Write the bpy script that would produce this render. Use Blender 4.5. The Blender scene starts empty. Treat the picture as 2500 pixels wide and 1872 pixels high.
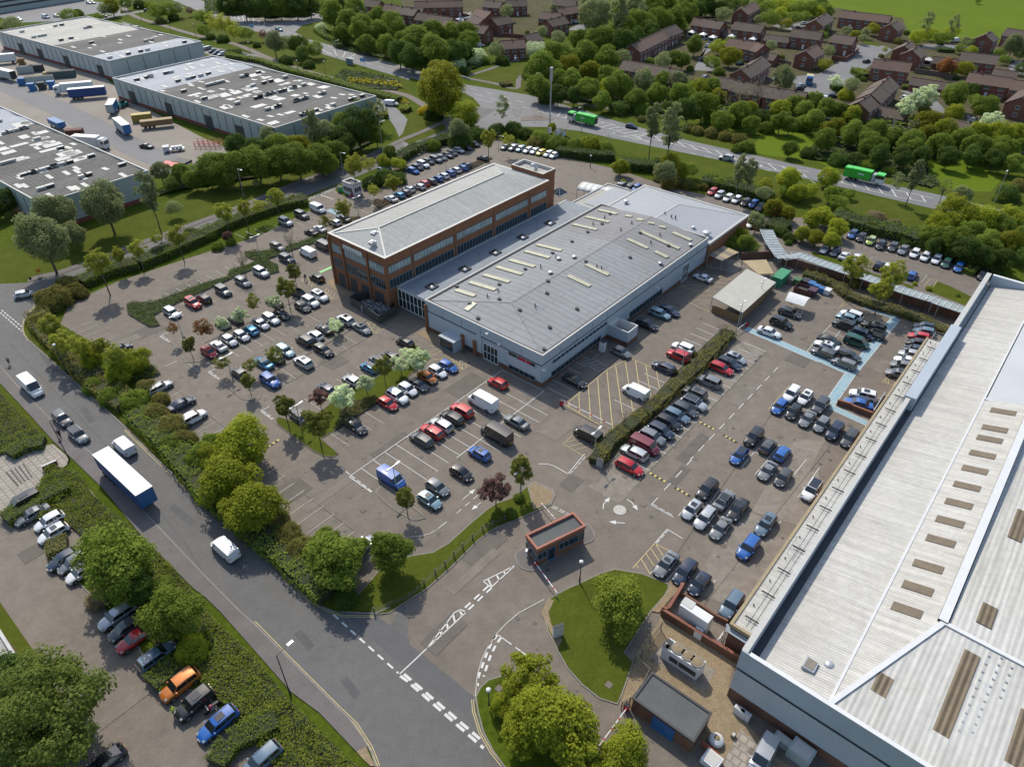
import bpy, math, random, re
import numpy as np
from mathutils import Vector, Matrix
R = math.radians
rnd = random.Random(7)
sc = bpy.context.scene
C = sc.collection
# ---------- camera model: everything is laid out in metres; px() turns a measured photo point into a ground position
F, CX, CY, H = 1741., 1250., 936., 78.
PIT = math.atan(1333/1741)
def px(p, z=0.):
    u, v = p
    dx = (u-CX)/F; s = (CY-v)/F
    dy = math.cos(PIT)+math.sin(PIT)*s; dz = -math.sin(PIT)+math.cos(PIT)*s
    t = (z-H)/dz
    return Vector((dx*t, dy*t, z))
def depth(p, z=0.):
    q = px(p, z); return q.y*math.cos(PIT)+(H-z)*math.sin(PIT)
def S(txt):
    """'21:10,20 30,40 d:5,6' -> photo points (tile columns/rows or overview coordinates)"""
    out = []; pre = 'd'
    for tok in txt.split():
        if ':' in tok: pre, tok = tok.split(':')
        v = [float(q) for q in tok.split(',')]
        x, y = v[0], v[1]
        if pre == 'd': p = [x*1.1302, y*1.1302]; k = 1.1302
        else:
            c, r = int(pre[0]), int(pre[1]); k = 1/4.424
            p = [500*c+x*k, 374*r+y*k]
        if len(v) > 2: p.append(v[2]*k)
        out.append(tuple(p))
    return out
def W(txt, z=0.): return [px(p[:2], z) for p in S(txt)]
def W1(txt, z=0.): return W(txt, z)[0]
AZ = 40.2
AV = Vector((math.sin(R(AZ)), math.cos(R(AZ)), 0)); BV = Vector((math.cos(R(AZ)), -math.sin(R(AZ)), 0)); ZV = Vector((0, 0, 1))
def ab(a, b, z=0.): return AV*a+BV*b+ZV*z
def toab(p): return p.dot(AV), p.dot(BV)
# ---------- materials
MATS = {}
def mat(name, col, rough=.8, metal=0., noise=None, spec=.5, coat=0., bump=0., stripes=None, trans=0., alpha=1., col2=None, emit=None, objrand=0., brick=None, streak=None):
    """noise=(scale, amount) colour mottling; stripes=(axis, period, amount) profiled sheet; brick=(w,h,mortar colour)"""
    if name in MATS: return MATS[name]
    m = bpy.data.materials.new(name); m.use_nodes = True; nt = m.node_tree; N = nt.nodes; L = nt.links
    b = N['Principled BSDF']; out = N['Material Output']
    b.inputs['Roughness'].default_value = rough; b.inputs['Metallic'].default_value = metal
    b.inputs['Specular IOR Level'].default_value = spec; b.inputs['Coat Weight'].default_value = coat; b.inputs['Coat Roughness'].default_value = .03
    col = tuple(col)+(1,)
    b.inputs['Base Color'].default_value = col
    cur = None
    geo = None
    def pos():
        nonlocal geo
        if geo is None: geo = N.new('ShaderNodeNewGeometry')
        return geo.outputs['Position']
    def mix(a, bb, fac, mode='MIX'):
        n = N.new('ShaderNodeMix'); n.data_type = 'RGBA'; n.blend_type = mode
        if isinstance(fac, float): n.inputs[0].default_value = fac
        else: L.new(fac, n.inputs[0])
        for s, v in ((6, a), (7, bb)):
            if isinstance(v, tuple): n.inputs[s].default_value = v
            else: L.new(v, n.inputs[s])
        return n.outputs[2]
    cur = col
    if brick:
        tc = N.new('ShaderNodeTexCoord'); mp = N.new('ShaderNodeMapping'); br = N.new('ShaderNodeTexBrick')
        L.new(pos(), mp.inputs[0]); mp.inputs['Rotation'].default_value = (0, 0, R(AZ))
        L.new(mp.outputs[0], br.inputs['Vector'])
        c2 = tuple(min(1, c*brick[2]) for c in col[:3])+(1,); c3 = tuple(c*brick[3] for c in col[:3])+(1,)
        br.inputs['Color1'].default_value = col; br.inputs['Color2'].default_value = c2; br.inputs['Mortar'].default_value = c3
        br.inputs['Scale'].default_value = 1; br.inputs['Brick Width'].default_value = brick[0]; br.inputs['Row Height'].default_value = brick[1]; br.inputs['Mortar Size'].default_value = brick[1]*.09
        cur = br.outputs['Color']
    if noise:
        for i, (sca, amt) in enumerate(noise):
            n = N.new('ShaderNodeTexNoise'); L.new(pos(), n.inputs['Vector']); n.inputs['Scale'].default_value = sca; n.inputs['Detail'].default_value = 5; n.inputs['Roughness'].default_value = .65
            cr = N.new('ShaderNodeMapRange'); L.new(n.outputs['Fac'], cr.inputs[0]); cr.inputs[1].default_value = .3; cr.inputs[2].default_value = .7
            cr.inputs[3].default_value = 0; cr.inputs[4].default_value = 1
            if col2 is not None and i == 0:
                cur = mix(cur, tuple(col2)+(1,), cr.outputs[0])
            else:
                cr.inputs[3].default_value = 1-amt; cr.inputs[4].default_value = 1+amt
                mm = N.new('ShaderNodeVectorMath'); mm.operation = 'SCALE'
                if isinstance(cur, tuple): mm.inputs[0].default_value = cur[:3]
                else: L.new(cur, mm.inputs[0])
                L.new(cr.outputs[0], mm.inputs['Scale']); cur = mm.outputs[0]
    if streak:
        ax, amt = streak; v1, v2 = (AV, BV) if ax == 'A' else (BV, AV); cx_ = N.new('ShaderNodeCombineXYZ')
        for k, (vv, f_) in enumerate(((v1, .07), (v2, 1.6))):
            d = N.new('ShaderNodeVectorMath'); d.operation = 'DOT_PRODUCT'; L.new(pos(), d.inputs[0]); d.inputs[1].default_value = vv*f_; L.new(d.outputs['Value'], cx_.inputs[k])
        n = N.new('ShaderNodeTexNoise'); L.new(cx_.outputs[0], n.inputs['Vector']); n.inputs['Scale'].default_value = 1; n.inputs['Detail'].default_value = 4; n.inputs['Roughness'].default_value = .7
        cr = N.new('ShaderNodeMapRange'); L.new(n.outputs['Fac'], cr.inputs[0]); cr.inputs[1].default_value = .35; cr.inputs[2].default_value = .72; cr.inputs[3].default_value = 1.04; cr.inputs[4].default_value = 1-amt
        mm = N.new('ShaderNodeVectorMath'); mm.operation = 'SCALE'
        if isinstance(cur, tuple): mm.inputs[0].default_value = cur[:3]
        else: L.new(cur, mm.inputs[0])
        L.new(cr.outputs[0], mm.inputs['Scale']); cur = mm.outputs[0]
    if objrand:
        oi = N.new('ShaderNodeObjectInfo'); cr = N.new('ShaderNodeMapRange'); L.new(oi.outputs['Random'], cr.inputs[0])
        cr.inputs[3].default_value = 1-objrand; cr.inputs[4].default_value = 1+objrand
        mm = N.new('ShaderNodeVectorMath'); mm.operation = 'SCALE'
        if isinstance(cur, tuple): mm.inputs[0].default_value = cur[:3]
        else: L.new(cur, mm.inputs[0])
        L.new(cr.outputs[0], mm.inputs['Scale']); cur = mm.outputs[0]
    if stripes:
        ax, per, amt = stripes
        vec = AV if ax == 'A' else BV if ax == 'B' else Vector((math.sin(R(ax)), math.cos(R(ax)), 0)) if not isinstance(ax, tuple) else Vector(ax)
        d = N.new('ShaderNodeVectorMath'); d.operation = 'DOT_PRODUCT'; L.new(pos(), d.inputs[0]); d.inputs[1].default_value = vec
        m1 = N.new('ShaderNodeMath'); m1.operation = 'MULTIPLY'; L.new(d.outputs['Value'], m1.inputs[0]); m1.inputs[1].default_value = 2*math.pi/per
        m2 = N.new('ShaderNodeMath'); m2.operation = 'SINE'; L.new(m1.outputs[0], m2.inputs[0])
        bp = N.new('ShaderNodeBump'); bp.inputs['Strength'].default_value = amt; bp.inputs['Distance'].default_value = per*.25
        L.new(m2.outputs[0], bp.inputs['Height']); L.new(bp.outputs[0], b.inputs['Normal'])
    elif bump:
        n = N.new('ShaderNodeTexNoise'); L.new(pos(), n.inputs['Vector']); n.inputs['Scale'].default_value = 3; n.inputs['Detail'].default_value = 6
        bp = N.new('ShaderNodeBump'); bp.inputs['Strength'].default_value = bump; bp.inputs['Distance'].default_value = .1
        L.new(n.outputs['Fac'], bp.inputs['Height']); L.new(bp.outputs[0], b.inputs['Normal'])
    if not isinstance(cur, tuple): L.new(cur, b.inputs['Base Color'])
    if trans:
        t = N.new('ShaderNodeBsdfTranslucent'); ms = N.new('ShaderNodeMixShader'); ms.inputs[0].default_value = trans
        if isinstance(cur, tuple): t.inputs[0].default_value = cur
        else: L.new(cur, t.inputs[0])
        L.new(b.outputs[0], ms.inputs[1]); L.new(t.outputs[0], ms.inputs[2]); L.new(ms.outputs[0], out.inputs[0])
    if alpha < 1:
        b.inputs['Alpha'].default_value = alpha
    MATS[name] = m
    return m
# ---------- mesh builder
class MB:
    def __init__(s): s.v = []; s.f = []; s.m = []; s.mats = []
    def mi(s, m):
        if m not in s.mats: s.mats.append(m)
        return s.mats.index(m)
    def face(s, pts, m):
        i = len(s.v); s.v += [tuple(p) for p in pts]; s.f.append(tuple(range(i, i+len(pts)))); s.m.append(s.mi(m))
    def add(s, vs, fs, m):
        i = len(s.v); s.v += [tuple(p) for p in vs]; k = s.mi(m)
        for f in fs: s.f.append(tuple(i+j for j in f)); s.m.append(k)
    def prism(s, poly, z0, z1, m, mtop=None, bottom=False):
        n = len(poly); P = [Vector((p[0], p[1], 0)) for p in poly]
        ar = sum(P[i].x*P[(i+1) % n].y-P[(i+1) % n].x*P[i].y for i in range(n))
        if ar < 0: P.reverse()
        vs = [(p.x, p.y, z0) for p in P]+[(p.x, p.y, z1) for p in P]
        fs = [(i, (i+1) % n, n+(i+1) % n, n+i) for i in range(n)]
        s.add(vs, fs, m); s.add([(p.x, p.y, z1) for p in P], [tuple(range(n))], mtop or m)
        if bottom: s.add([(p.x, p.y, z0) for p in reversed(P)], [tuple(range(n))], m)
    def box(s, c, size, m, az=None, x=None, mtop=None):
        """c = centre, size=(along x-axis, along y-axis, z); az = azimuth of the box's first axis in degrees"""
        ux = x if x is not None else (Vector((math.sin(R(az)), math.cos(R(az)), 0)) if az is not None else Vector((1, 0, 0)))
        ux = ux.normalized(); uy = ZV.cross(ux)
        if uy.length < .01: uy = Vector((0, 1, 0))
        uy.normalize(); uz = ux.cross(uy); c = Vector(c)
        a, b, h = size[0]/2, size[1]/2, size[2]/2
        vs = [c+ux*(i*a)+uy*(j*b)+uz*(k*h) for k in (-1, 1) for i, j in ((-1, -1), (1, -1), (1, 1), (-1, 1))]
        s.add(vs, [(0, 3, 2, 1), (0, 1, 5, 4), (1, 2, 6, 5), (2, 3, 7, 6), (3, 0, 4, 7)], m); s.add(vs[4:], [(0, 1, 2, 3)], mtop or m)
    def bar(s, p, q, w, m, h=None):
        p = Vector(p); q = Vector(q); d = q-p
        if d.length < 1e-6: return
        s.box((p+q)/2, (d.length, w, h or w), m, x=d)
    def tube(s, pts, rads, m, n=6, cap=True):
        pts = [Vector(p) for p in pts]; base = len(s.v); k = s.mi(m)
        if not hasattr(rads, '__len__'): rads = [rads]*len(pts)
        for i, p in enumerate(pts):
            d = (pts[min(i+1, len(pts)-1)]-pts[max(i-1, 0)]).normalized()
            u = d.cross(Vector((0, 0, 1)) if abs(d.z) < .9 else Vector((1, 0, 0))).normalized(); w = d.cross(u)
            for j in range(n):
                a = 2*math.pi*j/n; s.v.append(tuple(p+(u*math.cos(a)+w*math.sin(a))*rads[i]))
        for i in range(len(pts)-1):
            for j in range(n):
                s.f.append((base+i*n+j, base+i*n+(j+1) % n, base+(i+1)*n+(j+1) % n, base+(i+1)*n+j)); s.m.append(k)
        if cap:
            s.f.append(tuple(base+j for j in range(n))); s.m.append(k)
            e = base+(len(pts)-1)*n; s.f.append(tuple(e+j for j in reversed(range(n)))); s.m.append(k)
    def sphere(s, c, r, m, nu=10, nv=6, half=False):
        c = Vector(c); r = Vector(r) if hasattr(r, '__len__') else Vector((r, r, r))
        vs = []; v0 = 0 if half else -1
        for i in range(nv+1):
            t = (v0+(1-v0)*i/nv)*math.pi/2
            for j in range(nu):
                a = 2*math.pi*j/nu; vs.append((c.x+r.x*math.cos(t)*math.cos(a), c.y+r.y*math.cos(t)*math.sin(a), c.z+r.z*math.sin(t)))
        s.add(vs, [(i*nu+j, i*nu+(j+1) % nu, (i+1)*nu+(j+1) % nu, (i+1)*nu+j) for i in range(nv) for j in range(nu)], m)
    def mesh(s, name, smooth=None):
        me = bpy.data.meshes.new(name); me.from_pydata(s.v, [], s.f)
        for m in s.mats: me.materials.append(m)
        me.polygons.foreach_set('material_index', s.m)
        if smooth:
            me.polygons.foreach_set('use_smooth', [True]*len(s.f))
            bm_weld(me)
            me.set_sharp_from_angle(angle=R(smooth))
        me.update(); return me
    def build(s, name, parent=None, loc=None, smooth=None, az=None, local=False):
        o = bpy.data.objects.new(name, s.mesh(name, smooth)); C.objects.link(o)
        if parent:
            o.parent = parent
            if loc is None and not local:
                q = parent; t = Vector((0, 0, 0))
                while q: t += q.location; q = q.parent
                o.location = -t
            ALLK.setdefault(parent.name, []).append(o)
        if loc is not None: o.location = loc
        if az is not None: o.rotation_euler.z = -R(az)
        return o
def bm_weld(me):
    import bmesh
    b = bmesh.new(); b.from_mesh(me); bmesh.ops.remove_doubles(b, verts=b.verts, dist=1e-4); b.to_mesh(me); b.free()
def tag(o, label=None, cat=None, group=None, kind=None):
    if label: o['label'] = label
    if cat: o['category'] = cat
    if group: o['group'] = group
    if kind: o['kind'] = kind
    return o
def empty(name, loc=(0, 0, 0), az=0.):
    o = bpy.data.objects.new(name, None); C.objects.link(o); o.location = loc; o.rotation_euler.z = -R(az); return o
KIDS = {}
def kids(o):
    return [c for c in ALLK.get(o.name, [])]
ALLK = {}
def par(c, p):
    c.parent = p; ALLK.setdefault(p.name, []).append(c); return c
def copy_tree(o, parent=None):
    c = o.copy(); C.objects.link(c)
    if parent: par(c, parent)
    for ch in kids(o): copy_tree(ch, c)
    return c
ORD = ['first', 'second', 'third', 'fourth', 'fifth', 'sixth', 'seventh', 'eighth', 'ninth', 'tenth', 'eleventh', 'twelfth', 'thirteenth', 'fourteenth', 'fifteenth', 'sixteenth', 'seventeenth', 'eighteenth', 'nineteenth', 'twentieth']
ORD += ['twenty-'+x for x in ORD[:9]]+['thirtieth']+['thirty-'+x for x in ORD[:9]]+['fortieth']+['forty-'+x for x in ORD[:9]]
def smooth_line(P, closed=False, n=6):
    P = [Vector(p) for p in P]; out = []; N_ = len(P)
    rng = range(N_) if closed else range(N_-1)
    for i in rng:
        p0 = P[(i-1) % N_] if closed or i > 0 else P[i]; p1 = P[i]; p2 = P[(i+1) % N_]; p3 = P[(i+2) % N_] if closed or i+2 < N_ else P[i+1]
        for k in range(n):
            t = k/n; out.append(.5*((2*p1)+(-p0+p2)*t+(2*p0-5*p1+4*p2-p3)*t*t+(-p0+3*p1-3*p2+p3)*t**3))
    if not closed: out.append(P[-1])
    return out
def offset_line(P, d, closed=False):
    out = []; n = len(P)
    for i in range(n):
        a = P[(i-1) % n] if closed or i > 0 else P[i]; b = P[(i+1) % n] if closed or i < n-1 else P[i]
        t = (b-a); t.z = 0
        if t.length < 1e-9: out.append(P[i].copy()); continue
        t.normalize(); out.append(P[i]+Vector((t.y, -t.x, 0))*d)
    return out
def area(P): return sum(P[i].x*P[(i+1) % len(P)].y-P[(i+1) % len(P)].x*P[i].y for i in range(len(P)))/2
def ribbon(mb, P, w, m, z=None):
    L_ = offset_line(P, w/2); R_ = offset_line(P, -w/2)
    for i in range(len(P)-1):
        q = [L_[i], L_[i+1], R_[i+1], R_[i]]
        if z is not None: q = [Vector((p.x, p.y, z)) for p in q]
        mb.face(q, m)
def struct(name, mb, parent=None, kind='structure'):
    o = mb.build(name, parent)
    if parent is None: o['kind'] = kind
    return o
# ---------- world, sun, camera
w = bpy.data.worlds.new("World"); sc.world = w; w.use_nodes = True
nt = w.node_tree; bg = nt.nodes['Background']; sky = nt.nodes.new('ShaderNodeTexSky'); sky.sky_type = 'NISHITA'; sky.sun_disc = False
SUN_AZ, SUN_EL = -20.5, 47.
sky.sun_elevation = R(SUN_EL); sky.sun_rotation = R(SUN_AZ); sky.air_density = 1.2; sky.dust_density = 1.5
nt.links.new(sky.outputs[0], bg.inputs[0]); bg.inputs[1].default_value = .132
sl = bpy.data.lights.new('sun', 'SUN'); sl.energy = 3.15; sl.angle = R(.5); sl.color = (1, .925, .80)
so = bpy.data.objects.new('sun', sl); C.objects.link(so)
sd = Vector((math.sin(R(SUN_AZ))*math.cos(R(SUN_EL)), math.cos(R(SUN_AZ))*math.cos(R(SUN_EL)), math.sin(R(SUN_EL))))
so.rotation_euler = sd.to_track_quat('Z', 'Y').to_euler(); so.location = (0, 0, 300)
cam = bpy.data.cameras.new('camera'); cam.sensor_width = 36; cam.lens = 36*F/2500; cam.clip_end = 6000; cam.clip_start = .5
co = bpy.data.objects.new('camera', cam); C.objects.link(co); co.location = (0, 0, H); co.rotation_euler = (R(90)-PIT, 0, 0); sc.camera = co
sc.view_settings.view_transform = 'Standard'; sc.view_settings.look = 'None'; sc.view_settings.exposure = .43; sc.view_settings.gamma = 1
try:
    sc.cycles.use_denoising = True; sc.cycles.max_bounces = 5; sc.cycles.diffuse_bounces = 3; sc.cycles.glossy_bounces = 2; sc.cycles.transparent_max_bounces = 6; sc.cycles.transmission_bounces = 2
except Exception: pass
# ================= ground, roads, markings
G_GRASS = mat('grass', (.045, .070, .007), .95, spec=.05, noise=[(.05, .3), (1.2, .3), (7., .25)], col2=(.075, .10, .010))
G_FIELD = mat('field_grass', (.085, .130, .009), .95, spec=.05, noise=[(.03, .2), (.9, .12)], col2=(.10, .145, .011))
G_LAWN = mat('lawn', (.078, .096, .013), .95, spec=.05, noise=[(.25, .3), (2., .2), (9., .2)], col2=(.056, .072, .010))
G_SOIL = mat('soil', (.05, .045, .025), .95, noise=[(.5, .3), (5., .3)], col2=(.05, .06, .02))
M_PAVE = mat('block_paving', (.138, .116, .094), .85, noise=[(.035, .1), (.012, .12), (.45, .16), (2.2, .08), (9., .16), (30., .15)], col2=(.156, .133, .109), bump=.25)
M_ROAD = mat('asphalt', (.104, .102, .099), .85, noise=[(.08, .1), (.7, .1), (12., .2), (40., .2)], bump=.3)
M_ROAD2 = mat('asphalt_far', (.15, .15, .155), .85, noise=[(.08, .1), (12., .2)])
M_FOOT = mat('footway', (.125, .112, .108), .9, noise=[(.3, .15), (10., .2)])
M_PATH2 = mat('path_surface', (.14, .115, .10), .9, noise=[(.3, .15)])
M_CONC = mat('concrete_ground', (.215, .19, .158), .9, noise=[(.12, .12), (.8, .2), (6., .15)], col2=(.17, .148, .122))
M_YARD = mat('yard_concrete', (.22, .195, .165), .9, noise=[(.08, .12), (1., .1)])
M_DARKP = mat('tarmac_patch', (.095, .095, .097), .9, noise=[(.3, .1), (12., .2)])
M_GRAV = mat('gravel', (.225, .172, .105), .95, noise=[(1.2, .15), (6., .28), (14., .25)], bump=.5)
M_KERB = mat('kerb_stone', (.20, .185, .165), .85, noise=[(2., .15)])
M_KERBD = mat('kerb_dark', (.12, .105, .095), .85, noise=[(2., .15)])
M_WHITE = mat('white_paint', (.52, .52, .50), .7, noise=[(3., .12), (14., .18)])
M_FADE = mat('worn_white_paint', (.40, .38, .35), .8, noise=[(2., .2), (14., .3)])
M_YEL = mat('yellow_paint', (.44, .36, .17), .7, noise=[(2., .15), (14., .2)])
M_BLUEP = mat('blue_paint', (.20, .33, .39), .8, noise=[(.6, .2), (5., .25)], col2=(.27, .37, .41))
M_GREENP = mat('green_paint', (.25, .5, .22), .8, noise=[(.6, .2)])
M_SLAB = mat('paving_slabs', (.30, .27, .23), .85, brick=(.9, .9, .9, .6), noise=[(1., .15)])
Z1, Z2, Z3, ZM = .02, .035, .05, .068

def sheet(name, txt, m, z, smooth=False, kind='structure', P=None, parent=None):
    P = P or W(txt)
    if smooth: P = smooth_line(P, closed=True, n=5)
    if area(P) < 0: P = list(reversed(P))
    mb = MB(); mb.face([(p.x, p.y, z) for p in P], m)
    o = mb.build(name, parent)
    if parent is None: o['kind'] = kind
    return o
def bed(name, txt, m, smooth=True, h=.12, kerb=M_KERB, kw=.16, P=None, inset=True):
    P = P or W(txt)
    if smooth: P = smooth_line(P, closed=True, n=5)
    if area(P) < 0: P = list(reversed(P))
    mb = MB(); mb.prism(P, 0, h, kerb)
    Q = offset_line(P, -kw, closed=True)
    mb.face([(p.x, p.y, h+.012) for p in Q], m)
    return struct(name, mb)

# the base reaches far beyond the picture
mb = MB(); mb.face([(-2500, -400, 0), (2500, -400, 0), (2500, 3500, 0), (-2500, 3500, 0)], G_GRASS); struct('ground', mb)
sheet('playing_field', '40:-900,-60 -200,60 100,230 500,420 900,440 1500,520 1900,500 2300,480 3600,500 3600,-200', G_FIELD, .012)
# site car park
park = sheet('car_park', 'd:150,655 250,610 400,560 560,510 640,470 700,440 770,400 860,350 940,318 1010,300 1090,303 1240,345 1330,365 1450,405 1560,430 1660,470 1760,470 1850,490 1950,520 2100,590 2230,650 2400,900 2500,1900 1200,1900 1085,1660 1050,1560 1024,1512 995,1500 930,1448 870,1400 815,1362 800,1330 780,1290 700,1220 640,1190 560,1110 500,1030 430,960 380,930 330,860 270,800 200,740 130,700', M_PAVE, Z1)
# main road on the left
RL = W('01:-700,1470 0,1475 340,1425 02:430,-30 340,60 270,150 240,240 265,320 320,375 1360,1310 03:1700,0 2212,480 13:330,740 720,1100 980,1370 1150,1540 14:1400,-10 1830,10 2000,150 23:-60,1500')
RR = W('24:0,340 350,620 700,905 715,1050 790,1290 900,1500 1150,1760 1500,2300 14:2600,2600 1900,1900 1850,1655 1800,1500 1700,1330 1560,1140 1020,600 530,110 400,0 03:2212,1250 1690,700 02:1010,1600 560,1230 200,870 0,640 -600,-100 01:-900,1640')
sheet('main_road', '', M_ROAD, Z2, P=RL+RR)
# footway on the left of the main road
sheet('footway', '02:-600,-100 0,640 200,870 560,1230 1010,1600 03:1690,700 2212,1250 14:400,0 530,110 1020,600 1560,1140 1700,1330 1760,1440 1640,1500 1240,1080 930,850 180,0 13:0,1480 03:2100,1400 1550,850 1130,330 790,0 02:590,1470 330,1180 0,830 -700,250', M_FOOT, .12)
sheet('tactile_paving', '14:1740,1440 1640,1500 1700,1570 1790,1655 1840,1655', M_GRAV, .135)
mb = MB(); 
ribbon(mb, W('02:-600,-100 0,640 200,870 560,1230 1010,1600 03:1690,700 2212,1250 14:400,0 530,110 1020,600 1560,1140 1700,1330 1800,1500 1850,1655', .13), .16, M_KERB, z=.134)
ribbon(mb, W('02:430,-30 340,60 270,150 240,240 265,320 320,375 1360,1310 03:1700,0 2212,480 13:330,740 720,1100 980,1370 1150,1540 14:1400,-10 1830,10 2000,-60'), .22, M_KERB, z=.134)
struct('road_kerb', mb)
# darker patches where the entrance meets the road
sheet('road_patch', '14:1830,10 2212,280 24:0,340 350,620 700,905 715,1050 680,1180 600,1090 0,640 14:2130,560 1700,200 1560,60', M_DARKP, .042)
# left lower car park
sheet('left_car_park', 'd:-300,1050 0,1105 20,1110 110,1060 230,1180 300,1320 400,1430 520,1560 700,1750 500,2100 -400,2100', M_PAVE, Z1)
sheet('slab_plaza', 'd:-200,1050 0,985 115,960 150,990 145,1005 0,1110 -200,1180', M_SLAB, .14)
# upper side road
P = smooth_line(W('01:-600,1530 200,1500 480,1440 760,1370 1350,1150 1700,1020 2212,830 11:500,640 870,480 1200,345 1550,215 1900,70 20:50,1550 330,1430 600,1300 830,1170'), n=5)
mb = MB(); ribbon(mb, P, 8.2, M_ROAD, z=Z3-.008); struct('side_road', mb)
mb = MB(); Q = offset_line(P[6:], -5.4); ribbon(mb, Q, 1.8, M_FOOT, z=.1); ribbon(mb, offset_line(P[6:], -4.3), .25, M_KERBD, z=.115); struct('side_footway', mb)
sheet('side_entrance', '11:1090,500 1400,360 1480,460 1560,520 1520,640 1200,560', M_PAVE, .055)
P = smooth_line(W('10:-300,560 500,850 1000,960 1700,1030 1950,1160 2120,1330 2200,1480 20:60,1600'), n=5)
mb = MB(); ribbon(mb, P, 6., M_ROAD2, z=.048); struct('warehouse_road', mb)
sheet('warehouse_parking', '00:1300,230 2212,500 10:600,600 1000,800 1700,1000 2000,1130 1900,1320 1600,1150 800,850 100,620 00:2060,520 1400,320', M_ROAD2, .03)
# industrial yard
sheet('industrial_yard', '00:-900,100 -100,340 1000,740 1180,880 1400,1080 2212,1500 10:300,1620 11:300,60 0,200 01:1800,200 1500,330 1000,300 00:0,1300 -1500,900', M_YARD, Z1)
mb = MB(); P = W('00:-400,700 0,900 650,1180 1500,1620 01:2000,180'); ribbon(mb, P, 9.5, M_ROAD2, z=.04); struct('yard_lane', mb)
sheet('north_parking', '00:-600,-50 0,190 200,250 600,230 1000,150 1300,170 1300,60 900,0 200,-200', M_ROAD2, .03)
# main road at the top
U = W('00:1500,-330 1950,-60 10:0,20 240,120 540,200 900,190 1240,150 1700,60 1850,110 1300,215 1050,280 975,350 1130,430 1480,520 2212,740 20:600,915 1300,1030 1900,1200 2212,1305 30:800,1520 1250,1620 31:1630,50 2212,180 41:700,330 1200,430 1800,570 2212,680 3600,1000')
Lw = W('41:3600,1200 2212,830 1180,590 700,480 0,310 31:1200,90 760,0 20:2212,1500 1850,1420 1500,1375 1180,1370 900,1480 700,1480 620,1350 760,1200 760,1140 690,1060 600,1010 0,840 10:2212,870 1280,590 800,390 480,330 200,240 0,150 00:1700,-60 1200,-330')
sheet('dual_carriageway', '', M_ROAD2, .03, P=U+Lw)
bed('splitter_island', '10:540,212 820,205 965,205 720,272', M_PATH2, smooth=False, kw=.3)
bed('bus_island', '20:1190,1270 1400,1240 1560,1300 1200,1310', M_PATH2, smooth=False, kw=.3)
mb = MB(); ribbon(mb, smooth_line(W('00:1480,20 1340,90 1480,190 1800,290 2212,410 10:330,480 740,650 1200,800 1700,920 2100,1010 20:60,1080 330,1260'), n=4), 3., M_PATH2, z=.06); struct('footpath', mb)
mb = MB(); ribbon(mb, smooth_line(W('20:1230,640 1060,680 860,750 640,820'), n=4), 2., M_FOOT, z=.05); ribbon(mb, smooth_line(W('20:640,850 900,900 1150,960 1180,860 1250,790'), n=4), 2., M_FOOT, z=.055)
ribbon(mb, smooth_line(W('20:1560,1090 1900,1130 2212,1190 30:300,1250'), n=4), 2., M_FOOT, z=.05)
ribbon(mb, smooth_line(W('00:1080,210 1500,130 1700,110 1980,80'), n=4), 5., M_ROAD2, z=.045); struct('verge_path', mb)
sheet('meadow', '20:640,880 860,760 1240,670 1210,900 1100,985 800,920', G_LAWN, .02)
sheet('road_verge', '20:640,870 1060,970 1600,1110 2212,1220 30:250,1320 800,1500 1280,1600 31:1600,20 2212,150 41:700,300 1300,410 2100,620 2212,500 1800,250 1100,100 30:2200,1640 1500,1500 900,1400 300,1200 20:2212,1100 1600,1000 1200,800', G_LAWN, .016)
sheet('central_verge', '10:480,340 830,410 1300,600 1560,720 1480,800 1300,850 1000,760 560,600 0,430 00:2000,300 1700,130 2212,130', G_LAWN, .017)
sheet('shrub_verge', '10:1560,730 1700,750 2080,850 2212,880 2212,1000 1400,840', G_LAWN, .018)
sheet('grass_verge', '10:980,350 1060,270 1240,210 1190,330 1280,440 1700,540 2212,700 1480,510 1130,425', G_LAWN, .019)
sheet('roadside_grass', '20:1200,1390 1900,1430 2212,1510 30:500,1620 31:800,30 1200,110 2212,340 41:700,500 1200,610 1100,900 0,600 31:1300,450 600,150 30:0,1600 20:1200,1500', G_LAWN, .0165)
sheet('triangle_green', '20:0,1230 60,1170 330,1290 400,1400 150,1500 0,1560 10:2080,1500 2140,1440', G_LAWN, .07)
# grass verges either side of the side road
sheet('warehouse_lawn', '01:-900,1440 0,1400 300,1360 620,1290 900,1250 1200,1090 1640,960 2212,740 11:870,400 1500,160 1880,-10 1700,-60 1300,50 700,200 0,320 01:1700,560 840,800 500,960 0,1020 -900,1250', G_LAWN, .022)
sheet('lawn_corner', '34:0,0', G_LAWN, .02, P=W('01:-700,1440 0,1400 300,1360 600,1290 700,1200 400,1100 0,1020 -900,1200'))
# kerbside grass right of the main road
sheet('verge_strip', '02:430,-20 350,70 285,160 262,240 290,330 345,385 1380,1310 03:1720,0 2212,450 13:350,740 740,1100 1000,1370 1170,1540 14:1410,-30 1830,-10 1810,-120 13:1000,1200 700,900 200,400 03:2000,0 02:1700,1350 1300,950 700,520 450,330 340,150 480,0', G_LAWN, .135)
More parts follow.
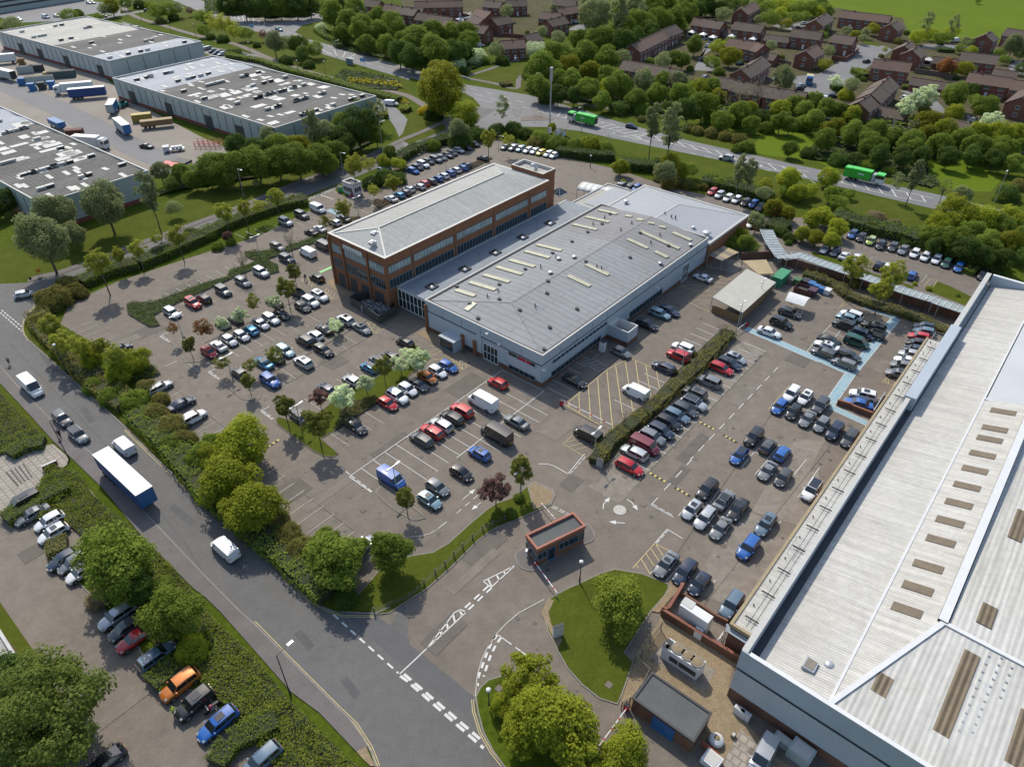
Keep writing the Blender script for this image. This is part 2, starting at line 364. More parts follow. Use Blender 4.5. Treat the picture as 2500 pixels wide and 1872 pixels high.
# gatehouse verge
bed('gate_verge', '13:1640,1480 1840,1240 1890,1180 23:0,1040 250,1000 420,900 640,700 830,540 940,470 1140,400 1260,290 1350,235 1560,330 1575,390 1530,490 1400,550 900,760 740,880 450,1170 190,1400 0,1520 14:1990,10 1830,20', G_LAWN, smooth=False)
bed('gate_gravel', '23:1270,290 1350,245 1550,335 1565,390 1520,480 1340,545', M_GRAV, smooth=False, h=.145)
bed('gate_island', '23:1140,1060 1160,990 1230,950 1400,870 1700,760 1900,690 1980,760 2000,830 1960,890 1750,960 1500,1100 1380,1190 1290,1205 1190,1160', M_FOOT)
bed('entrance_lawn', '23:1430,1640 1500,1500 1700,1390 1840,1330 2050,1230 33:0,1180 300,1230 580,1340 590,1390 540,1480 400,1640 34:110,440 210,530 80,900 30,990 24:2050,930 1860,780 1700,600 1600,420 1490,200', G_LAWN, smooth=False)
sheet('gravel_edge', '24:1420,10 1470,-100 1510,-150 1560,-130 1500,0 1530,130 1600,200 1650,300 1600,380 1500,160', M_GRAV, .15)
bed('tree_wedge', '24:710,905 760,800 850,720 980,680 1150,720 1400,950 1650,1250 1850,1655 1800,1900 1300,1900 1010,1655 900,1500 790,1290 730,1060', G_GRASS, smooth=False)
# gravel compound
sheet('gravel_compound', '34:500,0 1100,330 1340,540 1260,640 1230,870 1300,1050 1700,1500 2300,2000 1000,1900 1170,1600 1100,1500 1050,1300 860,1500 800,1520 190,1060 60,980 80,900 220,440 480,110', M_GRAV, .034)
sheet('gravel_corner', '33:400,1640 560,1450 600,1330 720,1370 480,1655', M_GRAV, .15)
sheet('compound_paving', '34:1360,1255 1160,1655 1400,1900 1900,1900 1560,1420', M_SLAB, .045)
sheet('generator_slab', '34:520,330 540,290 1090,620 980,850 370,490', M_CONC, .046)
sheet('stair_slab', '34:1250,230 1420,330 1330,500 1140,400', M_YARD, .05)
# concrete bays
for t in ('33:1640,280 1990,400 2212,-100 42:120,1380 0,1450 32:1960,1430', '33:1480,560 2212,780 33:2212,100 1640,280', '33:1120,900 1000,1100 900,1200 700,1360 1400,1655 2000,900 1480,560'):
    sheet('concrete_bay', t, M_CONC, .036+.005*['33:1640', '33:1480', '33:1120'].index(t.split(',')[0]))
sheet('concrete_bay', '33:290,215 32:1640,490 1410,360 1240,470 1040,640 870,740 720,880 22:2212,1600 2100,1655', M_CONC, .036)
sheet('concrete_bay', '22:-1,-1', M_CONC, .038, P=W('33:-180,250 0,60 190,330 60,470 -120,400'))
sheet('brown_paving', '33:-120,240 100,20 290,215 180,335 40,470 -300,280', M_CONC, .037)
sheet('office_apron', '11:1300,1400 1420,1340 1440,1430 1560,1500 1720,1600 1500,1540', M_GRAV, .05)
sheet('warehouse_apron', '22:70,300 180,240 360,310 560,500 640,620 350,440', M_GRAV, .052)
sheet('pathway', '31:1000,1240 1300,1300 1400,1220 1280,1150 1000,1120', M_SLAB, .03)
sheet('estate_gardens', '20:-100,0 0,300 550,330 700,280 900,450 1300,480 1500,300 1900,300 30:0,-60 20:1000,-200', mat('garden_ground', (.062, .066, .024), .95, spec=.05, noise=[(.12, .25), (.5, .3), (3., .2)], col2=(.10, .082, .058)), .0215)
sheet('estate_gardens', '30:100,500 450,250 850,180 1300,20 2212,200 40:0,60 250,100 900,200 1000,440 2212,480 2600,700 2600,1500 40:2000,1400 1000,1250 0,1150 30:1000,900 100,720', MATS['garden_ground'], .0218)
# residential streets
for t in ('30:2212,800 1950,830 1750,800 1700,860 1950,900 2080,1010 2212,1100 40:330,900 520,730 790,540 700,500 520,490 400,490 410,520 300,620 0,800', '30:900,640 1080,520 1010,500 960,540 940,640 880,700 860,760 1100,780 1150,800 1060,690', '40:860,980 1000,980 1240,1060 1350,1180 1400,1240 1200,1200 1180,1100', '40:1130,480 1600,490 1620,540 1100,530', '30:1700,280 2150,220 2212,240 1900,330', '20:500,200 660,130 700,200 620,260 560,250', '20:1700,330 1830,260 1900,270 1890,330', '40:1600,1230 1780,1440 1720,1460 1600,1330', '40:2040,720 2180,640 2212,800 2080,790'):
    sheet('residential_street', t, M_ROAD2, .03)
sheet('small_green', '40:500,430 640,480 650,510 480,470', G_LAWN, .05)
sheet('estate_green', '30:1480,1640 1560,1480 1620,1400 1900,1420 2212,1500 40:300,1640 41:200,200 31:2212,100 1630,20', G_FIELD, .018)
sheet('right_green', '41:1180,100 1500,60 2000,250 1850,420 1400,400 1150,250', G_FIELD, .0175)
sheet('back_lawn', '41:-100,1060 300,1180 420,1250 1030,1440 1000,1480 900,1420 400,1330 0,1200', G_LAWN, .04)
sheet('corner_lawn', '41:1280,1385 1420,1440 1660,1560 1600,1655 1150,1480', G_LAWN, .04)
# islands in the car park
bed('shrub_island', 'd:274.2,659.8 277.1,680.0 306.0,697.4 323.3,707.7 346.4,704.3 332.0,682.9 369.5,662.7 398.4,648.3 438.8,631.0 496.5,605.0 508.1,599.2 542.7,584.8 560.0,590.5 577.3,596.3 603.3,587.7 600.4,573.2 577.3,561.7 612.0,550.1 640.8,538.6 704.3,518.4 707.2,503.9 663.9,518.4 623.5,532.8 583.1,541.5 554.2,544.4 528.3,544.4 531.1,555.9 554.2,564.6 536.9,573.2 496.5,584.8 490.7,599.2 438.8,613.6 404.1,628.1 369.5,639.6 329.1,654.1 288.7,654.1', G_SOIL, smooth=False)
bed('shrub_bed', '11:1370,800 1540,700 1690,690 1500,760 1380,820', G_SOIL, smooth=False)
bed('tree_island', '12:180,820 200,750 260,735 370,800 450,840 560,780 610,800 600,990 500,1020 400,1000 300,920', M_PAVE)
bed('median_strip', '12:560,775 1180,450 1740,140 1760,155 1190,480 570,800', M_PAVE, smooth=False)
bed('median_strip', '02:1840,380 1930,350 12:0,360 400,180 730,0 11:1000,1560 1010,1590 12:400,215 0,400 02:2212,450 12:20,600 02:2010,610', M_PAVE, smooth=False)
bed('planted_island', '12:765,1225 800,1190 960,1240 1060,1290 1400,1010 1900,740 2212,560 22:20,400 150,470 230,560 0,750 12:2100,920 1850,1060 1500,1290 1260,1430 1450,1590 1400,1630 1280,1625 1160,1560 780,1280', G_LAWN, smooth=False, kerb=M_KERBD)
bed('corner_island', '13:1850,370 1870,310 1920,280 2000,300 23:150,600 140,640 60,660 13:2212,640 2010,520', M_PAVE)
bed('kiosk_island', '11:1405,400 1440,350 1490,335 1560,460 1530,480 1430,430', G_LAWN)
bed('kiosk_bed', '11:1700,390 1830,330 2180,150 2212,180 1900,350 1720,420', G_SOIL, smooth=False)
bed('staff_bed', '11:1810,540 1850,500 1950,520 2212,440 21:300,300 640,130 800,60 900,60 650,190 0,440 11:1880,610', G_SOIL, smooth=False)
bed('left_bed', '12:640,1640 600,1580 230,1410 0,1400 0,1655', G_SOIL, smooth=False)
bed('bush_corner', '02:1640,640 1740,730 1500,860 1400,700', G_SOIL, smooth=False)
bed('hedge_bed', '32:1150,240 1300,350 800,860 22:2212,1650 23:2050,110 1950,10 22:1900,1640 32:300,1100 600,760', G_SOIL, smooth=False, h=.14)
bed('left_shrub_bank', 'd:15,1095 100,1040 160,1020 250,1120 400,1310 560,1480 700,1620 790,1700 700,1800 590,1656 500,1560 440,1500 330,1470 300,1400 200,1290 110,1200 90,1180 200,1180 150,1100 110,1070 30,1125', G_GRASS, smooth=False, h=.13)
sheet('left_grass', 'd:-300,1310 0,1300 90,1430 140,1520 140,1656 0,1900 -300,1900', G_LAWN, .05)
sheet('left_grass_bank', 'd:-300,760 0,835 115,955 105,975 0,1000 -300,1100', G_LAWN, .12)

# ---------- painted markings
WM, YM, FM = MB(), MB(), MB()
def seg(mb, p, q, w_, m, z=ZM):
    p = Vector((p.x, p.y, z)); q = Vector((q.x, q.y, z)); d = (q-p)
    if d.length < .01: return
    n = Vector((-d.y, d.x, 0)).normalized()*w_/2
    mb.face([p-n, q-n, q+n, p+n], m)
def pline(mb, txt, w_, m, z=ZM, dash=None):
    P = W(txt); pstep(mb, P, w_, m, z, dash)
def pstep(mb, P, w_, m, z=ZM, dash=None):
    if not dash:
        for a, b in zip(P, P[1:]): seg(mb, a, b, w_, m, z)
        return
    on, off = dash; t = 0; state = 0.
    for a, b in zip(P, P[1:]):
        L = (b-a).length; d = (b-a)/L; s0 = 0
        while s0 < L:
            ph = (state) % (on+off)
            step = (on-ph) if ph < on else (on+off-ph)
            step = max(step, .01); e = min(L, s0+step)
            if ph < on: seg(mb, a+d*s0, a+d*e, w_, m, z)
            state += e-s0; s0 = e
def bays(p0, p1, sp, vec, ln, m=M_WHITE, mb=None, w_=.1, skip=()):
    a, b = W1(p0), W1(p1); L = (b-a).length; n = max(1, round(L/sp)); mb = mb or WM
    for i in range(n+1):
        if i in skip: continue
        p = a+(b-a)*(i/n); seg(mb, p, p+vec*ln, w_, m)
bays('33:290,215', '32:1640,490', 2.44, -BV, 4.7, w_=.11)
bays('32:945,180', '32:0,1010', 2.44, BV, 4.6, w_=.12)
bays('22:1725,998', '32:0,0', 2.45, -BV, 4.9, w_=.1)
L0a, L0b = W1('13:1560,185'), W1('22:1000,690'); pstep(WM, [L0a, L0b], .12, M_WHITE)
dA = (L0b-L0a); n = round(dA.length/2.45)
for i in range(n+1):
    p = L0a+dA*(i/n)
    if i > 0: seg(WM, p, p+BV*(9.6 if i > 2 else 4.8), .1, M_WHITE)
    if 6 < i < n-1: seg(WM, p+BV*9.9, p+BV*14.4, .1, M_WHITE)
seg(WM, L0a+dA*.38+BV*9.75, L0b+BV*9.75-dA*.0, .22, M_FADE)
bays('13:770,95', '13:1620,775', 2.44, -AV, 4.6, M_FADE)
bays('02:1000,160', '02:1360,440', 2.44, -AV, 4.6, M_FADE)
bays('02:1860,868', '12:215,1310', 2.44, -AV, 4.6, M_FADE)
bays('12:740,918', '12:1750,350', 2.44, -BV, 4.6, M_FADE)
bays('12:1560,1510', '22:472,758', 2.44, -BV, 4.7, M_FADE)
bays('12:1075,1000', '12:1850,530', 2.44, BV, 4.6, M_FADE)
bays('12:120,545', '12:1000,60', 2.44, -BV, 4.6, M_FADE)
bays('02:1990,105', '11:540,1420', 2.44, -BV, 4.6, M_FADE)
bays('01:1790,1510', '11:700,1020', 2.44, BV, 4.6, M_FADE)
bays('11:330,870', '11:1150,690', 2.44, BV, 4.6, M_FADE)
bays('12:-40,720', '12:1240,170', 2.44, BV, -4.6, M_FADE)
bays('41:160,950', '41:1560,1300', 2.44, AV, 4.6, M_FADE)
bays('41:60,1050', '41:1100,1400', 2.44, AV, 4.6, M_FADE)
bays('31:1010,470', '31:1640,650', 2.44, AV, 4.6, M_FADE)
# right lot lines
for t in ('32:1440,1655 1560,1520', '32:1645,1655 1790,1495', '32:1460,1550 1660,1645', '33:690,610 760,520', '33:850,700 900,630', '33:1520,160 1660,0', '33:1370,85 1480,-40', '33:1940,165 2070,0', '33:1985,410 2212,90', '33:1030,480 1130,330', '33:1190,590 1320,420', '33:940,440 1380,700', '33:560,1310 720,1130', '33:1070,1330 1090,1300', '33:1770,700 1800,660', '33:380,1240 440,1180', '33:1320,990 1350,940', '42:40,290 140,185', '42:120,205 330,300', '42:60,260 280,340', '42:175,330 240,250', '42:250,410 500,490', '42:110,600 200,490', '42:380,160 450,190', '42:2120,460 2160,400', '32:2070,500 2180,360', '32:1810,1205 1880,1120', '32:1870,1030 2100,1130', '42:590,975 680,1000', '32:600,750 610,740'):
    pline(WM, t, .11, M_WHITE)
pline(WM, '33:835,0 840,-5 515,355', .14, M_WHITE, dash=(1.9, 1.6)); pline(WM, '32:1765,660 820,1655', .14, M_WHITE, dash=(1.9, 1.6))
pline(WM, '33:470,412 395,490', .12, M_WHITE); pline(WM, '33:395,490 640,625', .12, M_WHITE); pline(WM, '33:410,480 640,610', .12, M_WHITE, dash=(.9, .3))
pline(WM, '33:435,905 570,752 735,852', .13, M_WHITE); pline(WM, '33:455,905 585,760', .12, M_WHITE, dash=(.9, .3))
pline(WM, '23:1390,47 1500,50 1570,75 1710,155 1890,-60', .13, M_WHITE); pline(WM, '23:1735,155 1900,-30', .12, M_WHITE, dash=(.9, .3))
pline(WM, '23:1550,500 1800,630', .13, M_WHITE, dash=(.9, .3)); pline(WM, '23:1535,515 1780,640', .13, M_WHITE, dash=(.9, .3))
pline(WM, '23:400,672 310,745', .12, M_WHITE); pline(WM, '23:510,580 750,375', .12, M_WHITE, dash=(1., .8)); pline(FM, '23:300,755 220,800 100,830 0,835', .12, M_FADE)
# give-way, entrance triangle
def quadm(txt, m=M_WHITE, mb=None, z=ZM):
    (mb or WM).face([(p.x, p.y, z) for p in W(txt)], m)
pline(WM, '23:1145,1140 795,1315 880,1380 1145,1140', .15, M_WHITE); pline(WM, '23:850,1295 885,1370', .22, M_WHITE); pline(WM, '23:940,1245 970,1305', .22, M_WHITE); pline(WM, '23:1015,1205 1035,1240', .22, M_WHITE); pline(WM, '23:1100,1160 1110,1170', .22, M_WHITE)
pline(WM, '23:850,1365 540,1655', .26, M_WHITE, dash=(1.0, .7)); pline(WM, '23:885,1385 600,1655', .26, M_WHITE, dash=(1.0, .7))
pline(WM, '24:605,0 170,400 0,560 14:2105,660', .15, M_WHITE); pline(WM, '24:185,385 400,110 480,0 23:490,1650 550,1620 600,1640', .15, M_WHITE)
for t in ('24:555,0 570,30', '24:470,20 490,100', '24:400,105 415,170', '24:330,180 345,240', '24:265,265 275,305'): pline(WM, t, .25, M_WHITE)
pline(WM, '14:1390,20 2090,650', .24, M_WHITE, dash=(1.0, .7))
pline(WM, '24:-60,660 760,1360', .34, M_WHITE, dash=(1.2, .6)); pline(WM, '24:-100,680 -20,740 800,1460', .34, M_WHITE, dash=(1.2, .6))
pline(WM, '24:950,235 880,330 830,450 790,560 740,700 735,790', .3, M_WHITE, dash=(.8, .55)); pline(WM, '24:990,265 930,350 880,450 840,560 800,690', .3, M_WHITE, dash=(.8, .55))
pline(WM, '24:950,235 1280,470', .14, M_WHITE, dash=(2.2, .6)); pline(FM, '24:940,225 1050,110 1180,0 23:1450,1510', .14, M_FADE); pline(FM, '24:930,250 850,360 780,500 730,680 710,900', .12, M_FADE)
pline(WM, '02:20,45 235,220', .22, M_WHITE, dash=(.8, .5)); pline(WM, '02:5,70 235,270', .22, M_WHITE, dash=(.8, .5)); 
pline(WM, '11:1090,500 1440,370', .24, M_WHITE, dash=(.8, .5)); pline(WM, '11:1120,505 1400,395', .24, M_WHITE, dash=(.8, .5)); pline(WM, '11:1230,450 1390,500', .24, M_WHITE)
pline(WM, '11:1700,530 1740,505 1800,490', .14, M_WHITE, dash=(1, .6)); pline(WM, '11:1700,535 1780,560 1820,570', .14, M_WHITE, dash=(1., .6)); pline(FM, '11:1680,615 1770,655', .14, M_FADE)
for t in ('02:1725,325 1830,280', '02:1725,325 1830,390', '12:35,710 120,675', '12:35,710 150,790', '12:605,1133 700,1080', '12:605,1133 730,1225'): pline(WM, t, .14, M_WHITE)
for t in ('02:1750,320 1840,380', '12:60,705 165,785', '12:630,1130 745,1215', '13:1465,85 1810,350'): pline(WM, t, .14, M_WHITE, dash=(1., .35))
pline(WM, '13:1560,185 1800,355', .14, M_WHITE)
pline(WM, '02:1790,650 1910,592', .2, M_FADE)
# central give-way roundel and arrows
c = W1('33:58,545'); WM.face([(c.x+.95*math.cos(i*math.pi/10), c.y+.95*math.sin(i*math.pi/10), ZM) for i in range(20)], M_FADE)
def arrow(txt, w_=.15):
    P = W(txt); pstep(WM, P, w_, M_WHITE); d = (P[-1]-P[-2]).normalized(); n_ = Vector((-d.y, d.x, 0)); e = P[-1]
    WM.face([(q.x, q.y, ZM) for q in (e-n_*.5, e+d*1.2, e+n_*.5)][::-1] if False else [(q.x, q.y, ZM) for q in (e+n_*.38, e-n_*.38, e+d*1.)], M_WHITE)
arrow('33:135,430 185,460 215,500'); arrow('33:115,688 60,685 15,680'); arrow('23:2090,535 2095,480 2125,450'); arrow('23:575,430 660,360', .12); arrow('23:770,465 720,505', .12)
# dual carriageway markings
def hatch(ta, tb, n, w_=.3):
    A_, B_ = W(ta), W(tb)
    pstep(WM, A_, .2, M_WHITE); pstep(WM, B_, .2, M_WHITE)
    def at(P, t):
        Ls = [(b-a).length for a, b in zip(P, P[1:])]; T = t*sum(Ls)
        for (a, b), L in zip(zip(P, P[1:]), Ls):
            if T <= L: return a+(b-a)*(T/L)
            T -= L
        return P[-1]
    for i in range(n):
        seg(WM, at(A_, (i+.2)/n), at(B_, min(1, (i+1.)/n)), w_, M_WHITE)
hatch('20:1400,1195 1700,1230 2212,1350 30:0,1362 400,1460 31:0,-180', '20:1380,1205 1690,1285 2212,1410 30:400,1540', 16)
hatch('30:400,1460 800,1565 1170,1640 31:1600,100 2100,205', '30:380,1500 840,1610 1150,1680 31:1640,165 2080,262', 12)
hatch('41:0,215 500,330 830,400 1230,490', '41:0,260 480,390 850,480 1150,530', 8)
hatch('10:100,90 420,180 700,240', '10:100,130 420,230 640,290', 11)
hatch('10:1230,530 1480,550 1720,600', '10:1310,580 1450,610 1560,630', 4)
pline(WM, '10:0,60 250,150 560,215 760,290 900,350 1200,470 1420,530', .2, M_WHITE, dash=(4, 3)); pline(WM, '10:0,110 400,260 900,370', .2, M_WHITE, dash=(4, 4))
pline(WM, '10:1640,650 2212,820 20:0,835 60,850', .2, M_WHITE, dash=(4, 4)); pline(WM, '10:1590,600 2212,775 20:0,785 400,900', .2, M_WHITE, dash=(4, 4)); pline(WM, '20:650,960 1000,1040 1500,1200', .2, M_WHITE, dash=(4, 4)); pline(WM, '20:700,1020 1300,1180', .2, M_WHITE, dash=(4, 4))
pline(WM, '20:700,1065 900,1110', .3, M_WHITE, dash=(.8, .7)); pline(WM, '20:2030,1410 2212,1455 30:0,1460 400,1560', .2, M_WHITE, dash=(2.2, 2.5)); pline(WM, '31:820,0 1250,100 2100,290 41:0,350', .2, M_WHITE, dash=(2.2, 2.5))
pline(WM, '41:300,270 900,420', .12, M_WHITE)
# yellow lines
def double(txt, off=.25):
    P = W(txt)
    for s_ in (-.11, .11): pstep(YM, offset_line(P, s_), .09, M_YEL)
double('02:400,-20 320,60 262,150 245,240 262,310 310,372'); double('02:1350,1335 03:1680,0 2212,495 13:320,760'); double('13:1005,1400 1130,1530 14:1380,0 1500,35 1830,40'); double('14:535,95 900,470 1450,1020 1640,1200 1800,1450 1880,1655'); double('24:680,935 690,1060 760,1290 880,1500 1000,1650'); double('11:1410,425 1415,390 1480,345')
# yellow hatching by the service yard
hp, hq = W1('22:1680,1065'), W1('32:620,770'); 
pstep(YM, W('22:1680,1065 2190,1365 22:2212,1380 32:620,775'), .14, M_YEL); pstep(YM, W('22:1700,1050 2125,690 32:170,560 420,670'), .14, M_YEL)
for t in ('22:1720,1030 1722,1085', '22:1828,945 1835,1150', '22:1930,860 1953,1210', '22:2030,775 2070,1270', '22:2130,695 2195,1340', '32:10,620 95,1225', '32:115,575 200,1140', '32:225,580 265,850 ', '32:265,850 270,1000', '32:340,640 390,970', '32:455,700 485,885', '32:575,755 590,790'): pline(YM, t, .14, M_YEL)
pline(YM, '32:220,440 270,462 180,530', .12, M_YEL); pline(YM, '31:800,1615 1150,1330 1260,1370', .13, M_YEL); pline(YM, '31:800,1615 900,1655 32:880,0 1030,60', .13, M_YEL)
for t in ('31:1080,1400 1215,1405', '31:960,1490 1110,1500', '31:905,1540 1060,1545', '31:860,1590 1050,1595', '31:1020,1440 1165,1450', '31:1140,1360 1240,1375', '31:720,1440 1020,1400', '31:780,1470 990,1430', '31:840,1500 960,1470', '31:700,1440 940,1510', '31:820,1360 1030,1410'): pline(YM, t, .1, M_YEL)
for t in ('22:1845,600 2070,720', '22:1985,565 2145,655', '22:1870,600 1990,570', '22:1900,625 2040,590', '22:1940,650 2080,620', '22:1980,670 2110,640', '22:2020,700 2140,665', '22:1985,555 2080,495'): pline(FM, t, .1, M_FADE)
pline(YM, '22:1655,1487 1755,1403 1820,1435', .1, M_YEL); pline(YM, '22:1655,1487 1900,1630', .1, M_YEL)
for t in ('22:1690,1470 1810,1440', '22:1730,1520 1870,1475', '22:1800,1550 1930,1515', '22:350,440 220,500', '22:210,560 340,580 650,640', '22:210,590 350,570'): pline(YM, t, .1, M_YEL)
for t in ('22:350,500 510,610 570,690 650,640', '22:570,690 570,620', '22:540,670 540,600', '22:510,610 510,570', '22:610,670 605,620', '22:230,510 270,530 340,480', '22:220,430 300,430', '22:430,540 440,570', '22:470,570 480,610'): pline(YM, t, .1, M_YEL)
for t in ('11:1030,1385 1090,1345 1210,1410 1150,1450', '11:1060,1365 1060,1400', '11:1100,1350 1085,1410', '11:1140,1370 1115,1430', '11:1170,1390 1150,1440', '11:1320,1460 1300,1500 1380,1580 1460,1545', '11:1345,1480 1320,1530', '11:1375,1500 1345,1550', '11:1410,1520 1375,1570', '12:1750,165 1810,265 1850,295 1970,225 2030,190', '12:1800,170 1770,215', '12:1850,190 1800,250', '12:1900,225 1850,290', '12:1820,200 1850,160'): pline(YM, t, .1, M_YEL)
pline(YM, '33:195,1175 435,905 585,985', .13, M_YEL)
for t in ('33:235,1140 255,1170', '33:290,1075 385,1235', '33:340,1015 430,1150', '33:390,955 480,1095', '33:440,905 525,1040'): pline(YM, t, .12, M_YEL)
for t in ('42:680,820 740,755 845,795', '42:680,820 790,860 840,800', '42:710,790 730,830', '42:740,770 750,845', '42:210,20 350,-50', '42:480,125 560,160', '42:750,160 820,190 700,340', '42:390,240 450,185', '42:500,120 690,95', '42:520,135 720,130', '42:560,155 740,150', '42:720,250 780,270', '42:700,290 750,310', '41:1130,1440 1200,1355 1275,1380 1225,1450', '41:230,1655 290,1590 420,1630', '32:1660,1120 1890,855'): pline(YM, t, .1, M_YEL)
bp_ = MB()
for t, w_ in (('32:1420,240 2212,580 42:20,580 330,720', 1.7), ('42:830,130 330,740 110,1055', 1.7), ('42:120,1085 525,1270', 1.4), ('42:480,5 830,125', 1.5)):
    zb_ = getattr(bp_, 'zz', .055)+.004; bp_.zz = zb_; ribbon(bp_, W(t), w_, M_BLUEP, z=zb_); P = W(t)
    for s_ in (-w_/2, w_/2): pstep(WM, offset_line(P, s_), .1, M_WHITE)
ribbon(bp_, W('11:1340,610 1480,670'), 2., M_BLUEP, z=.058); ribbon(bp_, W('11:1240,1290 1390,1225'), .9, M_GREENP, z=.058)
for nm, mb in (('white_marking', WM), ('yellow_marking', YM), ('worn_marking', FM), ('coloured_lane', bp_)): mb.build(nm, park)
# patch repairs, seams and oil marks on the paving
prn = random.Random(9); PT, ST = MB(), MB(); M_P1 = mat('patch_dark', (.112, .098, .083), .9, noise=[(.5, .15), (9., .2)]); M_P2 = mat('patch_light', (.165, .142, .118), .9, noise=[(.5, .15), (9., .2)]); M_OIL = mat('oil_stain', (.085, .074, .064), .7, noise=[(3., .25)])
for k, t in enumerate(('12:420,560 700,400', '12:1250,640 1550,560', '12:900,1300 1200,1500', '13:1200,300 1500,420', '23:700,900 900,1000', '23:1600,200 1900,300', '32:1300,900 1500,1000', '32:700,1500 1000,1550', '33:600,100 800,240', '22:1500,1250 1700,1350', '22:500,900 700,800', '02:1500,200 1700,330', '02:1300,420 1500,300', '01:1900,1500 2100,1400', '11:900,760 1100,700', '42:600,600 760,700', '32:1900,500 2100,620', '13:900,250 1000,400', '23:600,1150 800,1250', '24:300,150 450,300', '03:300,900 420,1100', '04:1200,900 1500,1100', '12:1900,1450 2100,1550')):
    P = W(t); c = (P[0]+P[1])/2; a_ = prn.uniform(1.5, 5); b_ = prn.uniform(.6, 2.2); q = [c+AV*a_*i+BV*b_*j for i, j in ((-1, -1), (1, -1), (1, 1), (-1, 1))]; PT.face([(p.x, p.y, .0465+.0006*k) for p in q], M_P1 if k % 3 else M_P2)
for t in ('32:1640,490 33:290,215', '22:1725,998 32:420,250', '13:650,60 1620,775', '12:740,918 1750,350', '42:200,1400 33:900,1655', '32:1900,860 33:380,1450', '12:215,1310 02:1860,868', '22:700,1500 22:1385,968'): pline(PT, t, .09, M_P1, z=.062)
for k in range(330):
    a0_, b0_ = prn.uniform(35, 150), prn.uniform(-115, -12); p = ab(a0_, b0_)
    n_ = 9; r0 = prn.uniform(.12, .5); ST.face([(p.x+r0*prn.uniform(.6, 1.1)*math.cos(j*6.283/n_), p.y+r0*prn.uniform(.6, 1.1)*math.sin(j*6.283/n_), .0625+.00001*k) for j in range(n_)], M_OIL)
PT.build('surface_patch', park); ST.build('oil_mark', park)
RP = MB()
for k, t in enumerate(('03:1850,500 2100,700', '13:300,1100 420,1250', '14:1000,200 1150,380', '14:1500,700 1650,900', '02:450,500 600,700', '02:900,1100 1000,1250')):
    P = W(t); RP.face([(p.x, p.y, .046) for p in (P[0]+BV*.0-AV*.5, P[1]-AV*.5, P[1]+AV*.5, P[0]+AV*.5)], mat('road_patch', (.085, .084, .084), .9, noise=[(.5, .15), (12., .2)]))
pline(RP, '02:100,400 1100,1450 03:2000,900 14:300,100 1500,1250', .12, MATS['road_patch'], z=.047); RP.build('repair_patch', bpy.data.objects['main_road'])
# drain covers
mb = MB()
for t in ('33:115,185', '33:310,490', '33:1180,930', '32:1785,1405', '23:1480,395', '23:1740,1515', '23:1830,1525', '24:2150,780', '42:440,740', '32:2030,350', '13:1710,548', '34:1490,1500', '12:2030,350', '24:965,820'):
    c = W1(t); mb.box((c.x, c.y, .07 if t[:2] != '24' else .15), (.75, .75, .03), M_PATH2, az=AZ)
mb.build('drain_cover', park)
# rubber speed cushions
M_RUB = mat('black_rubber', (.03, .03, .03), .8); M_YB = mat('yellow_block', (.45, .36, .12), .7)
for i, t in enumerate(('32:920,1250 1075,1330', '32:1175,1390 1320,1470', '33:380,145 550,240', '33:650,300 815,395', '12:640,1545 805,1440')):
    P = W(t); mb = MB(); n = 7
    for k in range(n):
        a = P[0]+(P[1]-P[0])*(k/n); b = P[0]+(P[1]-P[0])*((k+.97)/n); mb.bar(a+ZV*.05, b+ZV*.05, .42, M_YB if k % 2 == i % 2 else M_RUB, .07)
    o = mb.build('speed_hump')
    tag(o, ['black and yellow speed hump farthest from the painted roundel, beside the hedge row', 'black and yellow speed hump below the black car, nearest the roof building', 'black and yellow speed hump beside the red car and near the painted roundel', 'black and yellow speed hump touching the left of the black parked car', 'low yellow striped speed hump beside the lime trees in the left car park'][i], 'speed hump', 'speed humps')
# ================= buildings
M_BRICK = mat('red_brick', (.165, .082, .052), .9, noise=[(.5, .15), (6., .2)], brick=(.225*4, .075*4, .8, .75))
M_BRICK2 = mat('orange_brick', (.21, .088, .042), .9, noise=[(.5, .15), (6., .2)])
M_BRICKH = mat('house_brick', (.18, .073, .050), .9, noise=[(.25, .15), (5., .2)], objrand=.15)
M_CLAD = mat('grey_cladding', (.36, .41, .46), .5, noise=[(.2, .06), (3., .05)])
M_CLADV = mat('ribbed_cladding_b', (.44, .48, .52), .5, stripes=('B', .3, .6), noise=[(.3, .06)])
M_CLADA = mat('ribbed_cladding_a', (.36, .41, .46), .5, stripes=('A', .3, 1.), noise=[(.3, .06)])
M_CLADG = mat('green_grey_cladding', (.33, .37, .36), .6, noise=[(.2, .06)])
M_TRIM = mat('pale_trim', (.43, .43, .41), .6, noise=[(2., .08)])
M_DARK = mat('dark_trim', (.04, .042, .045), .7)
M_ROOFM = mat('roof_membrane', (.212, .222, .234), .75, brick=(14., 1.5, .97, .72), noise=[(.06, .1), (.5, .08), (5., .06)])
M_ROOFM2 = mat('old_roof_membrane', (.20, .20, .205), .8, brick=(14., 1.5, .96, .75), noise=[(.08, .1), (.6, .08), (5., .06)])
M_ROOFL = mat('link_roof_felt', (.20, .225, .25), .8, noise=[(.08, .12), (.6, .12), (5., .08)])
M_ROOFG = mat('smooth_grey_roof', (.29, .305, .33), .7, noise=[(.1, .06), (2., .05)], stripes=('A', .45, .15))
M_ROOFP = mat('pale_roof', (.40, .40, .37), .8, streak=('A', .3), noise=[(.15, .15), (1.5, .15)], col2=(.30, .29, .26))
M_OFR = mat('office_metal_roof', (.35, .355, .345), .6, stripes=('A', .5, .6), noise=[(.1, .08), (1., .12)], col2=(.30, .30, .28), streak=('B', .22))
M_OFR2 = mat('office_metal_roof_end', (.40, .41, .40), .55, stripes=('B', .5, 1.), noise=[(.1, .08)])
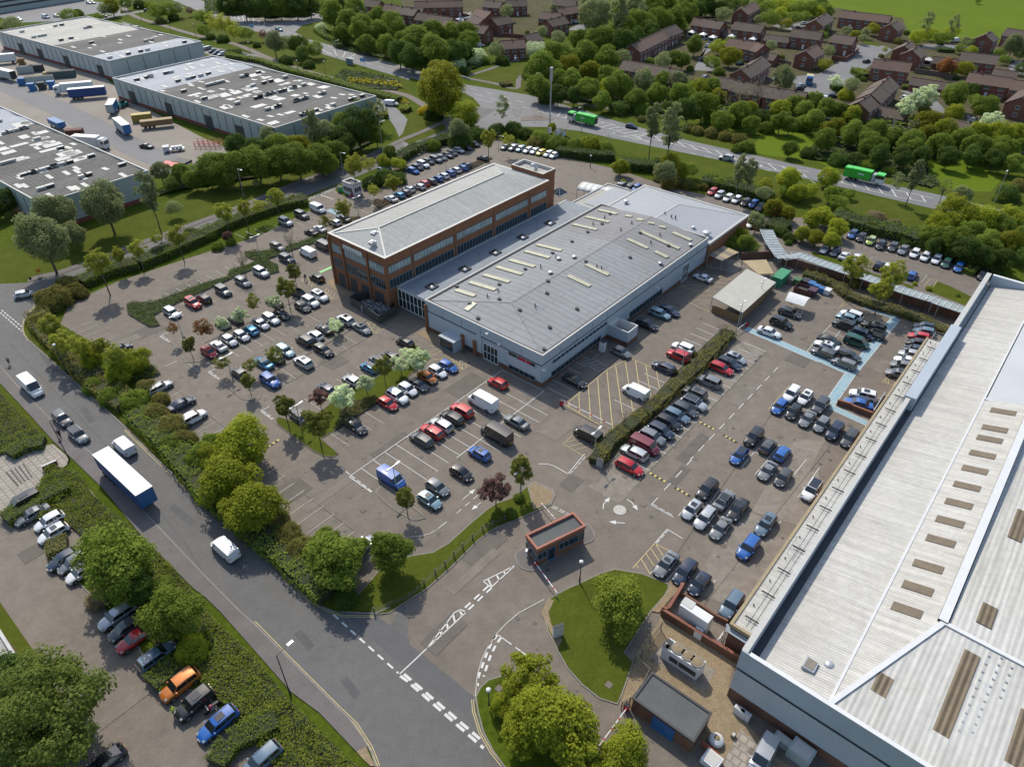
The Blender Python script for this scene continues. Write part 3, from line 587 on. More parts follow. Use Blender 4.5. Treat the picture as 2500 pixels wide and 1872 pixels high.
M_WHR = mat('white_profiled_roof_a', (.53, .525, .50), .6, stripes=('A', .33, .5), noise=[(.06, .1), (1.1, .10)], col2=(.46, .445, .40), streak=('B', .3))
M_WHRB = mat('white_profiled_roof_b', (.53, .525, .50), .6, stripes=('B', .6, .14), noise=[(.06, .1), (1.2, .10)], col2=(.47, .455, .405), streak=('A', .3))
M_WHS = mat('smooth_white_roof', (.48, .50, .51), .6, noise=[(.1, .05)], stripes=('A', .5, .3))
M_BROWNL = mat('brown_rooflight', (.13, .10, .065), .6, stripes=('A', .45, .4), noise=[(.8, .2)])
M_BROWNLB = mat('brown_rooflight_b', (.13, .10, .06), .6, stripes=('B', .6, .3), noise=[(.8, .2)])
M_CREAML = mat('cream_rooflight', (.37, .355, .25), .5, noise=[(.7, .2), (4., .1)])
M_GLASS = mat('window_glass', (.02, .028, .032), .08, spec=.7)
M_GLASSB = mat('bright_blind_glass', (.30, .34, .33), .25, noise=[(.5, .35)])
M_FRAME = mat('blue_grey_frame', (.14, .19, .22), .5)
M_WFRAME = mat('white_frame', (.62, .63, .62), .5)
M_WHITEP = mat('white_panel', (.60, .61, .61), .4, noise=[(1., .06)])
M_METAL = mat('galvanised_metal', (.42, .44, .46), .45, metal=.5)
M_CHROME = mat('polished_metal', (.7, .7, .7), .15, metal=1.)
M_BLK = mat('black_metal', (.02, .02, .022), .5)
M_WOOD = mat('timber_boards', (.24, .145, .065), .85, noise=[(.6, .2), (6., .2)], stripes=('B', .2, .8))
M_WOODP = mat('pale_timber', (.42, .33, .19), .8, noise=[(.6, .1)], stripes=('A', .15, .8))
M_YFAS = mat('ochre_fascia', (.28, .225, .135), .7, noise=[(.6, .15)])
M_TERRA = mat('terracotta_coping', (.31, .125, .085), .8, noise=[(.8, .15)])
M_TILE = mat('brown_roof_tiles', (.092, .068, .055), .9, noise=[(.12, .15), (2., .15), (9., .2)], objrand=.14)
M_TILER = mat('reddish_roof_tiles', (.115, .074, .057), .9, noise=[(.12, .15), (2., .15), (9., .2)], objrand=.12)
M_AGED = mat('aged_fibre_roof', (.108, .106, .10), .9, streak=('A', .25), stripes=(-49.8+90, .9, .3), noise=[(.05, .15), (.7, .2), (5., .15)])
M_AGEDW = mat('pale_aged_roof', (.38, .375, .34), .8, streak=('A', .2), noise=[(.05, .12), (.7, .12)], stripes=(AZ, .9, .25))
M_AGEDB = mat('bluish_aged_roof', (.30, .325, .36), .8, noise=[(.05, .1), (.7, .12)], stripes=(AZ, .9, .25))
M_TRANSL = mat('translucent_sheet', (.50, .49, .44), .6, noise=[(.3, .2)])
M_RED = mat('red_paint', (.42, .02, .03), .5); M_GRN = mat('green_plastic', (.03, .22, .10), .5); M_BLU = mat('blue_plastic', (.03, .13, .32), .5)

def wallpt(p, Q, n):
    u, v = p; o = Vector((0, 0, H)); q = px(p, 0.); d = q-o
    t = (Q-o).dot(n)/d.dot(n); return o+d*t
def zat(Q, v):
    """height over ground point Q that is seen at photo row v"""
    lo, hi = -5, 40
    for _ in range(40):
        m_ = (lo+hi)/2; yc = Q.y*math.sin(PIT)+(m_-H)*math.cos(PIT); zc = Q.y*math.cos(PIT)-(m_-H)*math.sin(PIT)
        if CY-F*yc/zc > v: lo = m_
        else: hi = m_
    return lo
class Rect:
    """rectangle on the site grid: near (south) corner, length along A, width along -B"""
    def __init__(s, a0, b0, a1, b1): s.a0, s.b0, s.a1, s.b1 = a0, b0, a1, b1
    def P(s, i=0):
        return [ab(s.a0+i, s.b0+i), ab(s.a0+i, s.b1-i), ab(s.a1-i, s.b1-i), ab(s.a1-i, s.b0+i)]
def R3(near, far, left=None, z=7.):
    """Rect from px corners at height z: near corner and opposite far corner"""
    p, q = toab(W1(near, z)), toab(W1(far, z)); a = sorted((p[0], q[0])); b = sorted((p[1], q[1])); return Rect(a[0], b[0], a[1], b[1])
def zv(P, z): return [Vector((p.x, p.y, z)) for p in P]
class Wall:
    """vertical wall on the site grid: face 'SW' (a = a0) or 'SE' (b = b1)"""
    def __init__(s, r, face):
        s.face = face
        if face == 'SW': s.Q = ab(r.a0, r.b0); s.t = BV; s.n = -AV
        elif face == 'SE': s.Q = ab(r.a0, r.b1); s.t = AV; s.n = BV
    def tz(s, p): w_ = wallpt(p, s.Q, s.n); return (w_-s.Q).dot(s.t), w_.z
    def rect(s, mb, txt, m, d=.04):
        (t0, z0), (t1, z1) = [s.tz(p) for p in S(txt)]
        s.rtz(mb, t0, z0, t1, z1, m, d)
    def rtz(s, mb, t0, z0, t1, z1, m, d=.04):
        c = s.Q+s.t*((t0+t1)/2)+s.n*(d/2)+ZV*((z0+z1)/2); mb.box(c, (abs(t1-t0), d, abs(z1-z0)), m, x=s.t)
def window(parent, wl, t0, z0, t1, z1, n, glass=None, frame=None, name='window', mull=.09, midrail=False):
    frame = frame or M_FRAME
    f = MB(); t0, t1 = sorted((t0, t1)); z0, z1 = sorted((z0, z1))
    wl.rtz(f, t0, z0-.12, t1, z0, frame, .14); wl.rtz(f, t0, z1, t1, z1+.08, frame, .12)
    for i in range(n+1):
        t = t0+(t1-t0)*i/n; wl.rtz(f, t-mull/2, z0, t+mull/2, z1, frame, .11)
    if midrail: wl.rtz(f, t0, (z0+z1)/2-.04, t1, (z0+z1)/2+.04, frame, .10)
    fo = f.build(name, parent); g = MB(); wl.rtz(g, t0, z0, t1, z1, glass or M_GLASS, .05); g.build('pane', fo); return fo
def pwin(parent, wl, txt, n, **k):
    (t0, z0), (t1, z1) = [wl.tz(p) for p in S(txt)]; return window(parent, wl, t0, z0, t1, z1, n, **k)
def shell(parent, r, z0, z1, m, name='wall', pl=None, plz=.0, th=.35):
    mb = MB(); mb.prism(r.P(), z0, z1, m); o = mb.build(name, parent); return o
def parapet(parent, P, z0, z1, th, m, name='parapet', cop=None, cm=None):
    if area(P) < 0: P = list(reversed(P))
    I_ = offset_line(P, -th, closed=True); mb = MB(); n = len(P)
    # mitred inner polygon for rectangles
    I_ = []
    for i in range(n):
        a = (P[i]-P[i-1]).normalized(); b = (P[(i+1) % n]-P[i]).normalized(); na = Vector((-a.y, a.x, 0)); nb = Vector((-b.y, b.x, 0)); m_ = (na+nb); m_ = m_/max(.2, m_.dot(na)) ; I_.append(P[i]+m_*th)
    for i in range(n):
        j = (i+1) % n
        a, b, c, d = P[i], P[j], I_[j], I_[i]
        V_ = lambda p, z: (p.x, p.y, z)
        mb.face([V_(a, z0), V_(b, z0), V_(b, z1), V_(a, z1)], m); mb.face([V_(d, z1), V_(c, z1), V_(c, z0), V_(d, z0)], cm or m); mb.face([V_(a, z1), V_(b, z1), V_(c, z1), V_(d, z1)], cm or m)
    return mb.build(name, parent)

# ---- main warehouse / showroom
wa, wb = toab(W1('22:1440,530', 7.)); WH = Rect(wa, wb-29.1, wa+59.9, wb)
root = tag(empty('warehouse', ab(wa, wb)), 'large blue grey warehouse with a flat grey roof dotted with cream rooflights', 'warehouse')
mb = MB(); mb.prism(WH.P(), 1.0, 6.7, M_CLAD); mb.build('wall', root)
mb = MB(); mb.prism(WH.P(-.03), 0, 1.0, M_BRICK); mb.build('brick_plinth', root)
parapet(root, WH.P(-.06), 6.35, 7.0, .28, M_CLAD, cm=M_TRIM)
parapet(root, WH.P(.23), 6.5, 6.95, .35, M_DARK, name='gutter')
r = WH; mid = (r.b0+r.b1)/2; e = 6.75; rz = 7.9; ins = .55
pa, pb = toab(W1('21:1095,1610', rz))
mb = MB(); a0, a1, b0, b1 = r.a0+ins, r.a1-ins, r.b0+ins, r.b1-ins
dk = toab(W1('21:1620,820', 6.8))[0]
mb.face([ab(a0, b0, e), ab(a0, b1, e), ab(pa, mid, rz)], M_ROOFM)
mb.face([ab(a0, b0, e), ab(pa, mid, rz), ab(dk, mid, rz), ab(dk, b0, e)][::-1], M_ROOFM); mb.face([ab(a0, b1, e), ab(dk, b1, e), ab(dk, mid, rz), ab(pa, mid, rz)][::-1], M_ROOFM)
mb.face([ab(dk, b0, e), ab(dk, mid, rz), ab(a1, mid, rz), ab(a1, b0, e)][::-1], M_ROOFM2); mb.face([ab(dk, b1, e), ab(a1, b1, e), ab(a1, mid, rz), ab(dk, mid, rz)][::-1], M_ROOFM2)
mb.face([ab(a1, b0, e), ab(a1, mid, rz), ab(a1, b1, e)], M_ROOFM2)
rf = mb.build('roof', root)
mb = MB(); mb.bar(ab(pa, mid, rz+.02), ab(a1, mid, rz+.02), .3, M_ROOFM2, .04); mb.bar(ab(pa, mid, rz+.02), ab(a0, b0, e+.03), .22, M_ROOFM2, .04); mb.bar(ab(pa, mid, rz+.02), ab(a0, b1, e+.03), .22, M_ROOFM2, .04); mb.build('ridge_capping', rf)
def roofz(p):
    a, b = toab(p); return e+(rz-e)*max(0, min(1-abs(b-mid)/((r.b1-r.b0)/2), (a-a0)/(pa-a0)*1.))
def onroof(t):
    z = 7.2
    for _ in range(5): p = W1(t, z); z = roofz(p)
    return Vector((p.x, p.y, z))
for t in ('21:500,1480 705,1545', '21:650,1395 925,1480', '21:800,1315 1080,1395', '21:940,1230 1215,1312', '21:1080,1155 1350,1230', '21:1245,1060 1510,1132', '21:1375,990 1640,1055', '21:1765,770 2020,830', '21:1905,690 2155,748', '21:2040,615 2240,660', '21:1710,1325 1950,1440', '21:1905,1205 2150,1320', '31:140,930 360,1030', '31:275,845 700,1035', '31:630,860 830,945', '31:440,1065 575,1130', '31:120,678 188,688', '31:240,716 310,725', '31:362,754 432,764', '31:485,794 555,806', '22:610,45 705,-35'):
    s1, s2 = t.split(' '); p, q = onroof(s1), onroof(s1.split(':')[0]+':'+s2)
    mb = MB(); mb.bar(p+ZV*.1, q+ZV*.1, 1.05, M_CREAML, .16); mb.build('rooflight', rf)
for t in '21:1755,958 21:1545,1082 21:1250,1256 21:970,1421 21:650,1628 21:510,1443 21:1905,1175 21:1485,1515 21:970,1580 22:1190,42 22:740,130 22:1515,230 22:1810,30 22:1455,467 31:170,1130 31:280,865 31:583,1003 21:1925,855 21:2080,768 21:2165,660 21:1495,1385'.split():
    p = onroof(t); mb = MB(); mb.box(p+ZV*.12, (.65, .5, .24), M_DARK, az=AZ); mb.box(p+ZV*.27, (.5, .75, .08), M_DARK, az=AZ+25); mb.build('roof_vent', rf)
for t in '21:1523,1300 21:1780,1130 21:1612,1150 31:825,1000 31:500,1200'.split():
    p = onroof(t); mb = MB(); mb.tube([p, p+ZV*.35], [.3, .3], M_DARK, 10); mb.sphere(p+ZV*.35, (.55, .55, .22), M_METAL, 10, 3, True); mb.build('roof_cowl', rf)
for t in '21:955,1500 21:840,1560 21:1580,1135 21:1415,1240 21:1980,775 21:2105,705 21:2020,1235 21:2070,1255 31:68,840 31:185,765 31:490,895 31:390,975 31:500,1205 22:1355,10'.split():
    p = onroof(t); mb = MB(); mb.tube([p, p+ZV*.9], [.1, .1], M_DARK, 8); mb.sphere(p+ZV*.9, .12, M_METAL, 8, 4); mb.tube([p+AV*.45, p+AV*.45+ZV*.35], [.08, .08], M_METAL, 8); mb.build('flue_pipe', rf)
SW, SE = Wall(WH, 'SW'), Wall(WH, 'SE')
wd = SW.tz(S('22:1440,530')[0])[0]; T = lambda t: SW.tz(S(t)[0])[0]; TE = lambda t: SE.tz(S(t)[0])[0]
mb = MB(); SW.rtz(mb, T('22:215,150'), 4.6, T('22:775,330'), 1.2, M_CLADV, .12); SW.rtz(mb, T('22:730,430'), 5.0, T('22:775,330'), 1.0, M_CLADV, .13); mb.build('ribbed_panel', root)
mb = MB(); SW.rtz(mb, 0, 4.62, wd, 4.75, M_DARK, .1); SE.rtz(mb, 0, 4.9, 59.9, 5.0, M_DARK, .08)
for k in range(1, 6): SW.rtz(mb, k*wd/6-.02, 4.8, k*wd/6+.02, 6.3, M_DARK, .03)
for k in range(1, 12): SE.rtz(mb, k*5-.02, 5, k*5+.02, 6.3, M_DARK, .03)
mb.build('cladding_joint', root)
window(root, SW, T('22:800,400'), .2, T('22:955,470'), 3.6, 4, name='door', midrail=True, frame=M_WFRAME)
window(root, SW, T('22:1070,500'), 3.75, T('22:1360,620'), 4.5, 3, frame=M_CLAD)
mb = MB(); SW.rtz(mb, T('22:1180,560'), 3.7, T('22:1310,600'), 4.35, M_RED, .07); mb.build('red_panel', root)
mb = MB(); SW.rtz(mb, T('22:1068,500'), 1.7, T('22:1425,620'), 3.6, M_CLADV, .1); mb.build('ribbed_panel', root)
window(root, SW, T('22:1075,650'), .75, T('22:1355,770'), 1.6, 5)
mb = MB(); SW.rtz(mb, T('22:570,400'), 0, T('22:730,430'), 3.2, M_DARK, .06); SW.rtz(mb, T('22:570,400'), 0, T('22:600,400'), 3.3, M_BRICK2, .5); SW.rtz(mb, T('22:700,400'), 0, T('22:730,430'), 3.3, M_BRICK2, .5); mb.build('entrance_recess', root)
mb = MB(); SW.rtz(mb, .0, 0, .5, 6.0, M_BRICK2, .4); mb.build('brick_pier', root)
window(root, SE, TE('22:1540,600'), 3.7, TE('22:2130,180'), 4.35, 14, frame=M_CLAD)
window(root, SE, TE('22:1530,770'), .85, TE('22:2050,430'), 1.9, 12)
window(root, SE, TE('32:160,110'), .9, TE('31:505,1540'), 2.3, 10)
window(root, SE, TE('31:720,1350'), .2, TE('31:800,1230'), 4., 4, name='loading_door', midrail=True, frame=M_WFRAME)
mb = MB()
for k, t in enumerate(('22:850,285', '22:980,400', '22:1435,680', '31:450,1450')):
    mb = MB(); wl = SW if k < 2 else SE; tt, zz = wl.tz(S(t)[0]); wl.rtz(mb, tt-.25, zz-.12, tt+.25, zz+.12, M_WHITEP, .6); mb.build('floodlight', root)
# side stair enclosure and glass porch
e0 = toab(W1('32:120,380', 0.)); st = empty('stair_enclosure', ab(*e0)); tag(st, 'small grey walled enclosure projecting from the side of the large warehouse above the parked cars', 'enclosure')
tt0, tt1 = TE('22:2130,350'), TE('32:0,230'); Rr = Rect(wa+tt0, wb+.02, wa+tt1+1.0, wb+4.6)
mb = MB(); parapet(st, Rr.P(), 1.0, 3.3, .18, M_CLAD, name='wall', cm=M_WHITEP); mb.prism(Rr.P(-.02), 0, 1.0, M_BRICK, M_DARK); mb.build('plinth', st)
Q0 = W1('22:480,515', 0.); a_, b_ = toab(Q0); pr = Rect(wa-2.6, b_-3.8, wa-.02, b_)
pc = tag(empty('glazed_porch', ab(pr.a0, pr.b1)), 'small grey lean-to porch with a ribbed roof against the end wall of the large warehouse', 'porch')
mb = MB(); mb.prism(pr.P(), 0, 2.5, M_CLAD); mb.build('wall', pc); mb = MB(); mb.prism(pr.P(-.12), 2.5, 2.62, M_TRIM, M_CLADV); mb.build('roof', pc); wl = Wall(pr, 'SW'); window(pc, wl, .2, .4, 3.6, 2.3, 2)

# ---- office block
OH = 12.
la, lb = toab(W1('11:1330,860', OH)); ma, mbb = toab(W1('11:1955,1140', OH)); ra, rb2 = toab(W1('21:1490,290', OH))
OF = Rect((la+ma)/2, lb, ra, (mbb+rb2)/2)
zl = zat(ab(OF.a0, OF.b1), S('11:1995,1480')[0][1])
LZ = max(3.6, min(5., zl)); print('office', OF.a0, OF.b0, OF.a1, OF.b1, 'link z', zl)
root = tag(empty('office_block', ab(OF.a0, OF.b1)), 'three storey red brick office block with a pale ribbed metal roof', 'office block')
mb = MB(); mb.prism(OF.P(), 0, OH-.6, M_BRICK2); mb.build('wall', root)
parapet(root, OF.P(-.15), OH-.65, OH, .6, M_BRICK2, cm=M_TRIM, name='parapet')
mz = OH+1.5; om = (OF.b0+OF.b1)/2; h0, h1 = OF.a0+.6, OF.a1; ra_, rb_ = toab(W1('11:1890,810', mz)); ra_ = max(OF.a0+5, min(OF.a0+12, ra_)); rend = OF.a1-6.5
mb = MB(); q0, q1 = OF.b0+.75, OF.b1-.45; ez = OH-.15
mb.face([ab(h0, q0, ez), ab(h0, q1, ez), ab(ra_, om, mz)], M_OFR2)
mb.face([ab(h0, q0, ez), ab(ra_, om, mz), ab(rend, om, mz), ab(h1, q0, ez)][::-1], M_OFR); mb.face([ab(h0, q1, ez), ab(h1, q1, ez), ab(rend, om, mz), ab(ra_, om, mz)][::-1], M_OFR)
mb.face([ab(h1, q0, ez), ab(rend, om, mz), ab(h1, q1, ez)], M_OFR2); rf = mb.build('roof', root)
mb = MB(); mb.bar(ab(ra_, om, mz+.05), ab(rend, om, mz+.05), .45, M_OFR2, .1); mb.bar(ab(ra_, om, mz+.03), ab(h0, q1, ez+.05), .35, M_TRIM, .08); mb.bar(ab(ra_, om, mz+.03), ab(h0, q0, ez+.05), .35, M_TRIM, .08); mb.build('ridge_capping', rf)
for t in ('11:1835,870', '11:1810,970'):
    p = W1(t, OH+.9); mb = MB(); mb.box(p, (1.3, 1.1, .7), M_METAL, az=AZ); mb.sphere(p+ZV*.3, (.6, .6, .3), M_METAL, 10, 3, True); mb.build('roof_cowl', rf)
SWo, SEo = Wall(OF, 'SW'), Wall(OF, 'SE'); T = lambda t: SWo.tz(S(t)[0])[0]; TE = lambda t: SEo.tz(S(t)[0])[0]
Ltot = OF.a1-OF.a0
edges = [TE(t) for t in ('11:1970,1220', '21:10,1110', '21:40,1095', '21:468,910', '21:503,880', '21:890,700', '21:925,655', '21:1275,510', '21:1308,470', '21:1478,400')]
for i in range(0, 10, 2):
    t0, t1 = edges[i], edges[i+1]; n = max(3, round((t1-t0)/.95))
    window(root, SEo, t0+.1, 8.35, t1-.1, 9.75, n, glass=M_GLASSB); window(root, SEo, t0+.1, LZ+.15, t1-.1, 6.75, n)
mb = MB(); SEo.rtz(mb, 0, 10.0, Ltot, 10.06, M_DARK, .03)
for i in (1, 3, 5, 7): t = (edges[i]+edges[i+1])/2; SEo.rtz(mb, t-.06, LZ, t+.06, OH-.7, M_DARK, .05)
SWo.rtz(mb, 0, 7.95, OF.b1-OF.b0, 8.02, M_DARK, .03); mb.build('movement_joint', root)
Wd = OF.b1-OF.b0
cols = [(.45, .2), (.9, .0)]
fr = [0.03, .22, .26, .67, .70, .98]
for (zb, zt) in ((8.2, 9.9), (4.6, 6.6)):
    for i in range(0, 6, 2): window(root, SWo, fr[i]*Wd+.2, zb, fr[i+1]*Wd-.2, zt, max(3, round((fr[i+1]-fr[i])*Wd/.8)), glass=M_GLASSB if zb > 8 else M_GLASS)
mb = MB()
for f0, f1 in ((.08, .2), (.3, .42), (.5, .66), (.75, .9)): mb = MB(); SWo.rtz(mb, f0*Wd, 0.02, f1*Wd, 3.2, M_DARK, .05); mb.build('doorway', root)
mb = MB(); SWo.rtz(mb, .26*Wd, 9.95, .60*Wd, 10.9, M_WHITEP, .15); o = mb.build('sign_board', root)
mb = MB(); SWo.rtz(mb, .28*Wd, 10.3, .58*Wd, 10.36, M_DARK, .17); SWo.rtz(mb, .28*Wd, 10.1, .5*Wd, 10.16, M_DARK, .17); mb.build('sign_band', o)
for f_ in (0., .24, .685, .995):
    mb = MB(); SWo.rtz(mb, f_*Wd-.25, 0, f_*Wd+.25, 11.3, M_BRICK2, .35); mb.build('brick_pier', root)
# tower at the far end
tw = tag(empty('stair_tower', ab(OF.a1, OF.b1)), 'square brick stair tower with a walled flat roof at the far end of the office', 'tower')
ta, tb = toab(W1('21:1570,170', 13.)); tr = Rect(ta-8.2, OF.b0+6, ta, OF.b1+1.6); TR = Rect(OF.a1+.03, tr.b0, ta, tb)
mb = MB(); mb.prism(TR.P(), 0, 12.3, M_BRICK2, M_ROOFP); mb.build('wall', tw); parapet(tw, TR.P(-.12), 12.2, 13.1, .4, M_BRICK2, cm=M_TRIM)
p = W1('21:1365,200', 12.6); mb = MB(); mb.tube([p+ZV*-.3, p+ZV*1.1, p+ZV*1.5-BV*.6, p+ZV*1.3-BV*1.3], [.45, .45, .45, .5], M_METAL, 10); mb.build('exhaust_duct', tw)
# ---- link building
LK = Rect(OF.a0+2.2, OF.b1+.03, toab(W1('21:1695,510', LZ))[0], WH.b0-.03)
root = tag(empty('link_building', ab(LK.a0, LK.b1)), 'low flat roofed link between the brick office and the large warehouse, glazed at the front', 'building')
mb = MB(); mb.prism(LK.P(), 0, LZ-.25, M_CLAD); mb.build('wall', root); mb = MB(); mb.prism(LK.P(.0), LZ-.25, LZ, M_TRIM, M_ROOFL); rf = mb.build('roof', root)
mb = MB(); mb.bar(ab(LK.a0, LK.b0+.5, LZ+.06), ab(LK.a1, LK.b0+.5, LZ+.06), .35, M_TRIM, .12); mb.build('edge_trim', rf)
wl = Wall(LK, 'SW'); window(root, wl, .3, .3, LK.b1-LK.b0-.3, LZ-.5, 9, frame=M_WFRAME, midrail=True, mull=.16)
for t in '21:240,1445 21:595,1255 21:925,1078 21:1220,912 21:1515,760'.split():
    p = W1(t, LZ); mb = MB(); mb.box(p+ZV*.15, (2.1, 2.1, .3), M_DARK, az=AZ); mb.box(p+ZV*.32, (1.2, 1.5, .1), M_GLASS, az=AZ); mb.sphere(p+ZV*.3+BV*.35-AV*.3, (.55, .8, .3), M_CHROME, 10, 3, True); mb.build('roof_dome', rf)
# ---- low roofs beyond the link
root = tag(empty('flat_roof_annexe', W1('21:1800,500', 4)), 'stained pale flat roofed annexe with a small glass pyramid behind the link', 'building')
z = 4.2
A0 = LK.a1; B0 = TR.b1+.05
gf = toab(W1('31:330,340', 5.4)); AX = Rect(A0+.05, B0-8, gf[0]-1.5, WH.b1-28.5+.0)
AX = Rect(A0+.05, OF.b1+1.8, A0+17, WH.b0+6)
mb = MB(); mb.prism(AX.P(), 0, z-.02, M_BRICK2, M_ROOFP); mb.build('wall', root)
parapet(root, AX.P(-.05), z-.1, z+.25, .3, M_TRIM)
mb = MB(); q = Rect(A0+2.5, WH.b0-6.5, A0+16, WH.b0+5); mb.prism(q.P(), z, z+.12, M_TRIM, M_ROOFG); mb.build('roof', root)
p = W1('21:1610,440', z); mb = MB(); 
Pp = [p+AV*1.7+BV*1.7, p+AV*1.7-BV*1.7, p-AV*1.7-BV*1.7, p-AV*1.7+BV*1.7]; ap = p+ZV*1.9
for i in range(4): mb.face([Pp[i]+ZV*.3, Pp[(i+1) % 4]+ZV*.3, ap], M_GLASS)
for i in range(4): mb.bar(Pp[i]+ZV*.3, ap, .1, M_METAL); mb.bar(Pp[i]+ZV*.15, Pp[(i+1) % 4]+ZV*.15, .15, M_WFRAME, .3); mb.bar((Pp[i]+Pp[(i+1) % 4])/2+ZV*.3, ap, .07, M_METAL)
mb.build('glass_pyramid', root)
# barrel roofed canopy
P = W('21:1850,340 31:120,440', 3.8); root = tag(empty('barrel_canopy', P[0]), 'long white ribbed barrel vaulted canopy behind the smooth grey roof', 'canopy')
d = (P[1]-P[0]); d.z = 0; nrm = Vector((-d.y, d.x, 0)).normalized(); mb = MB(); K = 8
L_ = 16
for i in range(L_):
    for j in range(K):
        f_ = lambda i_, j_: P[0]+d*(i_/L_)+nrm*(2.6*math.cos(math.pi*(j_/K)))+ZV*(1.1*math.sin(math.pi*j_/K)-.6)
        mb.face([f_(i, j), f_(i+1, j), f_(i+1, j+1), f_(i, j+1)][::-1], M_WHITEP if i % 2 else M_TRIM)
mb.build('roof', root); mb = MB()
for i in (0, 4, 8, 12, 16):
    for s_ in (-1, 1): q = P[0]+d*(i/16)+nrm*2.5*s_; mb.tube([(q.x, q.y, 0), (q.x, q.y, 3.2)], [.08, .08], M_METAL, 6)
mb.build('frame', root)
# ---- smooth grey roof building
GZ = 5.6; g0 = toab(W1('31:1450,670', GZ)); g1 = toab(W1('31:330,340', GZ))
GR = Rect(WH.a1+.05, g1[1], (g0[0]+g1[0])/2, g0[1]); print('grey', GR.a0, GR.b0, GR.a1, GR.b1, 'WH', WH.a0, WH.b0, WH.a1, WH.b1)
root = tag(empty('grey_roof_building', ab(GR.a1, GR.b1)), 'single storey brick building with a smooth pale grey hipped roof behind the large warehouse', 'building')
mb = MB(); mb.prism(GR.P(), 0, GZ-.3, M_BRICK2); mb.build('wall', root); parapet(root, GR.P(-.1), GZ-.5, GZ, .5, M_TRIM, cm=M_TRIM)
c1 = toab(W1('31:690,560', GZ+1.2)); c2 = toab(W1('31:430,710', GZ+1.)); mb = MB(); gz = GZ-.15
k = .45; A0_, A1_, B0_, B1_ = GR.a0+k, GR.a1-k, GR.b0+k, GR.b1-k; pk = ab(c1[0], c1[1], gz+1.6); lo_ = ab(A0_, c1[1], gz+1.6)
mb.face([ab(A1_, B0_, gz), ab(A1_, B1_, gz), pk][::-1], M_ROOFG); mb.face([ab(A0_, B0_, gz), ab(A1_, B0_, gz), pk, lo_], M_ROOFG); mb.face([ab(A1_, B1_, gz), ab(A0_, B1_, gz), lo_, pk], M_ROOFG); mb.face([ab(A0_, B0_, gz), lo_, ab(A0_, B1_, gz)], M_ROOFG)
rf = mb.build('roof', root); mb = MB()
for q in (ab(A1_, B0_, gz+.04), ab(A1_, B1_, gz+.04), lo_+ZV*.04): mb.bar(pk+ZV*.04, q, .3, M_TRIM, .05)
mb.build('ridge_capping', rf)
for t, s_ in (('31:128,528', .7), ('31:1000,868', 1.), ('31:855,808', .5), ('31:505,597', .4), ('31:588,740', .5)):
    p = W1(t, GZ+.6); mb = MB(); mb.tube([p-ZV*.5, p+ZV*.3], [s_*.6]*2, M_METAL, 12); mb.sphere(p+ZV*.3, (s_, s_, s_*.35), M_METAL, 12, 3, True); mb.build('roof_cowl', rf)
for t in ('31:540,690', '31:612,720', '31:655,730'):
    p = W1(t, GZ+.6); mb = MB(); mb.tube([p-ZV*.4, p+ZV*1.3], [.15]*2, M_DARK, 8); mb.build('flue_pipe', rf)

# ---- big white building on the right
BZ = 9.2; ca, cb = toab(W1('34:1390,395', BZ)); fa, fb = toab(W1('41:1860,1300', BZ)); print('white', ca, cb, fa, fb)
XB = 95
root = tag(empty('white_roofed_building', ab(ca, cb)), 'very large building at the right edge with white profiled roof and brown rooflights', 'building')
mb = MB(); Wr = Rect(ca, cb, fa, cb+XB); mb.prism(Wr.P(), 2., BZ-2.6, M_CLAD); mb.build('wall', root); mb = MB(); mb.prism(Wr.P(-.05), 0, 2., M_BRICK); mb.build('brick_plinth', root)
wl = Wall(Wr, 'SW'); mb = MB(); wl.rtz(mb, .0, 2.05, XB, 5.9, M_CLADV, .25); wl.rtz(mb, 0, 5.9, XB, 6.05, M_DARK, .3); mb.build('ribbed_panel', root); mb = MB(); wl.rtz(mb, -.05, 6.05, XB, BZ-.02, M_CLAD, .15); mb.build('fascia', root)
W2 = wl
for t0 in ('44:400,1500', ):
    tt, zz = wl.tz(S('44:300,1600')[0]); 
    for k in range(4): window(root, wl, tt+.0+k*0, .0, tt+.1, .1, 1) if False else None
t0, z0 = wl.tz(S('44:330,1640')[0]); window(root, wl, t0-.6, 3.0, t0+2.2, 5.6, 3, frame=M_WFRAME, midrail=True)
# parapets (three lengths of different width)
m1 = toab(W1('42:1520,235', BZ))[0]; m2 = toab(W1('42:1000,1000', BZ))[0]
for k, (x0, x1, w_) in enumerate(((ca, m2, .55), (m2, m1, 1.25), (m1, fa, .7))):
    mb = MB(); q = Rect(x0+.01, cb-.12-(.25 if k == 1 else 0), x1-.01, cb+w_); mb.prism(q.P(), 6, BZ+(.25 if k == 1 else 0), M_CLAD, M_TRIM if k != 1 else M_CLAD); mb.build('parapet', root)
mb = MB(); mb.prism(Rect(ca-.2, cb+.8, ca+.3, cb+XB).P(), 6.2, BZ, M_CLAD, M_WHITEP); mb.build('parapet', root)
mb = MB(); mb.prism(Rect(fa-.6, cb+1, fa+.1, cb+XB).P(), 6.2, BZ, M_CLAD, M_WHITEP); mb.build('parapet', root)
l1 = toab(W1('43:1000,870', 8.5))[1]; l2 = toab(W1('43:1730,830', 10.2))[1]; print('lines', l1-cb, l2-cb)
ea = ca+.3; zg, z1_, z2_ = BZ-2.3, 8.5, 10.2
sa = toab(W1('44:1330,100', 10.2))[0]     # hip apex
tb_ = toab(W1('42:1775,1000', 8.5))[0]   # where the smooth sheet begins
rr = MB(); bb = cb+.6
rr.face([ab(ea, bb, zg), ab(fa-.6, bb, zg), ab(fa-.6, l1, z1_), ab(ea, l1, z1_)], M_WHR)
rr.face([ab(ea, l1, z1_), ab(tb_, l1, z1_), ab(tb_, l2, z2_), ab(sa, l2, z2_)], M_WHR)
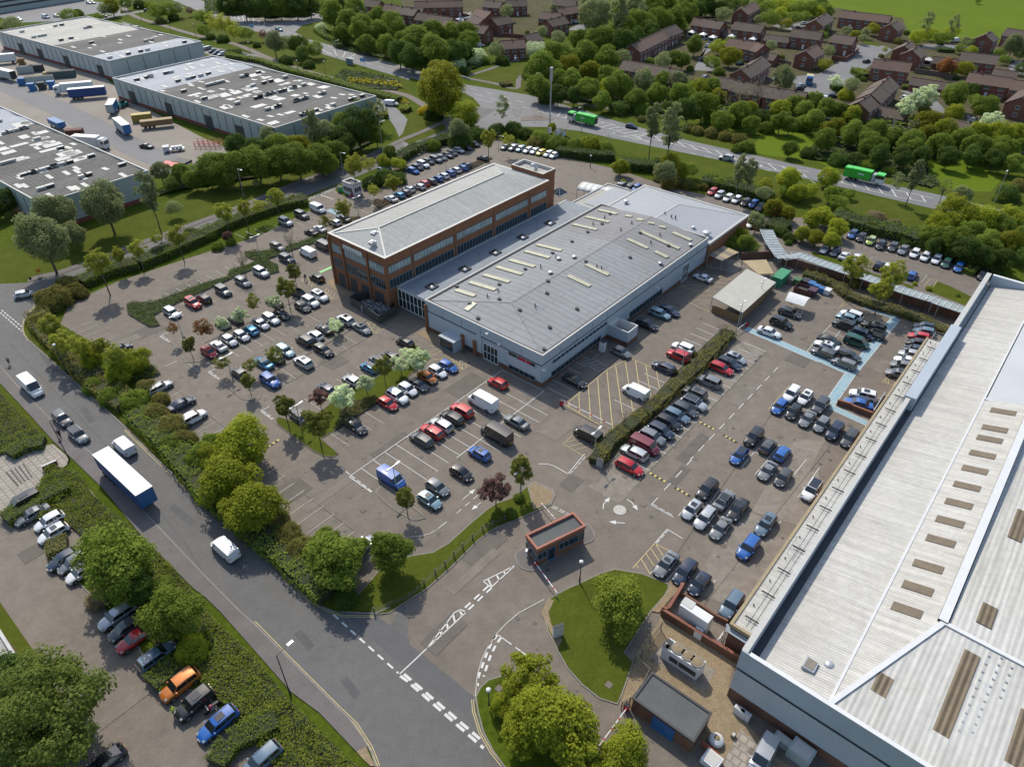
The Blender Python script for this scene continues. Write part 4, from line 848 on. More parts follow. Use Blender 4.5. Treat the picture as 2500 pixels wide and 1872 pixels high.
rr.face([ab(ea, l1, z1_), ab(sa, l2, z2_), ab(sa, cb+XB, z2_), ab(ea, cb+XB, z1_-.3)], M_WHRB)
rr.face([ab(sa, l2+.5, z2_-.05), ab(sa, cb+XB, z2_-.05), ab(fa, cb+XB, 8.4), ab(fa, l2+.5, 8.4)][::-1], M_WHRB)
gp = toab(W1('43:1730,930', 10.2))[0]
rr.face([ab(tb_, l1, z1_), ab(fa-.6, l1, z1_), ab(fa-.6, l2+12, 8.9), ab(tb_, l2+12, 8.9+1.)], M_WHS) if False else rr.face([ab(tb_+.2, l1+.3, z1_+.02), ab(fa-.6, l1+.3, z1_+.02), ab(fa-.6, cb+XB, z1_+2.2), ab(tb_+.2, cb+XB, z1_+2.2)], M_WHS)
rf = rr.build('roof', root)
mb = MB(); mb.bar(ab(ea, l1, z1_+.06), ab(fa-.6, l1, z1_+.06), .28, M_WHITEP, .1); mb.bar(ab(ea, l1, z1_+.1), ab(sa, l2, z2_+.1), .55, M_WHITEP, .14); mb.bar(ab(sa, l2, z2_+.1), ab(sa, cb+XB, z2_+.1), .5, M_WHITEP, .14)
mb.bar(ab(tb_, l1, z1_+.1), ab(tb_, cb+XB, z1_+2.4), .4, M_WHITEP, .3); mb.build('ridge_capping', rf)
mb = MB(); mb.prism(Rect(sa, l2-.6, tb_, l2+.35).P(), 8., z2_+.3, M_DARK, M_WHITEP); mb.build('upstand', rf)
mb = MB(); mb.prism(Rect(gp, l2+.4, gp+.9, cb+XB).P(), 8, 9.75, M_DARK, M_BLK); mb.build('valley_gutter_and_shade', rf)
def pw(a, b, l1=l1, l2=l2): return z1_+(z2_-z1_)*(b-l1)/(l2-l1)
for t in ('42:1850,1115 2120,1165', '42:1760,1295 2030,1350', '42:1705,1405 1975,1465', '42:1625,1570 1900,1630', '43:1545,75 1815,145', '43:1455,250 1735,325', '43:1365,435 1650,515', '43:1265,625 1560,710', '43:1160,830 1465,920', '43:1020,1100 1335,1200', '43:905,1330 1225,1440', '43:785,1570 1110,1670'):
    s1, s2 = t.split(' '); pre = s1.split(':')[0]; a_, b_ = toab(W1(s1, 9.)); a2, b2 = toab(W1(pre+':'+s2, 9.6)); am = (a_+a2)/2
    mb = MB(); mb.bar(ab(am, b_, pw(am, b_)+.05), ab(am, b2, pw(am, b2)+.05), 1.3, M_BROWNL, .1); mb.build('rooflight', rf)
def south(a): return (z1_-.15)+(z2_-z1_+.15)*(a-ea)/(sa-ea)
for t in ('44:630,880 740,650', '44:1305,1310 1640,460', '44:2080,1655 2270,1080'):
    s1, s2 = t.split(' '); pre = s1.split(':')[0]; a_, b_ = toab(W1(s1, 8.8)); a2, b2 = toab(W1(pre+':'+s2, 9.6)); bm_ = (b_+b2)/2
    mb = MB(); mb.bar(ab(a_, bm_, south(a_)+.08), ab(a2, bm_, south(a2)+.08), 1.5, M_BROWNLB, .1); mb.build('rooflight', rf)
roofB = lambda a: z2_-.05+(8.4-z2_+.05)*(a-sa)/(fa-sa)+.06
for t in ('43:2100,870 2212,560', '44:1760,160 1830,-60'):
    s1, s2 = t.split(' '); pre = s1.split(':')[0]; a_, b_ = toab(W1(s1, 9.7)); a2, b2 = toab(W1(pre+':'+s2, 9.7)); bm_ = (b_+b2)/2
    mb = MB(); mb.bar(ab(a_, bm_, roofB(a_)), ab(a2, bm_, roofB(a2)), 1.5, M_BROWNLB, .12); mb.build('rooflight', rf)
for t in ('34:2110,570', '44:105,570'):
    p = W1(t, 8.); mb = MB()
    if t[0] == '3': mb.box(p, (1.5, 1.3, .7), M_METAL, az=AZ); mb.box(p+ZV*.37, (1.2, 1., .06), M_CONC, az=AZ)
    else: mb.tube([p-ZV*.4, p+ZV*.2], [.3, .3], M_DARK, 10); mb.sphere(p+ZV*.2, (.55, .55, .3), M_METAL, 12, 4, True)
    mb.build('roof_cowl', rf)
for col in (('44:1840,410', '44:1510,1270'), ('44:1945,510', '44:1650,1290'), ('44:2080,540', '44:1925,945')):
    p, q = W1(col[0], 9.7), W1(col[1], 9.); n = 11 if col[0] != '44:2080,540' else 6
    for i in range(n):
        c = p+(q-p)*(i/(n-1)); a_, _b = toab(c); pp = MB(); pp.box(Vector((c.x, c.y, south(a_)+.1)), (.2, .22, .06), M_METAL, az=AZ); pp.build('roof_bracket', rf)
mb = MB(); mb.prism(Rect(ea, cb+.56, m2, cb+2.0).P(), zg-.2, zg+.16, M_DARK, mat('gutter_shade', (.05, .052, .06), .8, noise=[(.4, .2)])); mb.prism(Rect(m2, cb+1.26, fa-.7, cb+2.0).P(), zg-.2, zg+.16, M_DARK, MATS['gutter_shade']); mb.build('valley_gutter_and_shade', rf)  # gutter strip along the parapet, coloured dark to paint in the parapet's shadow
# ---- lean-to with railings
NZ = 4.5; na, nb = toab(W1('34:1230,105', NZ)); ka, kb = toab(W1('42:1175,340', NZ)); print('leanto', na, nb, ka, kb, cb)
root = tag(empty('lean_to_roof', ab(na, nb)), 'long narrow white lean-to roof with ochre edge and rails beside the white roofed building', 'lean-to')
nr = Rect(na, (nb+kb)/2, ka, cb-.42)
mb = MB(); mb.prism(nr.P(.1), 0, NZ-.4, M_BRICK); mb.build('wall', root)
mb = MB(); mb.prism(nr.P(), NZ-.4, NZ-.05, M_YFAS, M_WHR); rf = mb.build('roof', root)
mb = MB(); q = nr; mb.prism(Rect(q.a0-.05, q.b0-.05, q.a1, q.b0+.32).P(), NZ-.45, NZ+.12, M_YFAS); mb.prism(Rect(q.a0-.05, q.b0+.36, q.a0+.3, q.b1).P(), NZ-.45, NZ+.12, M_YFAS); mb.build('fascia', rf)
mb = MB()
for off in (1.4, 2.0, 2.9): mb.bar(ab(q.a0+1, q.b0+off, NZ+.25), ab(q.a1-2, q.b0+off, NZ+.25), .06, M_METAL, .06)
mb.build('pipe_run', root)
n = int((q.a1-q.a0)/4.6)
for i in range(n):
    a_ = q.a0+2+i*4.6; mb = MB(); mb.bar(ab(a_, q.b0+.9, NZ+.3), ab(a_, q.b0+3.1, NZ+.3), .13, M_BLK, .12); mb.box(ab(a_, q.b0+3.25, NZ+.2), (.5, .5, .35), M_METAL, az=AZ); mb.box(ab(a_+2.2, q.b0+1., NZ+.12), (.15, .15, .2), M_BLK, az=AZ); mb.build('rail_bracket', root)
mb = MB()
for t in ('42:1220,320', '33:2000,900'):
    p = W1(t, NZ); a_, b_ = toab(p)
    for k in range(4): mb.tube([ab(a_-k*.9, q.b0+.9, NZ), ab(a_-k*.9, q.b0+.9, NZ+1.1), ab(a_-k*.9, q.b0+3.2, NZ+1.1), ab(a_-k*.9, q.b0+3.2, NZ)], [.035]*4, M_METAL, 5)
    mb.tube([ab(a_, q.b0+.9, NZ+1.1), ab(a_-2.7, q.b0+.9, NZ+1.1)], [.035]*2, M_METAL, 5); mb.tube([ab(a_, q.b0+3.2, NZ+1.1), ab(a_-2.7, q.b0+3.2, NZ+1.1)], [.035]*2, M_METAL, 5)
mb.build('access_ladder', root)
# ---- grey entrance canopy at the foot of the lean-to
P = W('34:1215,110 1470,240 1420,330 1210,190', 3.8); root = tag(empty('slatted_canopy', P[0]), 'small dark grey ribbed canopy over steps at the near end of the lean-to roof', 'canopy')
mb = MB(); mb.prism(P, 3.6, 3.75, M_DARK, M_CLADA); mb.build('roof', root); mb = MB()
for a, b in (('34:1110,300', '34:1210,165'), ('34:1110,310', '34:1310,440')):
    p, q = W1(a, 1.), W1(b, 1.); 
    for z in (.6, 1.1): mb.tube([(p.x, p.y, z), (q.x, q.y, z)], [.035]*2, M_METAL, 5)
    for k in range(5): c = p+(q-p)*(k/4); mb.tube([(c.x, c.y, 0), (c.x, c.y, 1.1)], [.03]*2, M_METAL, 5)
mb.build('handrail', root); mb = MB()
for p in P: mb.tube([(p.x, p.y, 0), (p.x, p.y, 3.6)], [.06]*2, M_METAL, 6)
mb.build('post', root)

# ---- gatehouse
def quad_building(name, label, cat, near, left, far, right, z, wallm, roofm, copm, par_=.45, cw=.35):
    P = [W1(t, z) for t in (near, left, far, right)]
    # square it up
    c = sum(P, Vector())/4; u = ((P[3]-P[0])+(P[2]-P[1]))/2; v = ((P[1]-P[0])+(P[2]-P[3]))/2
    u.z = v.z = 0; lu, lv = u.length, v.length; u.normalize(); v = (v-u*v.dot(u)).normalized()
    P = [c-u*lu/2-v*lv/2, c-u*lu/2+v*lv/2, c+u*lu/2+v*lv/2, c+u*lu/2-v*lv/2]; P = zv(P, 0)
    root = tag(empty(name, P[0]), label, cat)
    mb = MB(); I_ = [P[0]+u*.1+v*.1, P[1]+u*.1-v*.1, P[2]-u*.1-v*.1, P[3]-u*.1+v*.1]
    mb.prism(I_, 0, z-par_, wallm, roofm); mb.build('wall', root)
    parapet(root, P, z-par_-.1, z, cw, copm, cm=copm)
    return root, P, u, v, lu, lv
def fwin(parent, p, d, n, t0, t1, z0, z1, k, glass=None, frame=None, name='window'):
    """window on a free wall: p base point, d unit along, n outward"""
    f = MB(); fm = frame or M_FRAME; at_ = lambda t, z, o: p+d*t+n*o+ZV*z
    for i in range(k+1): t = t0+(t1-t0)*i/k; f.box(at_(t, (z0+z1)/2, .04), (.09, .1, z1-z0), fm, x=d)
    f.box(at_((t0+t1)/2, z0-.05, .06), (t1-t0+.15, .16, .1), fm, x=d); f.box(at_((t0+t1)/2, z1+.04, .05), (t1-t0+.1, .12, .08), fm, x=d)
    fo = f.build(name, parent); g = MB(); g.box(at_((t0+t1)/2, (z0+z1)/2, .01), (t1-t0, .04, z1-z0), glass or M_GLASS, x=d); g.build('pane', fo); return fo
root, P, u, v, lu, lv = quad_building('gatehouse', 'small brick gatehouse with terracotta coping and flat roof on the entrance island', 'gatehouse', '23:1375,970', '23:1250,805', '23:1770,560', '23:1905,712', 3.6, M_BRICK2, mat('dark_felt', (.085, .09, .09), .85, noise=[(.3, .15), (4., .1)]), M_TERRA, .4, .3)
q = P[0]+v*.1-u*0; fwin(root, P[0]+v*.09, u, -v, .2, 1.6, 1.2, 2.4, 2); fwin(root, P[0]+v*.09, u, -v, 3.6, 6., 1.2, 2.4, 3); fwin(root, P[0]+v*.09, u, -v, lu-1.9, lu-.2, 1.2, 2.4, 2); fwin(root, P[0]+v*.09, u, -v, 1.9, 2.9, .15, 2.3, 1, name='door', frame=M_BLU)
fwin(root, P[0]+u*.09, v, -u, .2, lv-.2, 1.2, 2.4, 3)
c = W1('23:1265,1000', 1.); mb = MB(); mb.tube([(c.x, c.y, 0), (c.x, c.y, 1.1)], [.08]*2, M_WHITEP, 8); mb.box((c.x, c.y, 1.3), (.6, .35, .5), M_WHITEP, az=20); o = mb.build('ticket_post'); tag(o, 'white ticket post standing at the left end wall of the brick gatehouse', 'post')
# kiosk by the side entrance
root, P, u, v, lu, lv = quad_building('entry_kiosk', 'small pale grey kiosk with open box roof at the side road entrance', 'kiosk', '11:1590,342', '11:1480,300', '11:1575,262', '11:1690,305', 3.5, M_WHITEP, M_DARK, M_TRIM, .5, .4)
fwin(root, P[0]+v*.09, u, -v, .5, lu-.4, 1., 2.3, 3, frame=M_WFRAME); fwin(root, P[0]+u*.09, v, -u, .4, lv-.3, 1., 2.3, 4, frame=M_WFRAME)
# substation
root, P, u, v, lu, lv = quad_building('brick_substation', 'brown brick substation with a flat dark grey felt roof beside the gravel compound', 'substation', '34:190,912', '34:405,632', '34:1060,1075', '34:860,1400', 2.7, M_BRICK, MATS['dark_felt'], M_DARK, .15, .25)
fwin(root, P[0]+v*.09, (P[3]-P[0]).normalized(), -(P[1]-P[0]).normalized(), lu*.36, lu*.36+2.6, .15, 2., 2, glass=M_BLU, frame=M_BLU, name='double_door')
# generator cabinets
def cabinet(name, label, cat, near, left, far, right, z, h, m, extra=None):
    P = [W1(t, z) for t in (near, left, far, right)]; P = zv(P, 0); root = tag(empty(name, P[0]), label, cat)
    mb = MB(); mb.prism(P, .12, h, m); mb.build('casing', root); return root, P
root, P = cabinet('generator_cabinet', 'weathered white generator cabinet with round scorched fans on top, on the gravel', 'generator', '34:905,612', '34:520,360', '34:600,268', '34:993,525', 2.4, 2.4, M_WHITEP)
for k, t in enumerate(('34:690,385', '34:795,455', '34:895,525')):
    c = W1(t, 2.42); mb = MB(); mb.tube([c, c+ZV*.12], [.85, .8], M_CONC, 16); mb.sphere(c+ZV*.1, (.6, .6, .12), M_GRAV, 12, 3, True); mb.build('fan', root)
for t in ('34:600,310', '34:560,355', '34:590,365'):
    c = W1(t, 2.44); mb = MB(); mb.box(c, (.7, .6, .05), M_DARK, az=AZ+90); mb.build('vent', root)
d = (P[0]-P[1]); n = Vector((d.y, -d.x, 0)).normalized(); n = n if n.dot(Vector((0, -1, 0))) > 0 else -n
for f_ in (.35, .62, .85):
    mb = MB(); mb.box(P[1]+d*f_+n*.02+ZV*1.2, (1.1, .06, .8), M_DARK, x=d); mb.build('louvre', root)
root, P = cabinet('plant_container', 'clean white plant container standing between the low brick walls', 'container', '33:1010,1765', '33:705,1565', '33:770,1497', '33:1072,1692', 2.8, 2.8, M_WHITEP)
c = W1('33:800,1545', 2.82); mb = MB(); mb.box(c, (1.5, 1.2, .06), M_TRIM, az=AZ+90); mb.build('vent', root)
root, P = cabinet('control_cubicle', 'small white control cubicle at the foot of the white plant container', 'cubicle', '34:945,240', '34:865,190', '34:885,135', '34:965,185', 1.3, 1.3, M_WHITEP)
# low brick walls round the plant
def wall_line(name, label, cat, txt, h, m, th=.3, cop=None, z=0):
    P = W(txt); mb = MB()
    for a, b in zip(P, P[1:]): mb.bar(a+ZV*(h/2+z), b+ZV*(h/2+z), th, m, h)
    o = mb.build(name); tag(o, label, cat)
    if cop:
        mb = MB()
        for a, b in zip(P, P[1:]): mb.bar(a+ZV*(h+z+.03), b+ZV*(h+z+.03), th+.1, cop, .06)
        mb.build('coping', o)
    return o
wall_line('brick_wall', 'brown brick retaining wall between the gravel and the white plant container', 'wall', '34:1330,540 500,20 33:570,1660 730,1395', 1.3, M_BRICK, cop=M_BRICKH)
wall_line('brick_wall', 'low orange topped brick wall between the container and the blue parked car', 'wall', '33:700,1460 770,1500 34:1060,40 1215,120', .8, M_BRICK)
wall_line('brick_wall', 'low dark red brick wall beside the blue saloon and white estate at the lean-to', 'wall', '42:185,1055 340,1100 350,1115 560,1195', 1., M_BRICK, cop=M_BRICK2)
wall_line('crash_rail', 'silver crash rail leaning along the lean-to beside the white estate car', 'rail', '42:575,1160 700,960', .8, M_METAL, th=.15)
wall_line('plaza_wall', 'low pale capped wall between the paved steps and the planted bank', 'wall', '02:220,1620 460,1500', .9, M_BRICK, cop=M_TRIM)
wall_line('plaza_wall', 'short brown wall at the road end of the paved plaza', 'wall', '03:470,120 630,50', .9, M_BRICK, cop=M_TRIM)
wall_line('garden_wall', 'long red brick wall running under the glazed walkway roof', 'wall', '31:1360,1150 1720,1130', 1.8, M_BRICK)
wall_line('garden_wall', 'red brick wall carrying on below the glass walkway towards the white building', 'wall', '31:1800,1190 2212,1320 41:220,1375 500,1450 900,1600 42:1000,-20 1250,60 1520,150', 2.0, M_BRICK)
# steps on the plaza
mb = MB()
for k in range(5):
    P = W(f'03:{75+k*45},{140-k*22} {200+k*38},{285-k*22}')
    mb.bar(P[0]+ZV*(.2+.0*k), P[1]+ZV*(.2), .12, M_DARK, .12)
o = mb.build('plaza_step'); tag(o, 'flight of shallow paved steps on the slabbed plaza', 'steps')
# covered walkway
root = tag(empty('covered_walkway', W1('31:1800,1120')), 'long glazed walkway canopy with white ribs zigzagging behind the shelters', 'walkway canopy')
M_PC = mat('polycarbonate', (.26, .30, .295), .3, noise=[(.4, .3)])
P = W('31:1640,830 1700,960 1810,1120 2000,1100 41:0,1175 280,1270 480,1330 900,1480 1230,1580 42:1290,-50 1560,40', 2.7)
mb = MB(); ribbon(mb, zv(P, 2.7), 3., M_PC, z=2.7); mb.build('roof', root); mb = MB()
for a, b in zip(P, P[1:]):
    L_ = (b-a).length; n = max(1, int(L_/1.1)); d = (b-a)/L_; nn = Vector((-d.y, d.x, 0))
    for i in range(n): c = a+d*(i*L_/n); mb.bar(c+nn*1.5+ZV*.06, c-nn*1.5+ZV*.06, .1, M_WHITEP, .1)
    for s_ in (-1.5, 1.5): mb.bar(a+nn*s_, b+nn*s_, .12, M_METAL, .15)
mb.build('rib', root)
for a, b in zip(P, P[1:]):
    d = (b-a).normalized(); nn = Vector((-d.y, d.x, 0))
    for s_ in (-1.4, 1.4): q = a+nn*s_+d*.5; mb = MB(); mb.tube([(q.x, q.y, 0), (q.x, q.y, 2.7)], [.07]*2, M_METAL, 6); mb.build('post', root)
# shelter, pergola, tent
root = tag(empty('bike_shelter', W1('31:1400,1500')), 'pale flat roofed shelter with timber boarded sides in the service yard', 'shelter')
P = [W1(t, 3.1) for t in ('31:1430,1250', '31:1745,1395', '32:1385,68', '31:1060,1555')]; mb = MB(); mb.prism(zv(P, 0), 2.95, 3.12, M_TRIM, mat('pale_green_roof', (.36, .355, .31), .6, noise=[(.3, .1), (2., .06)])); mb.build('roof', root)
q = [W1(t, 0) for t in ('32:1045,65', '32:1335,180', '32:1540,0', '31:1700,1480')]; mb = MB()
for a, b in zip(q, q[1:]): mb.bar(a+ZV*.9, b+ZV*.9, .1, M_WOOD, 1.8)
mb.build('timber_side', root)
for p in P: mb = MB(); mb.tube([(p.x, p.y, 0), (p.x, p.y, 2.95)], [.08]*2, M_METAL, 6); mb.build('post', root)
root = tag(empty('timber_pergola', W1('31:1550,1300')), 'pale slatted timber canopy between the brick wall and the flat roofed shelter', 'canopy')
P = [W1(t, 2.6) for t in ('31:1380,1162', '31:1640,1150', '31:1722,1300', '31:1555,1306')]; mb = MB(); mb.prism(zv(P, 0), 2.5, 2.62, M_WOODP); mb.build('roof', root)
for p in P: mb = MB(); mb.tube([(p.x, p.y, 0), (p.x, p.y, 2.5)], [.07]*2, M_WOOD, 6); mb.build('post', root)
root = tag(empty('scalloped_canopy', W1('31:1180,1200')), 'dirty scalloped fabric canopy on grey posts at the corner of the large warehouse', 'canopy')
P = [W1(t, 3.) for t in ('31:1010,1100', '31:1180,1000', '31:1345,1070', '31:1165,1160')]; mb = MB(); K = 8
for i in range(K):
    for j in range(4):
        f_ = lambda s, t: (P[0]*(1-s)+P[3]*s)*(1-t)+(P[1]*(1-s)+P[2]*s)*t+ZV*(.35*math.sin(t*math.pi*4)**2)
        mb.face([f_(i/K, j/4), f_((i+1)/K, j/4), f_((i+1)/K, (j+1)/4), f_(i/K, (j+1)/4)], M_WOODP if (j % 2) else M_CONC)
mb.build('roof', root); q = [P[0], P[1], P[2], P[3], W1('31:1390,1170', 3)]
for p in q: mb = MB(); mb.tube([(p.x, p.y, 0), (p.x, p.y, 3.)], [.07]*2, M_METAL, 6); mb.build('post', root)
root = tag(empty('white_gazebo', W1('31:1980,1650')), 'white fabric gazebo with a curved top near the timber shelter', 'gazebo')
P = [W1(t, 2.4) for t in ('31:1845,1590', '31:1900,1497', '31:2125,1565', '31:2045,1655')]; mb = MB(); K = 6
f_ = lambda s, t: (P[0]*(1-s)+P[3]*s)*(1-t)+(P[1]*(1-s)+P[2]*s)*t+ZV*(.7*math.sin(t*math.pi))
for i in range(K):
    for j in range(K): mb.face([f_(i/K, j/K), f_((i+1)/K, j/K), f_((i+1)/K, (j+1)/K), f_(i/K, (j+1)/K)], M_WHITEP)
mb.build('fabric_top', root)
for p in P: mb = MB(); mb.tube([(p.x, p.y, 0), (p.x, p.y, 2.4)], [.04]*2, M_WHITEP, 6); mb.build('post', root)
def bin_(t, col, lab, name='wheeled_bin', s=(1.2, 1., 1.2), az=AZ):
    c = W1(t, s[2]/2); mb = MB(); mb.box(c, (s[0], s[1], s[2]-.15), col, az=az); o = mb.build(name); mb = MB(); mb.box(c+ZV*(s[2]/2), (s[0]+.08, s[1]+.08, .14), col, az=az); l = mb.build('lid', o); tag(o, lab, name.replace('wheeled_', '').replace('_', ' ')); return o
bin_('31:1795,1350', M_GRN, 'long bright green waste container behind the timber shelter', 'waste_container', (5., 2.2, 2.2), AZ)
bin_('31:1975,1385', mat('dark_green', (.05, .13, .05), .6), 'dark green wheeled bin to the right of the bright green container', s=(1.6, 1.4, 1.3))
bin_('31:1905,1375', M_CONC, 'pale grey crate between the two green waste containers', 'storage_crate', (1.6, 1.3, 1.))
bin_('31:2065,1390', M_BLK, 'black bin pile beside the dark green bin', s=(2., 1.5, 1.))
bin_('31:2130,1420', M_BLU, 'bright blue bin behind the brown skip', s=(1.6, 1.2, 1.1)); bin_('31:2185,1450', M_BLU, 'blue bin at the right end of the bin row', s=(1.2, 1.2, 1.1))
bin_('41:25,1480', M_BLU, 'blue bin next to a white sack below the brick wall', s=(1.1, 1., 1.2)); bin_('41:90,1495', M_WHITEP, 'white crinkled sack next to the blue bin below the brick wall', 'bulk_sack', (1.5, 1.2, 1.1))
root = tag(empty('skip', W1('31:2060,1475')), 'rusty brown open skip among the bins behind the white gazebo', 'skip'); a_, b_ = toab(W1('31:2050,1480', .6))
parapet(root, Rect(a_-1.2, b_-1.9, a_+1.2, b_+1.9).P(), .0, 1.3, .08, mat('rust', (.10, .035, .025), .8), name='side'); mb = MB(); mb.prism(Rect(a_-1.1, b_-1.8, a_+1.1, b_+1.8).P(), .0, .7, M_DARK); mb.build('load', root)
bin_('31:2140,1500', mat('plum', (.06, .025, .05), .6), 'dark plum bin to the right of the rusty skip', s=(2., 1.6, 1.4))
# plant enclosure beside the office with cooling units
root = tag(empty('plant_enclosure', W1('12:1850,100')), 'dark louvred fence enclosure holding grey cooling units at the foot of the office', 'enclosure')
P = W('12:1575,-20 1890,190 12:2070,90 11:2040,1500 11:1640,1600'); mb = MB()
for a, b in zip(P, P[1:]+P[:1]): mb.bar(a+ZV*1.0, b+ZV*1.0, .1, mat('slatted_fence', (.075, .07, .062), .7, stripes=((0, 0, 1), .2, 1.)), 2.)
mb.build('louvred_fence', root)
for k, t in enumerate('11:1730,1600 11:1790,1580 11:1720,1640 11:1800,1630 11:1880,1610 11:1870,1650 11:1950,1640 12:1900,20 12:1800,15 12:1960,10'.split()):
    p = W1(t, 1.7); q = empty('cooling_unit', (p.x, p.y, 0)); tag(q, 'grey box cooling unit with a round fan inside the louvred enclosure', 'cooling unit', 'cooling units in the plant enclosure')
    mb = MB(); mb.box((0, 0, .85), (1., 1., 1.5), M_METAL, az=AZ); c_ = mb.build('casing', q, local=True); mb = MB(); mb.tube([(0, 0, 1.6), (0, 0, 1.72)], [.42, .42], M_DARK, 12); mb.build('fan', q, local=True)
# blue condensers near the compound corner etc.
for t, l, c_, s_ in (('34:1350,1065', 'white air conditioning unit, the left of a pair on the gravel below the ribbed wall', M_WHITEP, (.5, 1.3, 1.2)), ('34:1405,1100', 'white air conditioning unit, the right of a pair on the gravel below the ribbed wall', M_WHITEP, (.5, 1.3, 1.2)), ('34:1830,1390', 'long grey locker against the brick foot of the ribbed wall', M_CLADG, (1., 2.2, 1.)), ('34:2015,1510', 'big green grey electrical cabinet at the foot of the ribbed wall', M_CLADG, (1.8, 2.4, 1.6)), ('34:1050,1590', 'plastic wrapped pallet of boxes beside the orange barrier', M_WHITEP, (1.6, 1.8, .9)), ('34:1285,1320', 'small grey box on the gravel by the paved ramp', M_CONC, (.5, .4, .5))):
    p = W1(t, s_[2]/2); mb = MB(); mb.box(p, s_, c_, az=AZ+4); nm = 'air_conditioner' if 'air cond' in l else 'locker' if 'locker' in l else 'electrical_cabinet' if 'cabinet' in l else 'wrapped_pallet' if 'pallet' in l else 'utility_box'
    o = mb.build(nm); tag(o, l, nm.replace('_', ' ')); mb = MB(); mb.box(p+ZV*(s_[2]/2+.02), (s_[0]*.8, s_[1]*.8, .05), M_TRIM, az=AZ+4); mb.build('top_cover', o)
p = W1('34:1100,1370', .4); mb = MB(); mb.sphere(p, (.85, .85, .6), M_WHITEP, 12, 6); mb.sphere(p+ZV*.35, (.45, .45, .35), M_GRAV, 10, 4); o = mb.build('bulk_bag'); tag(o, 'round white bulk bag of sand beside the substation', 'bulk bag')
p = W('34:940,1430 1110,1560'); mb = MB()
for z in (.15, .5, .9): mb.bar(p[0]+ZV*z, p[1]+ZV*z, .05, mat('orange_plastic', (.55, .11, .03), .5), .1)
for k in range(9): c = p[0]+(p[1]-p[0])*k/8; mb.bar(c+ZV*.1, c+ZV*1., .06, MATS['orange_plastic'])
o = mb.build('safety_barrier'); tag(o, 'orange plastic safety barrier lying between the substation and the pallet', 'barrier')
# white ev charger
def post_box(name, label, cat, t, h, s_, m, az=AZ):
    p = W1(t, 0); mb = MB(); mb.box((p.x, p.y, h/2), (s_[0], s_[1], h), m, az=az); o = mb.build(name); tag(o, label, cat); mb = MB(); mb.box((p.x, p.y, h+.03), (s_[0]*1.1, s_[1]*1.1, .08), M_DARK, az=az); mb.build('cap', o); return o
post_box('charging_unit', 'white charging unit beside the stair enclosure of the large warehouse', 'charger', '22:2080,480', 2.2, (.8, 1.1), M_WHITEP)
post_box('red_post', 'red barrier post below the near corner of the large warehouse', 'barrier post', '22:1640,1070', 1.1, (.45, .45), M_RED)
post_box('red_post', 'red barrier post near the timber shelter at the start of the blue lane', 'barrier post', '32:1430,215', 1.1, (.45, .45), M_RED)
post_box('red_post', 'red barrier post at the near side of the brick gatehouse', 'barrier post', '23:1365,1140', 1.1, (.45, .45), M_RED)
post_box('red_post', 'red barrier post by the corner of the brick substation', 'barrier post', '34:125,1040', 1.1, (.5, .5), M_RED)
post_box('red_post', 'red post in front of the pale grey kiosk', 'barrier post', '11:1590,475', 1.1, (.45, .45), M_RED)
post_box('green_bin', 'green bin on the left side of the pale grey kiosk', 'bin', '11:1470,420', 1.5, (1.3, 1.), M_GRN)
post_box('sign_totem', 'grey totem sign on the curved edge of the entrance lawn', 'sign', '24:1600,250', 2.2, (.35, 1.3), M_WHITEP, az=-20)
post_box('sign_totem', 'grey hooped totem at the foot of the long hedge', 'sign', '23:2050,80', 1.6, (.5, 1.), M_METAL)
for t, l in (('20:1510,1440', 'left of the three white telecom cabinets under the mast'), ('20:1600,1455', 'widest of the three white telecom cabinets under the mast'), ('20:1665,1470', 'right one of the three white telecom cabinets under the mast')): post_box('telecom_cabinet', l, 'cabinet', t, 1.7, (.9, 1.3 if 'wid' not in l else 3.), M_WHITEP, az=-60)
# barriers
def boom(t, label):
    P = W(t); p, q = P[0]+ZV*1., P[1]+ZV*1.; mb = MB(); mb.bar(p, q, .1, M_WHITEP, .12); o = mb.build('boom_barrier'); tag(o, label, 'barrier'); n = 4
    mb = MB()
    for k in range(n): mb.bar(p+(q-p)*((k+.3)/n)+ZV*.005, p+(q-p)*((k+.5)/n)+ZV*.005, .115, M_RED, .135)
    mb.build('red_band', o); mb = MB(); mb.tube([(q.x, q.y, 0), (q.x, q.y, 1.)], [.05]*2, M_WHITEP, 6); mb.build('rest_post', o)
boom('23:1345,1150 1590,1490', 'long white barrier arm reaching from the gatehouse to the entrance lawn')
boom('23:1570,690 1420,520', 'white barrier arm on the far side of the brick gatehouse')
boom('34:150,1040 24:2040,1480', 'white barrier arm by the substation half hidden by trees')
boom('32:1430,210 1310,300', 'short white barrier arm at the blue lane beside the long hedge')
boom('22:1640,1060 2180,1330', 'long low barrier arm along the yellow hatched yard')
# kerbside fence of the gate verge
P = W('14:1830,0 23:0,1500 160,1350 280,1240 385,1150 480,1050 575,960 680,860 790,770 900,720 1030,660'); root = tag(empty('verge_fence', P[0]), 'low post and wire fence curving along the entrance verge', 'fence'); mb = MB()
for a, b in zip(P, P[1:]):
    for z in (.3, .6, .9): mb.bar(a+ZV*z, b+ZV*z, .03, M_KERBD)
mb.build('rail', root)
for p in P: mb = MB(); mb.box((p.x, p.y, .6), (.16, .16, 1.2), M_KERBD); mb.build('fence_post', root)
P = W('34:500,180 380,330 290,480 215,540 370,680 260,870 160,990 70,1040'); root = tag(empty('compound_fence', P[0]), 'wire mesh fence between the entrance lawn and the gravel compound', 'fence'); mb = MB()
M_MESH = mat('wire_mesh', (.30, .27, .22), .8, alpha=.45)
for a, b in zip(P, P[1:]): mb.face([a+ZV*.1, b+ZV*.1, b+ZV*1.6, a+ZV*1.6], M_MESH); mb.bar(a+ZV*1.6, b+ZV*1.6, .05, M_KERB)
